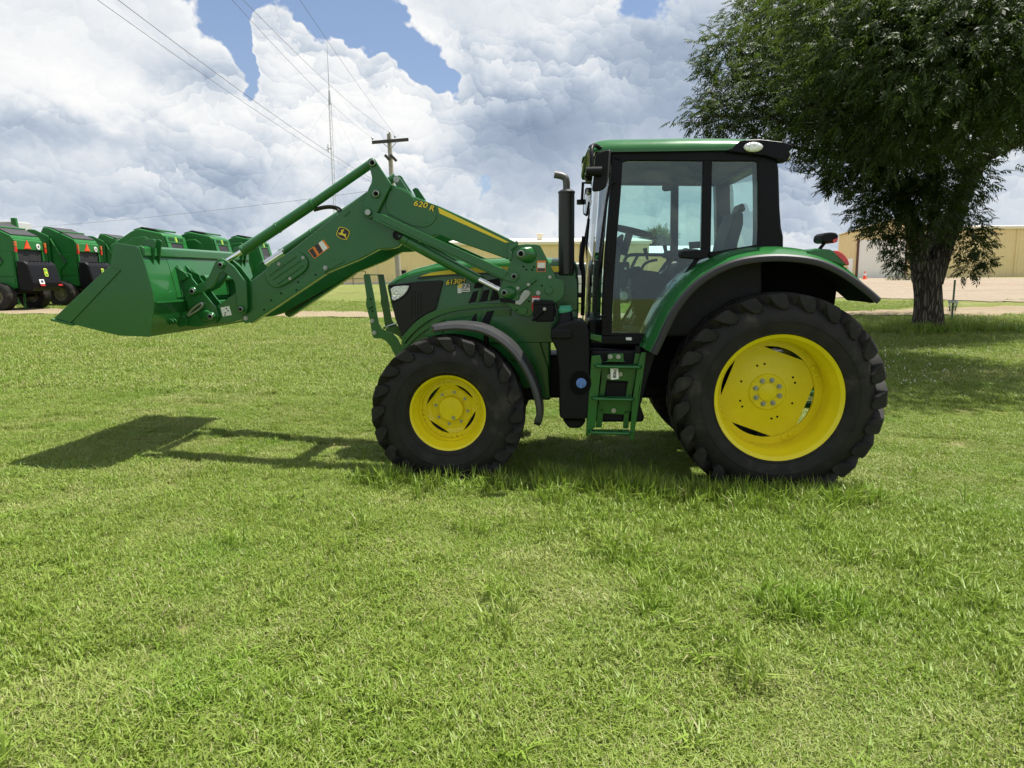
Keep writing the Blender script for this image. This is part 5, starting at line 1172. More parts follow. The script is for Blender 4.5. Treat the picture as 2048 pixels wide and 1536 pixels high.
q = cE(-0.93, [(470, 880)])[0]; mb = MB(); n = 36
ring = lambda k, yy: [(q[0] + .092 * k * math.cos(2 * math.pi * i / n) , yy, q[1] + .11 * k * math.sin(2 * math.pi * i / n)) for i in range(n)]
mb.loft([ring(1.0, -0.92), ring(1.0, -0.937), ring(.92, -0.937), ring(.82, -0.925)]); mb.build('filler_surround', BLACK, TANK, smooth=40)
mb = MB(); mb.loft([ring(.90, -0.938), ring(.3, -0.936)]); mb.build('filler_recess', DARKHOLE, TANK)
q = cE(-0.94, [(480, 880)])[0]; mb = MB(); mb.lathe([(0.042, 0.01), (0.042, -0.006), (0.036, -0.010), (0, -0.010)], c=(q[0], -0.94, q[1]), n=28); mb.box((q[0], -0.955, q[1]), (0.022, 0.014, 0.075), Matrix.Rotation(R(12), 3, 'Y')); mb.build('def_cap', CAPB, TANK, smooth=40)
plate('tank_sump', cE, -0.85, -0.55, [(318, 1190), (522, 1190), (515, 1215), (480, 1262), (450, 1268), (375, 1266), (350, 1235)], BLACK, TANK, 0.02)
plate('cab_hose', cE, -0.80, -0.74, [(545, 585), (600, 575), (780, 590), (920, 600), (915, 615), (780, 615), (600, 605), (550, 612)], BLACK, TANK, 0.008)
STEP = MB().prism(cS(-0.93, [(275, 332), (385, 320), (408, 400), (362, 820), (325, 1240), (300, 1260), (228, 1356), (203, 1356)]), -0.935, -0.925).build('step_ladder', GREEN, T, 0.003)
MB().prism(cS(-0.93, [(915, 285), (976, 285), (970, 330), (885, 750), (835, 1240), (812, 1412), (780, 1412), (762, 1370), (800, 900), (870, 440)]), -0.935, -0.925).build('ladder_rail', GREEN, STEP, 0.003)
MB().prism(cS(-0.93, [(275, 332), (290, 332), (222, 1356), (203, 1356)]), -0.935, -0.80).build('ladder_rail', GREEN, STEP, 0.003)
MB().prism(cS(-0.93, [(955, 300), (974, 300), (828, 1300), (812, 1412), (800, 1412)]), -0.935, -0.82).build('ladder_rail', GREEN, STEP, 0.003)
for (x0, x1, y0, dy) in ((322, 915, 468, 14), (284, 822, 880, 16), (246, 782, 1310, 18)):
    a = cS(-0.97, [(x0, y0 - 10)])[0]; b = cS(-0.97, [(x1, y0 + dy)])[0]
    tr = MB(); L_ = b[0] - a[0]; zc = a[1]
    tr.tube(open_smooth([(a[0], -0.93, zc + .0), (a[0] + .01, -0.985, zc - .002), (a[0] + L_ * .12, -1.0, zc - .004), (a[0] + L_ * .88, -1.0, zc - .010), (b[0] - .01, -0.985, zc - .012), (b[0], -0.93, zc - .012)], 1), 0.012, 10)
    tread = tr.build('step_tread', GREEN, STEP, smooth=40)
    for k in range(5):
        yy = -0.975 + k * 0.022; mb = MB(); mb.box(((a[0] + b[0]) / 2, yy, zc + .001 - .006), (L_ * .94, 0.012, 0.010)); mb.build('tread_bar', GREEN, tread)
    mb = MB(); mb.box(((a[0] + b[0]) / 2, -0.93, zc - .010), (L_ * .06, 0.11, 0.012)); mb.build('tread_spine', GREEN, tread)
BKP = [[(398, 470), (860, 478), (850, 560), (835, 660), (450, 640), (400, 640)], [(398, 640), (468, 640), (440, 840), (372, 840)], [(745, 650), (830, 655), (790, 850), (712, 850)],
       [(375, 890), (800, 905), (790, 1040), (690, 1085), (425, 1070), (350, 1010)], [(350, 1000), (432, 1010), (405, 1250), (328, 1250)], [(695, 1030), (762, 1035), (748, 1262), (676, 1262)]]
for q in BKP: plate('back_panel', cS, -0.88, -0.872, q, GREEN, STEP, 0.003)
plate('step_bracket', cS, -0.90, -0.86, [(485, 305), (685, 300), (690, 400), (725, 412), (415, 412), (480, 398)], GREEN, STEP, 0.004)
plate('step_strut', cS, -0.90, -0.885, [(850, 235), (905, 250), (905, 330), (870, 440), (812, 436)], GREEN, STEP, 0.004)
plate('strut_clamp', cS, -0.912, -0.88, [(838, 206), (904, 206), (904, 300), (840, 300)], BLACK, STEP, 0.006)
plate('opening_shade', cS, -0.860, -0.855, [(465, 670), (738, 680), (712, 850), (448, 840)], BLACK, STEP)  # black sheet put behind the back panel's opening, standing for its shade
bolts(STEP, cS, -0.902, [(515, 340), (618, 342)]); bolts(STEP, cS, -0.882, [(505, 592), (642, 566), (558, 1030)])
plate('stock_tag', cS, -0.985, -0.9835, [(516, 486), (614, 488), (626, 626), (524, 638)], WHITE, STEP, 0)
letter('7908', cS, 570, 556, -0.9865, 0.036, R(-92), DECALB, STEP, 'tag_number', 0, 0.0008)
plate('battery_box', cE, -0.84, -0.30, [(560, 600), (1030, 600), (1020, 700), (960, 1000), (1020, 1170), (1010, 1215), (560, 1215), (556, 1000)], BLACK, T, 0.02)

# ---------------------------------------------------------------- front fenders
FO = [(500, 352), (560, 336), (680, 323), (800, 328), (900, 348), (1000, 394), (1100, 470), (1180, 560), (1250, 680), (1300, 800), (1330, 930), (1332, 1020), (1300, 1092)]
fo = open_smooth(cD(-0.99, FO), 2); nr = normals(fo); n = len(fo)
for s_ in (-1, 1):
    secs = []
    for i in range(n):
        (x, z), q = fo[i], nr[i]; e_ = min(1, i / 4, (n - 1 - i) / 4); w_ = 0.04 + 0.96 * min(1, e_ + .15)
        secs.append([(x + q[0] * h_, s_ * (0.80 - (0.80 - y_) * w_), z + q[1] * h_) for (y_, h_) in ((0.99, -0.048), (1.0, -0.03), (0.985, 0.0), (0.95, 0.010), (0.80, 0.016), (0.64, 0.010), (0.61, -0.01), (0.605, -0.04), (0.615, -0.04), (0.64, 0.0), (0.80, 0.006), (0.95, 0.0), (0.98, -0.03))])
    mb = MB(); mb.loft(secs); FF = mb.build('front_fender', GREY, T, smooth=40)
    mb = MB(); a = fo[n // 3]; mb.tube([(a[0] + .02, s_ * 0.80, a[1]), (a[0] + .02, s_ * 0.80, a[1] - .20), (a[0] - .05, s_ * 0.74, fz + .1)], 0.022, 10); mb.build('fender_stay', BLACK, FF, smooth=40)
    for (dx) in (-.012, .012):
        q = cD(-0.82, [(655, 318)])[0]; link('bolt', BOLTS, SILVER, FF, loc=(q[0] + dx, s_ * .82, q[1] + .006))
# ================================================================== OTHER THINGS
def copy_tree(o, parent=None):
    c = o.copy(); COL.objects.link(c)
    for k in list(c.keys()):
        if k == 'label': del c[k]
    c.parent = parent
    for ch in o.children: copy_tree(ch, c)
    return c
BGREEN = mat('baler_green', (0.013, 0.135, 0.024), 0.38, spec=0.3, coat=0.12, var=0.08, vscale=2, rvar=0.06)
BELT = mat('belt_black', (0.020, 0.020, 0.022), 0.6, var=0.25, vscale=4)
SMV = mat('smv_orange', (0.80, 0.10, 0.025), 0.4)
AMBER = mat('amber_lens', (0.55, 0.12, 0.02), 0.2, coat=0.6)
def baler_wheel(parent, x, y, z, r=0.52, w=0.46):
    mb = MB(); prof = [(r * .50, -w * .42), (r * .62, -w * .5), (r * .82, -w * .52), (r * .94, -w * .46)]
    for k in range(5):
        a = -w * .42 + k * w * .19; prof += [(r, a), (r, a + w * .10), (r * .965, a + w * .105), (r * .965, a + w * .165)]
    prof += [(r * .94, w * .46), (r * .82, w * .52), (r * .62, w * .5), (r * .50, w * .42)]
    mb.lathe([(q[0], q[1]) for q in prof], n=40); tyre = mb.mesh('wheel'); o = link('wheel', tyre, RUBBER, parent, loc=(x, y, z), smooth=35)
    mb = MB(); mb.lathe([(r * .52, -w * .36), (r * .47, -w * .34), (r * .44, -w * .15), (r * .22, -w * .12), (r * .2, -w * .2), (0, -w * .2)], n=28)
    mb.lathe([(r * .52, w * .36), (r * .47, w * .34), (r * .44, w * .10), (r * .22, w * .06), (0, w * .06)], n=28); mb.build('rim', mat('rim_cream', (0.16, 0.15, 0.09), 0.5), o, smooth=40)
    return o
def baler_common(b):
    baler_wheel(b, -0.58, 0.10, 0.52); baler_wheel(b, -0.58, 2.02, 0.52)
    mb = MB(); mb.tube([(-0.58, 0.15, 0.55), (-0.58, 1.95, 0.55)], 0.07, 10); mb.box((-0.9, 1.0, 0.72), (1.7, 1.3, 0.14)); mb.build('axle_frame', BLACK, b)
    mb = MB(); mb.box((-2.55, 1.0, 0.62), (1.3, 0.16, 0.16)); mb.tube([(-2.9, 0.8, 0.0), (-2.9, 0.8, 0.75)], 0.05, 8); mb.build('tongue', BGREEN, b)
    mb = MB(); mb.tube([(-0.25, 0.95, 0.08), (-0.25, 0.95, 0.75)], 0.045, 8); mb.box((-0.25, 0.95, 0.05), (0.2, 0.16, 0.03)); mb.build('jack_stand', BGREEN, b)
    mb = MB(); mb.box((-1.35, 1.0, 0.95), (1.1, 1.3, 0.5)); mb.build('pickup_guard', BLACK, b, 0.05)
def make_baler_a():
    b = empty('hay_baler', (0, 0, 0)); Y0, Y1 = 0.28, 1.86
    prof = [(-1.55, 0.80), (-1.55, 2.70), (-1.25, 3.22), (-1.0, 3.18), (-0.06, 2.72), (0.0, 2.62), (0.02, 2.28), (-0.02, 1.9), (0.0, 0.85), (-0.3, 0.78)]
    MB().prism(prof, Y0, Y1).build('gate', BGREEN, b, 0.03)
    fr = [(-2.05, 0.85), (-2.10, 2.55), (-2.0, 3.02), (-1.8, 3.14), (-1.55, 3.12), (-1.02, 2.86), (-1.0, 2.6), (-1.02, 0.85)]
    MB().prism(fr, Y0 - .08, Y0 - .02).build('side_shield', BGREEN, b, 0.03); MB().prism(fr, Y1 + .02, Y1 + .08).build('side_shield', BGREEN, b, 0.03)
    fr2 = [(-1.98, 1.0), (-2.0, 2.45), (-1.85, 2.85), (-1.65, 2.92), (-1.1, 2.66), (-1.1, 1.0)]
    MB().prism(fr2, Y0 - .11, Y0 - .075).build('shield_panel', BGREEN, b, 0.03)
    MB().prism([(-1.32, 2.3), (-1.16, 2.3), (-1.16, 2.52), (-1.32, 2.52)], Y0 - .115, Y0 - .11).build('shield_vent', DARKHOLE, b)
    MB().prism([(-1.2, 1.35), (-1.12, 1.35), (-1.12, 1.47), (-1.2, 1.47)], Y0 - .115, Y0 - .11).build('warning_label', WHITE, b)
    for z0, z1 in ((0.86, 1.22), (1.26, 2.14)):
        MB().prism([(-0.92, z0), (-0.05, z0), (-0.05, z1), (-0.92, z1)], Y0 - .025, Y0 + .01).build('gate_panel', BGREEN, b, 0.02)
    mb = MB(); mb.tube([(-0.98, Y0 - .05, 2.75), (-0.62, Y0 - .05, 2.10)], 0.045, 10); mb.build('gate_cylinder', BGREEN, b, smooth=40)
    mb = MB(); mb.tube([(-0.62, Y0 - .05, 2.10), (-0.42, Y0 - .05, 1.78)], 0.028, 10); mb.build('cylinder_rod', GREY, b, smooth=40)
    MB().prism([(-0.80, 0.8), (-0.68, 0.8), (-0.68, 1.5), (-0.42, 1.75), (-0.48, 1.86), (-0.80, 1.6)], Y0 - .07, Y0 - .03).build('gate_strut', BGREEN, b, 0.01)
    MB().prism([(-1.27, 3.25), (-0.98, 3.22), (-0.55, 3.01), (-0.56, 2.97), (-1.0, 3.17), (-1.27, 3.2)], Y0 + .10, Y1 - .10).build('belt', BELT, b, 0.01)
    MB().prism([(-0.56, 3.02), (-0.08, 2.78), (-0.08, 2.73), (-0.58, 2.97)], Y0 + .06, Y1 - .06).build('belt', BELT, b, 0.01)
    mb = MB(); mb.tube([(-0.56, Y0, 3.03), (-0.56, Y1, 3.03)], 0.035, 10); mb.build('belt_roller', BGREEN, b)
    MB().prism([(0.0, 2.60), (0.06, 2.56), (0.08, 2.22), (0.0, 2.20)], Y0 + .02, Y1 - .02).build('rear_panel', BGREEN, b, 0.02)
    for y in (Y0 + .06, Y1 - .06): MB().prism([(0.0, 2.22), (0.06, 2.2), (0.08, 1.8), (0.0, 1.78)], y - .04, y + .04).build('gate_post', BGREEN, b, 0.005)
    mb = MB(); mb.box((0.015, 1.07, 2.0), (0.02, 1.30, 0.44)); mb.build('rear_opening', BELT, b)
    BX = MB().prism([(0.04, 0.72), (0.04, 1.84), (0.34, 1.80), (0.46, 1.70), (0.62, 1.02), (0.60, 0.86), (0.48, 0.72)], Y0 - .03, Y1 + .03).build('twine_box', BLACK, b, 0.07, 4)
    for k in range(6): MB().box((0.38, 0.55 + k * .21, 1.80), (0.14, 0.05, 0.03)).build('box_rib', BLACK, BX, 0.01)
    def onrear(y, z, x=None): return (0.465 + (1.70 - z) * 0.235 + 0.012 if x is None else x, y, z)
    # emblem
    e = onrear(1.12, 1.40); mb = MB()
    for (sy, sz, mm, dx, nm) in ((.10, .15, mat('emblem_yellow', (0.75, 0.70, 0.05), 0.4), 0, 'emblem_border'), (.078, .125, mat('emblem_green', (0.03, 0.30, 0.05), 0.4), .004, 'emblem_field')):
        n = 20; pts = [(e[0] + dx - 0.235 * sz * math.sin(2 * math.pi * i / n) * .9, e[1] + sy * np.sign(math.cos(2 * math.pi * i / n)) * abs(math.cos(2 * math.pi * i / n)) ** .5, e[2] + sz * np.sign(math.sin(2 * math.pi * i / n)) * abs(math.sin(2 * math.pi * i / n)) ** .5) for i in range(n)]
        mb = MB(); mb.add([(p[0] - .01, p[1], p[2]) for p in pts] + pts, [tuple(range(n)), tuple(range(2 * n - 1, n - 1, -1))] + [(i, (i + 1) % n, n + (i + 1) % n, n + i) for i in range(n)]); mb.build(nm, mm, BX)
    dy = [(-.055, .0), (-.01, .03), (.0, .08), (.03, .07), (.02, .02), (.055, -.03), (.06, -.09), (.03, -.05), (-.02, -.03), (-.05, -.045)]
    mb = MB(); pts = [(e[0] + .009 - .235 * z_ * .9, e[1] + y_, e[2] + z_) for y_, z_ in dy]; mb.add(pts, [tuple(range(len(pts)))]); mb.build('emblem_deer', MATS['emblem_yellow'], BX)
    l_ = onrear(0.70, 1.06); mb = MB(); mb.box((l_[0], l_[1], l_[2]), (0.02, 0.26, 0.17), Matrix.Rotation(R(-13), 3, 'Y')); mb.build('white_label', WHITE, BX)
    mb = MB(); mb.box((l_[0] + .008, l_[1], l_[2] + .01), (0.02, 0.12, 0.08), Matrix.Rotation(R(-13), 3, 'Y')); mb.build('label_mark', GREY, BX)
    for y_ in (0.70, 1.72):
        l_ = onrear(y_, 0.93); mb = MB(); mb.box(l_, (0.02, 0.24, 0.05), Matrix.Rotation(R(-13), 3, 'Y')); mb.build('reflector', RED, BX)
    # slow-vehicle triangle, lamps, speed disc
    def tri(r_, x): return [(x, 0.92 + r_ * math.sin(a), 2.36 + r_ * math.cos(a)) for a in (0, R(120), R(240))]
    for r_, x, mm, nm in ((0.215, .10, RED, 'triangle_border'), (0.172, .115, SMV, 'warning_triangle')):
        p = tri(r_, x); mb = MB(); mb.add([(q[0] - .02, q[1], q[2]) for q in p] + p, [(0, 1, 2), (5, 4, 3), (0, 3, 4, 1), (1, 4, 5, 2), (2, 5, 3, 0)]); mb.build(nm, mm, b)
    mb = MB(); mb.lathe([(0.105, 0.0), (0.105, 0.02), (0, 0.021)], c=(.085, 1.52, 2.36), n=24, axis='x'); mb.build('speed_disc', WHITE, b)
    mb = MB(); mb.box((.11, 1.52, 2.36), (.004, .07, .08)); mb.build('disc_mark', GREY, b)
    for y_ in (Y0 - .02, Y1 + .04):
        mb = MB(); mb.box((.10, y_, 2.42), (.06, .10, .18)); mb.build('amber_lamp', AMBER, b, .01)
        mb = MB(); mb.box((.10, y_, 2.22), (.06, .10, .18)); mb.build('red_lamp', REDLENS, b, .01)
    baler_common(b); return b
def make_baler_b():
    b = empty('hay_baler', (0, 0, 0)); Y0, Y1 = 0.20, 1.90
    prof = [(-2.1, 0.80), (-2.1, 2.45), (-1.25, 2.98), (-0.95, 3.08), (-0.10, 2.90), (0.0, 2.82), (0.30, 1.60), (0.15, 0.85)]
    MB().prism(prof, Y0, Y1).build('gate', BGREEN, b, 0.05, 3)
    MB().prism([(-1.9, 1.0), (-1.9, 2.35), (-1.15, 2.75), (-0.7, 2.78), (-0.42, 2.60), (-0.20, 1.6), (-0.25, 0.95)], Y0 - .05, Y0 + .01).build('side_shield', BGREEN, b, 0.05, 3)
    MB().prism([(-1.25, 3.06), (-0.92, 3.16), (-0.40, 3.06), (-0.4, 3.0), (-0.92, 3.10), (-1.25, 3.0)], Y0 + .2, Y1 - .2).build('belt', BELT, b, 0.01)
    mb = MB(); mb.tube([(-0.30, Y0 + .06, 3.02), (-0.30, Y1 - .06, 3.02)], 0.035, 10); mb.build('top_bar', BGREEN, b)
    def R_(z): return (2.82 - z) * 0.246 + 0.012
    def rearquad(y0, y1, z0, z1, d, mm, nm, par=b, bev=0.0):
        return MB().prism([(R_(z0), z0), (R_(z1), z1), (R_(z1) + d, z1), (R_(z0) + d, z0)], y0, y1).build(nm, mm, par, bev)
    rearquad(Y0 + .02, Y1 - .02, 2.55, 2.80, .03, BGREEN, 'rear_panel', b, .008)
    for (a_, c_) in ((Y0 + .02, Y0 + .30), (Y1 - .36, Y1 - .02)): rearquad(a_, c_, 1.62, 2.54, .03, BGREEN, 'rear_post', b, .008)
    rearquad(Y0 + .31, Y1 - .37, 1.62, 2.53, .006, BELT, 'rear_opening')
    rearquad(Y0 + .45, Y1 - .60, 1.66, 2.15, .012, mat('belt_grey', (0.06, 0.055, 0.07), 0.6), 'belt')
    rearquad(Y0 + .02, Y1 - .02, 1.52, 1.60, .035, BGREEN, 'rear_bar', b, .006)
    for g0 in (0.42, 1.18):
        for k in range(5): rearquad(g0 + k * .10, g0 + k * .10 + .055, 2.60, 2.75, .034, DARKHOLE, 'vent_slot')
    rearquad(0.99, 1.11, 2.59, 2.77, .036, mat('emblem_yellow', (0.75, 0.70, 0.05), 0.4), 'emblem_border'); rearquad(1.01, 1.09, 2.605, 2.755, .039, mat('emblem_green', (0.03, 0.30, 0.05), 0.4), 'emblem_field')
    rearquad(1.03, 1.07, 2.64, 2.71, .041, MATS['emblem_yellow'], 'emblem_deer')
    MB().prism([(-1.2, 1.55), (-0.3, 1.50), (-0.3, 1.58), (-1.2, 1.62)], Y0 - .055, Y0 - .04).build('side_stripe', DECALY, b)
    baler_common(b); return b
def put_baler(b, px, dep, py=600, rz=0.0, label='', dz=0.0):
    p = at_depth(px, py, dep); b.location = (p.x, p.y - 0.25, float(gz(p.x, p.y)) + dz); b.rotation_euler = (0, 0, rz)
    tag(b, label, 'baler', 'hay balers parked in rows on the grass')
ba = make_baler_a(); put_baler(ba, 37, 26.0, label='green round baler with black rear box, cut off by the left edge')
for px, dep, lab in ((161, 29.4, 'green round baler whose warning triangle shows just left of the bucket'), (262, 35.0, 'green round baler whose sloping black belt shows above the bucket side plate'), (300, 46.0, 'farthest green baler, a low top behind the bucket lug')):
    put_baler(copy_tree(ba), px, dep, label=lab)
bb = make_baler_b(); put_baler(bb, 339, 28.0, label='green baler with pale vented rear panel directly behind the bucket rail')
put_baler(copy_tree(bb), 434, 30.5, label='green baler with vented rear panel left of the tilt cylinder')
put_baler(copy_tree(bb), 520, 34.5, label='green baler mostly hidden behind the tilt cylinder and inspection cover')
# grey-shielded implement at far left
def grey_machine():
    p = at_depth(46, 470, 30.0); z = float(gz(p.x, p.y)); b = empty('forage_machine', (p.x, p.y, z), 0, 'implement with grey upper panel behind the leftmost baler', 'implement')
    GP_ = mat('grey_panel', (0.34, 0.35, 0.33), 0.5)
    MB().prism([(-2.2, 1.0), (-2.2, 3.50), (-0.42, 3.50), (-0.20, 2.6), (-0.2, 1.0)], 0.1, 1.2).build('hopper', GP_, b, 0.05)
    MB().prism(smooth_poly([(-2.0, 2.9), (-2.0, 3.3), (-1.5, 3.52), (-0.95, 3.42), (-0.80, 3.0), (-0.80, 2.8)], 1), 0.07, 0.10).build('panel_border', DECALY, b, 0)
    MB().prism(smooth_poly([(-1.95, 2.9), (-1.95, 3.26), (-1.5, 3.46), (-1.0, 3.36), (-0.86, 3.0), (-0.86, 2.82)], 1), 0.06, 0.09).build('panel_arch', BGREEN, b, 0)
    MB().prism([(-0.40, 2.5), (-0.44, 3.62), (-0.24, 3.62), (-0.14, 2.5)], -0.02, 0.12).build('corner_post', BGREEN, b, 0.02)
    MB().box((-1.0, 0.6, 0.9), (2.2, 1.0, 0.3)).build('frame', BLACK, b)
    baler_wheel(b, -0.8, 0.1, 0.45, 0.45, 0.35); baler_wheel(b, -0.8, 1.2, 0.45, 0.45, 0.35)
grey_machine()

# ------------------------------------------------------------------ white pickup behind the tractor
def pickup():
    a = at_depth(1292, 600, 35.0); z = float(gz(a.x, 35.0))
    t = empty('pickup_truck', (a.x, a.y, z), R(180), 'white pickup truck seen through the cab door glass', 'truck')
    WP = mat('white_truck_paint', (0.72, 0.73, 0.72), 0.3, coat=0.5)
    body = [(0.0, 0.55), (0.02, 1.25), (0.25, 1.30), (1.45, 1.36), (1.9, 1.30), (5.9, 1.32), (5.95, 0.60), (5.5, 0.52), (5.3, 0.52)] 
    # truck-local: x runs from the tail (0) to the nose (6)
    def arch(cx, r=0.46, n=10): return [(cx + r * math.cos(math.pi * k / n), 0.50 + r * math.sin(math.pi * k / n)) for k in range(n + 1)]
    prof = [(0.0, 0.62), (0.02, 1.30), (2.15, 1.30), (2.15, 1.34), (4.45, 1.34), (5.75, 1.22), (5.95, 1.05), (5.95, 0.50)] + arch(5.0) + arch(1.25) + [(0.1, 0.5)]
    B_ = MB().prism(prof, -0.95, 0.95).build('body', WP, t, 0.05, 3)
    CABP = [(2.15, 1.33), (2.28, 1.90), (2.5, 1.97), (3.75, 1.97), (3.95, 1.92), (4.55, 1.34)]
    K = MB().prism(CABP, -0.82, 0.82).build('cab', WP, t, 0.06, 3)
    DG = mat('dark_window', (0.02, 0.025, 0.028), 0.06, coat=0.8)
    for y_ in (-0.835, 0.82):
        MB().prism([(2.42, 1.40), (2.46, 1.86), (3.10, 1.88), (3.10, 1.40)], y_, y_ + .015).build('window', DG, K); MB().prism([(3.18, 1.40), (3.18, 1.88), (3.75, 1.87), (4.12, 1.40)], y_, y_ + .015).build('window', DG, K)
    for y_ in (-0.96, 0.95): 
        MB().prism([(0.15, 0.98), (5.6, 0.96), (5.6, 0.99), (0.15, 1.01)], y_, y_ + .01).build('body_line', GREY, B_)
        MB().prism([(2.1, 0.45), (4.45, 0.45), (4.45, 0.56), (2.1, 0.56)], y_ - .03, y_ + .04).build('running_board', BLACK, t)
        for x_ in (3.14,): MB().prism([(x_ - .004, .6), (x_ + .004, .6), (x_ + .004, 1.33), (x_ - .004, 1.33)], y_, y_ + .01).build('door_gap', DARKHOLE, B_)
        for x_ in (3.02, 2.35): MB().box((x_ + .8, y_, 1.16), (.18, .05, .04)).build('door_handle', WP, B_, .01)
    MB().box((3.0, 0, 0.42), (5.2, 1.5, 0.18)).build('underbody', BLACK, t)
    MB().box((-0.06, 0, 0.62), (0.16, 1.8, 0.18)).build('rear_bumper', CHROME, t, .03); MB().box((6.0, 0, 0.60), (0.16, 1.85, 0.25)).build('front_bumper', CHROME, t, .04)
    for y_ in (-0.86, 0.86): MB().box((0.0, y_, 1.05), (.06, .14, .36)).build('tail_light', REDLENS, B_, .01); MB().box((5.86, y_ * .92, 1.0), (.1, .3, .18)).build('headlight', LENS, B_, .02)
    for x_ in (1.25, 5.0):
        for y_ in (-0.82, 0.82):
            mb = MB(); mb.lathe([(0.22, -.12), (0.36, -.13), (0.40, -.10), (0.40, .10), (0.36, .13), (0.22, .12)], n=32); w = link('wheel', mb.mesh('wheel'), RUBBER, t, loc=(x_, y_, 0.40), smooth=40)
            mb = MB(); mb.lathe([(0.23, -.11), (0.20, -.08), (0.06, -.10), (0, -.10)], n=24); mb.lathe([(0.23, .11), (0.20, .08), (0.06, .10), (0, .10)], n=24); mb.build('rim', SILVER, w, smooth=40)
pickup()

# ------------------------------------------------------------------ utility pole, mast, wires
WOOD = mat('weathered_wood', (0.33, 0.30, 0.26), 0.85, var=0.25, vscale=3)
DWOOD = mat('dark_wood', (0.055, 0.05, 0.045), 0.85, var=0.2)
WIREM = mat('wire_dark', (0.16, 0.16, 0.17), 0.6)
STEEL = mat('galvanised', (0.42, 0.43, 0.44), 0.5, metal=0.5)
PD = 48.0
ptop = at_depth(778, 268, PD); pbase = at_depth(797, 560, PD); zg = float(gz(pbase.x, PD))
pole = empty('utility_pole', (pbase.x, PD, zg), 0, 'weathered wooden utility pole with crossarm rising behind the loader elbow', 'pole')
off = Vector((pbase.x, PD, zg)); tl = ptop - off; bl = Vector((0, 0, -0.1)); lean = (ptop - pbase)
mb = MB(); mb.tube([Vector((0.35 * 0.2, 0, -0.1)), tl * 0.5, tl], [0.20, 0.17, 0.14], 14); mb.build('pole_shaft', WOOD, pole, smooth=40)
def L(px, py, d=PD): return at_depth(px, py, d) - off
mb = MB(); a, b_ = L(744, 285, PD - .2), L(817, 279, PD - .2); d_ = (b_ - a); mb.box((a + b_) / 2, (d_.length, 0.10, 0.20), Matrix.Rotation(math.atan2(-d_.z, d_.x), 3, 'Y')); mb.build('crossarm', DWOOD, pole)
mb = MB(); mb.tube([L(766, 286, PD - .25), L(779, 298, PD - .25)], 0.025, 6); mb.build('arm_brace', STEEL, pole)
mb = MB(); mb.tube([L(794, 283, PD - .25), L(781, 298, PD - .25)], 0.025, 6); mb.build('arm_brace', STEEL, pole)
for (p0, p1) in (((770, 310), (779, 320)), ((781, 310), (793, 322))): mb = MB(); mb.tube([L(*p0, PD - .3), L(*p1, PD - .3)], 0.09, 8); mb.build('bracket', DWOOD, pole)
for px, py in ((745, 280), (790, 276), (779, 268)):
    mb = MB(); c = L(px, py, PD - .2); mb.lathe([(0.03, 0.0), (0.07, 0.06), (0.05, 0.10), (0.075, 0.14), (0.03, 0.20), (0, 0.2)], c=c, n=12, axis='z'); mb.build('insulator', STEEL, pole, smooth=40)
def wire(p0, p1, sag, label, r=0.012, n=24):
    p0, p1 = Vector(p0), Vector(p1); pts = []
    for i in range(n + 1):
        f = i / n; p = p0.lerp(p1, f); p.z -= sag * 4 * f * (1 - f); pts.append(p)
    mb = MB(); base = pts[0].copy(); mb.tube([p - base for p in pts], r, 6); o = mb.build('overhead_wire', WIREM, loc=base)
    tag(o, label, 'wire', 'overhead wires'); return o
wire(at_depth(745, 276, PD), at_depth(330, -150, 15.0), 0.35, 'lower of the two wires running to the left end of the crossarm', 0.0055)
wire(at_depth(779, 264, PD), at_depth(380, -110, 15.0), 0.35, 'wire running from the pole top up across the blue gap', 0.0055)
wire(at_depth(792, 272, PD), at_depth(500, -150, 15.0), 0.15, 'steepest wire, crossing behind the radio mast tip', 0.0055)
wire(at_depth(783, 384, PD), at_depth(40, -112, 15.0), 0.35, 'lower of the two long wires crossing the left clouds', 0.0065)
wire(at_depth(783, 378, PD), at_depth(90, -112, 15.0), 0.35, 'upper of the two long wires crossing the left clouds', 0.0075)
wire(at_depth(783, 376, PD), at_depth(-60, 462, 70.0), 0.35, 'near-level wire above the parked balers', 0.011)
# radio mast
AD = 120.0
am = at_depth(675, 545, AD); za = float(gz(am.x, AD)); mast = empty('radio_mast', (am.x, AD, za), 0, 'thin lattice radio mast with guy wires left of the utility pole', 'mast')
mo = Vector((am.x, AD, za)); ztop = at_depth(664.5, 193, AD).z - za; ztip = at_depth(659.5, 80, AD).z - za
for k in range(3):
    a = k * R(120) + R(30); mb = MB(); mb.tube([(0.24 * math.cos(a), 0.24 * math.sin(a), 0), (0.24 * math.cos(a), 0.24 * math.sin(a), ztop - 1)], 0.030, 6); mb.build('mast_leg', STEEL, mast)
mb = MB(); nb = 46
for i in range(nb):
    for k in range(3):
        a, a2 = k * R(120) + R(30), ((k + 1) % 3) * R(120) + R(30); z0, z1 = (ztop - 1) * i / nb, (ztop - 1) * (i + 1) / nb
        if i % 2: a, a2 = a2, a
        mb.tube([(0.24 * math.cos(a), 0.24 * math.sin(a), z0), (0.24 * math.cos(a2), 0.24 * math.sin(a2), z1)], 0.011, 4, False)
tag(mb.build('lattice', STEEL, mast), kind='stuff')
mb = MB(); mb.tube([(0, 0, ztop - 1.2), (0, 0, ztop + 1.0), (0, 0, ztop + 1.1), (0, 0, ztip)], [0.22, 0.11, 0.06, 0.025], 8); mb.build('antenna_whip', STEEL, mast)
mb = MB(); zz = at_depth(668, 296, AD).z - za; mb.tube([(-0.9, 0, zz - .3), (0, 0, zz)], 0.06, 6); mb.tube([(-0.6, 0, zz + .6), (-0.6, 0, zz - .7)], 0.07, 6); mb.tube([(0, 0, zz - .3), (-0.9, 0, zz + .2)], 0.05, 6); mb.build('side_antenna', STEEL, mast)
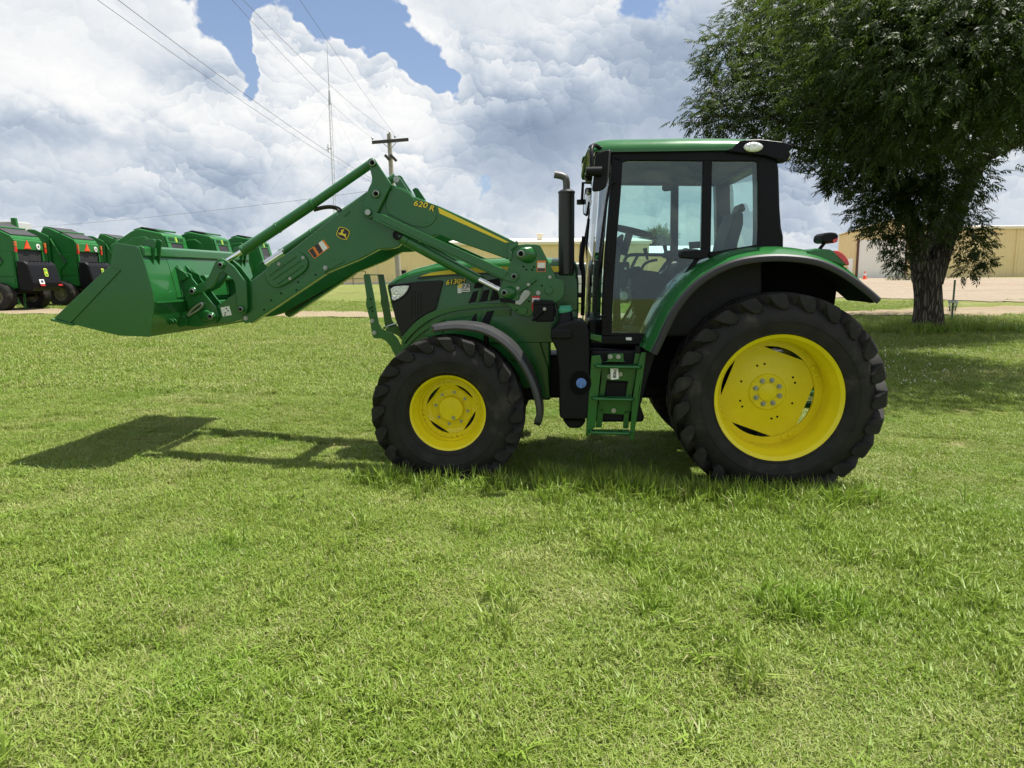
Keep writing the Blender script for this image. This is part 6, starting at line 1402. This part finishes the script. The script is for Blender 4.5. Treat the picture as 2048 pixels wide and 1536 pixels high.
for (gx, gy) in ((-22, 3), (13, 4), (6, -14)):
    for fz_ in (0.97, 0.6):
        mb = MB(); mb.tube([(0, 0, ztop * fz_), (gx, gy, 0.2)], 0.007, 4); mb.build('guy_wire', WIREM, mast)

# ------------------------------------------------------------------ green stake with clear pot
p = ground_at(1903, 643); st = empty('steel_stake', p, 0, 'thin green steel stake with clear plastic pot beside the tree trunk', 'stake')
dst = p.y; top = at_depth(1902, 560, dst).z - p.z
mb = MB(); mb.box((0, 0, top / 2), (0.045, 0.035, top)); mb.build('stake', mat('stake_green', (0.06, 0.11, 0.07), 0.6), st)
CLEAR = glass_mat('clear_plastic', (0.86, 0.88, 0.86), 2.0)
zt, zb = at_depth(1903, 601, dst).z - p.z, at_depth(1903, 622, dst).z - p.z
mb = MB(); mb.lathe([(0.09, zb - 0), (0.125, zt - .05), (0.135, zt - .05), (0.14, zt), (0.13, zt)], n=24, axis='z'); mb.build('plastic_pot', CLEAR, st, smooth=40)
mb = MB(); mb.lathe([(0.128, zt - .07), (0.143, zt - .06), (0.146, zt), (0.135, zt), (0.128, zt - .07)], n=24, axis='z'); mb.build('pot_rim', mat('pot_white', (0.62, 0.62, 0.58), 0.5), st, smooth=40)
# ------------------------------------------------------------------ trees
def bark():
    m = bpy.data.materials.new('bark'); m.use_nodes = True; t = m.node_tree; g = G(t); b = t.nodes['Principled BSDF']
    geo = t.nodes.new('ShaderNodeNewGeometry'); p = g.vmath('MULTIPLY', geo.outputs['Position'], (14, 14, 2.6))
    v = g.voro(g.vmath('ADD', p, g.vmath('SCALE', g.noise(p, 0.6, 3, 0.5, col=True), scale=1.5)), 1.0, 0, 0.5, 'DISTANCE_TO_EDGE')
    n = g.noise(geo.outputs['Position'], 30, 4, 0.6)
    f = g.sstep(v, 0.02, 0.28)
    c = g.mix(f, (0.030, 0.025, 0.020), (0.19, 0.165, 0.14)); c = g.mix(g.lin(n, .35, .7, 0, .5), c, (0.07, 0.062, 0.052))
    t.links.new(c, b.inputs['Base Color']); b.inputs['Roughness'].default_value = 0.95; b.inputs['Specular IOR Level'].default_value = 0.15
    bn = t.nodes.new('ShaderNodeBump'); bn.inputs['Strength'].default_value = 1.0; bn.inputs['Distance'].default_value = 0.05
    t.links.new(f, bn.inputs['Height']); t.links.new(bn.outputs[0], b.inputs['Normal']); return m
def leaf_mat(name, ca, cb, trans=0.35):
    m = bpy.data.materials.new(name); m.use_nodes = True; t = m.node_tree; g = G(t); b = t.nodes['Principled BSDF']
    geo = t.nodes.new('ShaderNodeNewGeometry'); n = g.noise(geo.outputs['Position'], 1.1, 3, 0.6)
    rnd = geo.outputs['Random Per Island']
    c = g.mix(g.lin(g.add(g.mul(n, .6), g.mul(rnd, .4)), .3, .7), ca, cb)
    t.links.new(c, b.inputs['Base Color']); b.inputs['Roughness'].default_value = 0.55; b.inputs['Specular IOR Level'].default_value = 0.22
    tl = t.nodes.new('ShaderNodeBsdfTranslucent'); t.links.new(g.mix(0.5, c, (0.16, 0.26, 0.03)), tl.inputs[0])
    mx = t.nodes.new('ShaderNodeMixShader'); mx.inputs[0].default_value = trans
    t.links.new(b.outputs[0], mx.inputs[1]); t.links.new(tl.outputs[0], mx.inputs[2])
    t.links.new(mx.outputs[0], t.nodes['Material Output'].inputs[0]); return m
BARK = bark(); LEAF = leaf_mat('pecan_leaf', (0.015, 0.025, 0.011), (0.052, 0.074, 0.027), 0.28)
def fast_mesh(name, V, Fq, m):
    """V (n,3), Fq (k,4) quads"""
    me = bpy.data.meshes.new(name); me.vertices.add(len(V)); me.vertices.foreach_set('co', np.ascontiguousarray(V, np.float32).ravel())
    k, w = Fq.shape; me.loops.add(k * w); me.loops.foreach_set('vertex_index', np.ascontiguousarray(Fq, np.int32).ravel())
    me.polygons.add(k); me.polygons.foreach_set('loop_start', np.arange(0, k * w, w, dtype=np.int32)); me.polygons.foreach_set('loop_total', np.full(k, w, np.int32))
    me.update(calc_edges=True); me.materials.append(m); return me
def rot_from(dirs, roll):
    """rotation matrices whose x axis is dirs"""
    x = dirs / np.linalg.norm(dirs, axis=1, keepdims=True); up = np.tile([0, 0, 1.0], (len(x), 1)); up[np.abs(x[:, 2]) > .95] = [1, 0, 0]
    y = np.cross(up, x); y /= np.linalg.norm(y, axis=1, keepdims=True); z = np.cross(x, y)
    c, s = np.cos(roll)[:, None], np.sin(roll)[:, None]; y2 = y * c + z * s; z2 = -y * s + z * c
    return np.stack([x, y2, z2], -1)
def sprig(nl=9, Ls=0.26, ll=0.105, lw=0.030, seed=0):
    """a pinnate leaf: pairs of narrow leaflets drooping along a stalk; returns quads"""
    r = np.random.default_rng(seed); V = []; F = []
    for i in range(nl):
        f = 0.15 + 0.85 * (i // 2) / max(1, nl // 2); side = -1 if i % 2 else 1
        if i == nl - 1: side = 0; f = 1.0
        base = np.array([Ls * f, 0, -0.06 * f * f]); ang = side * r.uniform(0.7, 1.1); dn = r.uniform(0.05, 0.65)
        d = np.array([math.cos(ang), math.sin(ang), -dn]); d /= np.linalg.norm(d); w = np.cross(d, [0, 0, 1.0]); w /= np.linalg.norm(w); n_ = np.cross(w, d)
        L_ = ll * r.uniform(.75, 1.15); k = len(V)
        V += [base, base + d * L_ * .4 + w * lw / 2 + n_ * .006, base + d * L_ - np.array([0, 0, .02]), base + d * L_ * .4 - w * lw / 2 + n_ * .006]; F.append((k, k + 1, k + 2, k + 3))
    return np.array(V), np.array(F)
def foliage(centers, dirs, scale, seeds=6, **kw):
    Vs = []; Fs = []; k = 0; which = rng.integers(0, seeds, len(centers)); roll = rng.normal(0, .5, len(centers))
    M = rot_from(dirs, roll)
    for s_ in range(seeds):
        v, f = sprig(seed=s_ + 11, **kw); idx = np.where(which == s_)[0]
        W = np.einsum('nij,vj->nvi', M[idx], v) * scale[idx][:, None, None] + centers[idx][:, None, :]
        Vs.append(W.reshape(-1, 3)); Fs.append((f[None] + (np.arange(len(idx)) * len(v))[:, None, None] + k).reshape(-1, 4)); k += len(idx) * len(v)
    return np.concatenate(Vs), np.concatenate(Fs)
TD = 18.8
tb = ground_at(1855, 662); TD = tb.y
tree = empty('pecan_tree', tb, 0, 'large dark-leaved tree with rough forked trunk at the right', 'tree')
def TP(px, py, dd=0.0): return at_depth(px, py, TD + dd) - tb
limbs = []
mb = MB()
def limb(pts, rads, n=12, it=2):
    P_ = open_smooth([tuple(p) for p in pts], it); R_ = open_smooth([(r_,) for r_ in rads], it)
    mb.tube(P_, [r_[0] for r_ in R_], n); limbs.append(P_)
limb([TP(1855, 672), TP(1856, 650), TP(1857, 600), TP(1854, 560), TP(1850, 520)], [0.50, 0.40, 0.34, 0.35, 0.38], 20)
limb([TP(1846, 560), TP(1838, 500), TP(1822, 430, -.5), TP(1780, 350, -1.5), TP(1700, 260, -2.5), TP(1600, 190, -3)], [0.28, 0.24, 0.19, 0.15, 0.10, 0.05], 14)
limb([TP(1862, 565), TP(1880, 500), TP(1905, 440), TP(1930, 380, .3), TP(1960, 320, .5), TP(2010, 220, 1.0), TP(2080, 90, 1.5)], [0.30, 0.30, 0.25, 0.22, 0.20, 0.15, 0.08], 16)
limb([TP(1870, 520), TP(1870, 440, 1), TP(1860, 330, 2), TP(1850, 180, 3), TP(1850, 0, 3)], [0.2, 0.18, 0.15, 0.11, 0.06])
limb([TP(1780, 350, -1.5), TP(1700, 310, -1.5), TP(1600, 300, -1.8), TP(1520, 270, -2)], [0.09, 0.07, 0.045, 0.02])
limb([TP(1935, 370), TP(1900, 280, -2), TP(1840, 160, -3.5), TP(1780, 40, -4.5)], [0.14, 0.11, 0.08, 0.04])
limb([TP(1960, 320, .5), TP(2050, 280, -1), TP(2150, 220, -2.5)], [0.13, 0.09, 0.04])
limb([TP(1700, 260, -2.5), TP(1600, 250, -2.5), TP(1480, 230, -2), TP(1390, 235, -1.5)], [0.07, 0.06, 0.035, 0.012])
# bare twigs left of the crown
for tw in ([(1680, 345), (1640, 350), (1600, 346), (1570, 335)], [(1640, 350), (1615, 330), (1600, 312)], [(1620, 348), (1600, 325), (1585, 318)], [(1660, 350), (1650, 372), (1625, 395)], [(1650, 330), (1610, 300), (1590, 290), (1580, 296)]):
    limb([TP(*q, -1.0) for q in tw], [0.022, 0.014, 0.009, 0.005][:len(tw)], 5, 1)
mb.build('trunk', BARK, tree, smooth=60)
# crown lobes: bearing, half sizes (in photo units at the tree's distance), depth offset
LOBES = [(1425, 232, 62, 38, -1.5), (1470, 195, 80, 55, -1.2), (1450, 120, 55, 62, -.5), (1500, 90, 85, 70, 0), (1560, 50, 100, 90, 1), (1540, 220, 110, 55, -2), (1600, 150, 120, 100, -2), (1660, 240, 110, 70, -3),
         (1680, 90, 150, 120, -1), (1800, 60, 170, 130, 0), (1760, 180, 130, 110, -5), (1880, 130, 150, 130, -5.5), (1970, 140, 110, 95, -5), (1820, 40, 160, 110, -5), (1990, 90, 150, 130, -1), (1850, 262, 115, 75, -2), (1760, 300, 110, 70, -2.5), (1960, 205, 95, 85, -2),
         (2055, 175, 80, 85, 0), (1705, 345, 48, 36, -1.5), (1675, 372, 20, 24, -1.5), (1758, 385, 66, 46, -1.5), (1830, 345, 90, 70, -2), (1900, 380, 60, 50, -1.2), (1790, 440, 62, 42, -1), (1765, 462, 35, 22, -.6), (1802, 500, 28, 24, -.8), (1790, 530, 10, 14, -.8),
         (1930, 475, 45, 36, -.5), (1965, 495, 22, 20, -.3), (1935, 535, 18, 22, -.3), (1975, 525, 8, 8, -.3), (1945, 440, 22, 34, -.6), (2040, 280, 26, 14, 0),
         (1600, -60, 150, 110, 2), (1750, -120, 200, 160, 1), (1950, -100, 200, 170, 0), (2150, 50, 180, 170, 0), (1850, 50, 250, 150, 5), (2000, 110, 220, 130, 5), (1700, 120, 180, 140, 4), (2200, 150, 120, 100, 1), (1850, -250, 260, 150, 1), (1830, 395, 75, 52, -2.2), (1900, 335, 75, 66, -2.6), (1765, 415, 55, 38, -1.6), (1880, 440, 42, 34, -1.6), (1700, 295, 85, 55, -2.8), (1860, 30, 170, 110, -7.5), (2000, 60, 170, 110, -7.5), (2150, 60, 150, 120, -7), (1700, 0, 130, 80, -6)]  # high, rear and forward lobes here are added for the shadow they cast
C_, D_, S_ = [], [], []
pm = TD / FPX
for (px, py, rx, ry, dd) in LOBES:
    vol = rx * ry; cnt = int(0.026 * vol * (1.0 if py > -40 else 0.5)) + 14; cnt = int(cnt * (2.2 if vol < 6000 else 2.7))
    c = np.array(TP(px, py, dd)); u = rng.normal(size=(cnt, 3)); u /= np.linalg.norm(u, axis=1, keepdims=True)
    r = rng.uniform(0.15, 1.0, cnt) ** 0.5; rr = np.array([rx * pm, max(rx, ry) * pm * 1.0, ry * pm])
    lump = 1 + .22 * np.sin(u[:, 0] * 7 + px) * np.sin(u[:, 2] * 8 + py) + rng.normal(0, .05, cnt)
    pos = c + u * rr * (r * lump)[:, None]
    C_.append(pos); dr = u * np.array([1, 1, .3]) + rng.normal(0, .35, (cnt, 3)); dr[:, 2] -= 0.12; D_.append(dr); S_.append(rng.uniform(.65, 1.10, cnt))
C_, D_, S_ = np.concatenate(C_), np.concatenate(D_), np.concatenate(S_)
V, Fq = foliage(C_, D_, S_, nl=11, Ls=0.27, ll=0.118, lw=0.036)
link('crown', fast_mesh('crown', V, Fq, LEAF), LEAF, tree)
print('crown quads', len(Fq))
# round tree far behind, seen through the cab
ft = at_depth(1312, 560, 105.0); zf = float(gz(ft.x, 105)); far = empty('round_tree', (ft.x, ft.y, zf), 0, 'distant round tree seen through the cab glass', 'tree')
mb = MB(); mb.tube([(0, 0, 0), (0.1, 0, 3), (0.2, 0, 5)], [0.35, 0.28, 0.2], 10); mb.build('trunk', BARK, far, smooth=60)
cnt = 2600; u = rng.normal(size=(cnt, 3)); u /= np.linalg.norm(u, axis=1, keepdims=True); r = rng.uniform(.3, 1.0, cnt) ** .5 * (1 + .18 * np.sin(u[:, 0] * 5) * np.cos(u[:, 2] * 6) + rng.normal(0, .08, cnt))
V, Fq = foliage(np.array([0, 0, 4.6]) + u * np.array([2.6, 2.6, 2.3]) * r[:, None], u + rng.normal(0, .4, (cnt, 3)), rng.uniform(1.8, 2.8, cnt), nl=7, Ls=.28, ll=.13, lw=.06)
link('crown', fast_mesh('crown', V, Fq, LEAF), LEAF, far)
# brush pile by the workshop wall
pb = ground_at(1808, 561); br = empty('brush_pile', pb, 0, 'small pile of leafy cut branches at the foot of the workshop wall', 'brush')
mb = MB()
for k in range(22):
    a = rng.uniform(0, 6.28); x0 = rng.uniform(-1.2, 1.0); mb.tube([(x0, rng.uniform(-.3, .3), 0.02), (x0 + .6 * math.cos(a), .2 * math.sin(a), rng.uniform(.2, .9)), (x0 + 1.1 * math.cos(a), .3 * math.sin(a), rng.uniform(.3, 1.6))], [.03, .02, .01], 4)
tag(mb.build('twigs', DWOOD, br), kind='stuff')
cnt = 120; V, Fq = foliage(np.stack([rng.uniform(-1.6, 1.4, cnt), rng.uniform(-.4, .4, cnt), rng.uniform(.05, .6, cnt)], -1), rng.normal(size=(cnt, 3)), rng.uniform(1, 1.6, cnt))
tag(link('leaves', fast_mesh('leaves', V, Fq, LEAF), LEAF, br), kind='stuff')
# weed growing up the stake
cnt = 60; zz = rng.uniform(0.0, 0.55, cnt); a = rng.uniform(0, 6.28, cnt)
V, Fq = foliage(np.stack([np.cos(a) * .03, np.sin(a) * .03, zz], -1), np.stack([np.cos(a), np.sin(a), np.full(cnt, .4)], -1), rng.uniform(.35, .6, cnt), nl=5)
WEED = leaf_mat('weed_leaf', (0.05, 0.10, 0.02), (0.09, 0.15, 0.035), 0.3)
tag(link('weed', fast_mesh('weed', V, Fq, WEED), WEED, st), kind='stuff')
# ================================================================== GRASS
def blade_mat():
    m = bpy.data.materials.new('grass_blade'); m.use_nodes = True; t = m.node_tree; g = G(t); b = t.nodes['Principled BSDF']
    geo = t.nodes.new('ShaderNodeNewGeometry'); oi = t.nodes.new('ShaderNodeObjectInfo')
    at = t.nodes.new('ShaderNodeAttribute'); at.attribute_name = 'tone'; at.attribute_type = 'GEOMETRY'
    c = lawn_colour(g, oi.outputs['Location'], 1.22)
    c = g.mix(g.lin(oi.outputs['Random'], 0.0, 1.0, 0.0, 0.5), c, g.mix(g.math('FRACT', g.mul(oi.outputs['Random'], 7.0)), (0.055, 0.100, 0.018), (0.225, 0.295, 0.040)))
    dryb = g.sstep(at.outputs['Fac'], 0.86, 0.92)
    c = g.mix(g.lin(at.outputs['Fac'], 0.0, 0.85, 0.0, 0.70), c, (0.170, 0.300, 0.018))
    c = g.mix(g.mul(dryb, 0.85), c, (0.34, 0.30, 0.16))
    t.links.new(c, b.inputs['Base Color']); b.inputs['Roughness'].default_value = 0.5; b.inputs['Specular IOR Level'].default_value = 0.35
    tl = t.nodes.new('ShaderNodeBsdfTranslucent'); t.links.new(g.mix(0.4, c, (0.22, 0.34, 0.03)), tl.inputs[0])
    mx = t.nodes.new('ShaderNodeMixShader'); mx.inputs[0].default_value = 0.30
    t.links.new(b.outputs[0], mx.inputs[1]); t.links.new(tl.outputs[0], mx.inputs[2]); t.links.new(mx.outputs[0], t.nodes['Material Output'].inputs[0]); return m
BLADE = blade_mat()
def tuft(name, nb, rad, h0, h1, w, bend, seed, dry=0.12, tr=(0.0, 0.5)):
    r = np.random.default_rng(seed); V, F, tone = [], [], []
    for i in range(nb):
        a, q = r.uniform(0, 6.283), rad * math.sqrt(r.uniform()); x, y = q * math.cos(a), q * math.sin(a)
        h = r.uniform(h0, h1); la = r.uniform(0, 6.283); ln = r.uniform(*bend) * h; d = np.array([math.cos(la), math.sin(la)]); s = np.array([-d[1], d[0]]) * w * r.uniform(.6, 1.2) / 2
        k = len(V); tn = r.uniform(*tr) if r.uniform() > dry else r.uniform(.92, 1)
        pts = [(0, 0, 1.0), (.35 * ln, .55 * h, .9), (ln, h * (1 - .35 * min(1, ln / h)), 0.08)]
        for (o, z, f) in pts: V += [(x + d[0] * o - s[0] * f, y + d[1] * o - s[1] * f, z), (x + d[0] * o + s[0] * f, y + d[1] * o + s[1] * f, z)]
        F += [(k, k + 1, k + 3, k + 2), (k + 2, k + 3, k + 5, k + 4)]; tone += [tn] * 6
    me = bpy.data.meshes.new(name); me.from_pydata(V, [], F); at = me.attributes.new('tone', 'FLOAT', 'POINT'); at.data.foreach_set('value', tone)
    me.materials.append(BLADE); o = bpy.data.objects.new(name, me); return o
SHORT = [tuft('turf_tuft', 40, 0.075, .015, .050, .0046, (.2, 1.2), 100 + k, .07, (0.0, .75)) for k in range(6)]
MEDIUM = [tuft('grass_tuft', 14, 0.05, .03, .09, .0072, (.15, .85), 200 + k, .06, (.35, .85)) for k in range(5)]
TALL = [tuft('tall_tuft', 15, 0.05, .08, .21, .0085, (.15, .95), 300 + k, .04, (.45, .85)) for k in range(5)]
COARSE = [tuft('coarse_tuft', 26, 0.20, .03, .075, .011, (.3, 1.2), 400 + k, .15, (0, .6)) for k in range(5)]
WEEDP = [tuft('weed_clump', 16, 0.055, .05, .13, .0095, (.4, 1.5), 500 + k, .03, (.55, .85)) for k in range(4)]
def scatter(name, pts, scl, protos, label):
    me = bpy.data.meshes.new(name); me.vertices.add(len(pts)); me.vertices.foreach_set('co', np.ascontiguousarray(pts, np.float32).ravel())
    for nm, arr in (('scl', scl), ('yaw', rng.uniform(0, 6.283, len(pts))), ('tiltx', rng.normal(0, .12, len(pts)))):
        a = me.attributes.new(nm, 'FLOAT', 'POINT'); a.data.foreach_set('value', np.ascontiguousarray(arr, np.float32))
    a = me.attributes.new('pick', 'INT', 'POINT'); a.data.foreach_set('value', rng.integers(0, len(protos), len(pts)).astype(np.int32))
    me.update(); o = bpy.data.objects.new(name, me); COL.objects.link(o)
    t = bpy.data.node_groups.new(name + '_scatter', 'GeometryNodeTree')
    t.interface.new_socket('Geometry', in_out='INPUT', socket_type='NodeSocketGeometry'); t.interface.new_socket('Geometry', in_out='OUTPUT', socket_type='NodeSocketGeometry')
    n = t.nodes; l = t.links; gi, go = n.new('NodeGroupInput'), n.new('NodeGroupOutput')
    g2i = n.new('GeometryNodeJoinGeometry')
    for pr in reversed(protos):
        oi = n.new('GeometryNodeObjectInfo'); oi.inputs['Object'].default_value = pr; oi.inputs['As Instance'].default_value = True; l.new(oi.outputs['Geometry'], g2i.inputs[0])
    ip = n.new('GeometryNodeInstanceOnPoints'); ip.inputs['Pick Instance'].default_value = True
    def attr(nm, ty='FLOAT'):
        a = n.new('GeometryNodeInputNamedAttribute'); a.data_type = ty; a.inputs[0].default_value = nm; return a.outputs[0]
    cx = n.new('ShaderNodeCombineXYZ'); l.new(attr('tiltx'), cx.inputs[0]); l.new(attr('yaw'), cx.inputs[2])
    e2r = n.new('FunctionNodeEulerToRotation'); l.new(cx.outputs[0], e2r.inputs[0])
    l.new(gi.outputs[0], ip.inputs['Points']); l.new(g2i.outputs[0], ip.inputs['Instance']); l.new(attr('pick', 'INT'), ip.inputs['Instance Index'])
    l.new(e2r.outputs[0], ip.inputs['Rotation']); l.new(attr('scl'), ip.inputs['Scale']); l.new(ip.outputs[0], go.inputs[0])
    md = o.modifiers.new('scatter', 'NODES'); md.node_group = t
    return tag(o, label, 'grass', kind='stuff')
def smooth_noise(x, y, s, seed):
    r = np.random.default_rng(seed); g_ = r.uniform(0, 1, (64, 64)); u, v = (x / s) % 63, (y / s) % 63; i, j = u.astype(int), v.astype(int); fu, fv = u - i, v - j
    fu, fv = fu * fu * (3 - 2 * fu), fv * fv * (3 - 2 * fv); i2, j2 = (i + 1) % 64, (j + 1) % 64
    return (g_[i, j] * (1 - fu) + g_[i2, j] * fu) * (1 - fv) + (g_[i, j2] * (1 - fu) + g_[i2, j2] * fu) * fv
def field(n, y0, y1, margin=0.6, power=1.0):
    """points on the lawn in front of the viewer, denser near"""
    y = y0 + (y1 - y0) * rng.uniform(0, 1, n) ** power; hw = y * 0.745 + margin; x = rng.uniform(-1, 1, n) * hw
    return x, y
def clear_wheels(x, y):
    keep = np.ones(len(x), bool)
    for (lx, ly, hx, hy) in ((0, -0.88, .36, .22), (fx, -0.85, .28, .18), (0, .88, .36, .22), (fx, .85, .28, .18)):
        w = TO[:2] + lx * TEX[:2] + ly * TEY[:2]; dx, dy = x - w[0], y - w[1]; u = dx * TEX[0] + dy * TEX[1]; v = dx * TEY[0] + dy * TEY[1]
        keep &= ~((np.abs(u) < hx) & (np.abs(v) < hy))
    return keep
def P3(x, y, dz=0.0): return np.stack([x, y, gz(x, y) + dz], -1)
# close-cropped turf
x, y = field(78000, 2.0, 11.5, 0.6, 1.15); worn = smooth_noise(x, y, .32, 31) * .6 + smooth_noise(x, y, .9, 32) * .4; k = clear_wheels(x, y) & ((worn < .66) | (rng.uniform(0, 1, len(x)) < .25)); x, y = x[k], y[k]
scatter('turf', P3(x, y), rng.uniform(.75, 1.35, len(x)) * (0.8 + .5 * smooth_noise(x, y, .5, 3)), SHORT, 'short mown turf covering the lawn in the foreground')
# longer patches: centre-right foreground, along the shade line by the wheels, clumps here and there
x, y = field(60000, 2.0, 9.5, 0.6, 1.1)
patch = smooth_noise(x, y, .45, 5) * .5 + smooth_noise(x, y, 1.3, 6) * .5
side = 1 / (1 + np.exp(-(x - 0.2 - 0.10 * y) * 2.2)) * np.exp(-((y - 4.4) / 2.0) ** 2)
near = np.exp(-((y - 2.6) / 1.0) ** 2) * .25
wild = 1 / (1 + np.exp((y - 6.0) * 2.2)); k = ((patch - .12) * (.35 + .65 * wild) + .42 * side + near) > rng.uniform(.50, 1.05, len(x)); k &= clear_wheels(x, y); x, y = x[k], y[k]
scatter('long_grass', P3(x, y), rng.uniform(.6, 1.3, len(x)), MEDIUM, 'looser longer grass growing in patches through the turf')
x, y = field(30000, 2.1, 9.0, 0.5, 1.0)
patch = smooth_noise(x, y, .35, 8)
side = 1 / (1 + np.exp(-(x - 0.15) * 2.5)) * 1 / (1 + np.exp((x - 1.9) * 2.5)) * np.exp(-((y - 4.1) / 1.3) ** 2)
k = ((patch ** 2) * .85 * (y < 6.5) + .58 * side * (.5 + patch)) > rng.uniform(.60, 1.5, len(x)); k &= clear_wheels(x, y); x, y = x[k], y[k]
ex_ = []
for (lx0, lx1, ly, n_) in ((-1.9, 0.75, -1.20, 420), (-3.4, -2.0, -1.18, 120), (-0.6, 0.5, -1.35, 150), (-1.9, -0.9, -.9, 120)):
    u = rng.uniform(lx0, lx1, n_); v = ly - np.abs(rng.normal(0, .13, n_)) + .05; ex_.append(TO[:2] + u[:, None] * TEX[:2] + v[:, None] * TEY[:2])
e = np.concatenate(ex_); kk = clear_wheels(e[:, 0], e[:, 1]); e = e[kk]; x, y = np.concatenate([x, e[:, 0]]), np.concatenate([y, e[:, 1]])
scatter('tall_grass', P3(x, y), rng.uniform(.5, 1.15, len(x)), TALL, 'tall uncut grass blades around the wheels and in clumps')
# spreading crabgrass clumps
x, y = field(360, 2.1, 7.0, 0.4, 1.0); k = (smooth_noise(x, y, 1.1, 21) > .38) & clear_wheels(x, y); x, y = x[k], y[k]
scatter('crabgrass', P3(x, y), rng.uniform(.35, 1.05, len(x)), WEEDP, 'broad-bladed crabgrass clumps spreading in the foreground lawn')
# farther lawn: coarser clumps, thinning with distance, keeping off the bare strips
x, y = field(60000, 9.5, 34.0, 2.0, 1.5)
def off_track(x, y):
    P_ = np.stack([x, y, gz(x, y)], -1) - np.array([0, 0, CAM_H]); zf = P_ @ FWD; py = 768 - FPX * (P_ @ UP) / zf; px = 1024 + FPX * (P_ @ RT) / zf
    up_ = np.interp(px, [0, 700, 1240, 1750, 1900, 2050], [618, 626, 628, 623, 600, 600]); lo = np.interp(px, [0, 700, 1240, 1750, 1900, 2050], [630, 638, 638, 633, 633, 631])
    return ~((py > up_ + .5) & (py < lo - .5)) & ~((px > 1650) & (py < 596))
k = off_track(x, y) & clear_wheels(x, y); x, y = x[k], y[k]
scatter('far_turf', P3(x, y), rng.uniform(.6, 1.2, len(x)) * (1 + (y - 9) * .02), COARSE, 'mown grass of the lawn beyond the tractor')
# rough fringe at the foot of the tree
n_ = 900; a = rng.uniform(0, 6.283, n_); q = np.abs(rng.normal(.55, .45, n_)); x, y = tb.x + 0.2 + np.cos(a) * q * 2.0, tb.y + np.sin(a) * q
scatter('trunk_grass', P3(x, y), rng.uniform(.9, 2.0, n_), TALL, 'long rough grass fringing the foot of the tree trunk')
# clover heads in the tree's shade
def clover():
    V = []; F = []
    n_ = 90; px = rng.normal(1840, 75, n_); py = rng.uniform(690, 775, n_)
    mb = MB()
    for i in range(n_):
        g_ = ground_at(float(np.clip(px[i], 1770, 2040)), float(py[i])); r_ = rng.uniform(.007, .012); c = (g_.x, g_.y, g_.z + rng.uniform(.05, .09))
        mb.lathe([(0, -r_), (r_ * .8, -r_ * .5), (r_, 0), (r_ * .8, r_ * .6), (0, r_)], c=c, n=6, axis='z')
    tag(mb.build('clover_flowers', mat('clover_white', (0.75, 0.75, 0.68), 0.8)), 'small white clover flowers dotting the shaded lawn', 'flowers', kind='stuff')
clover()
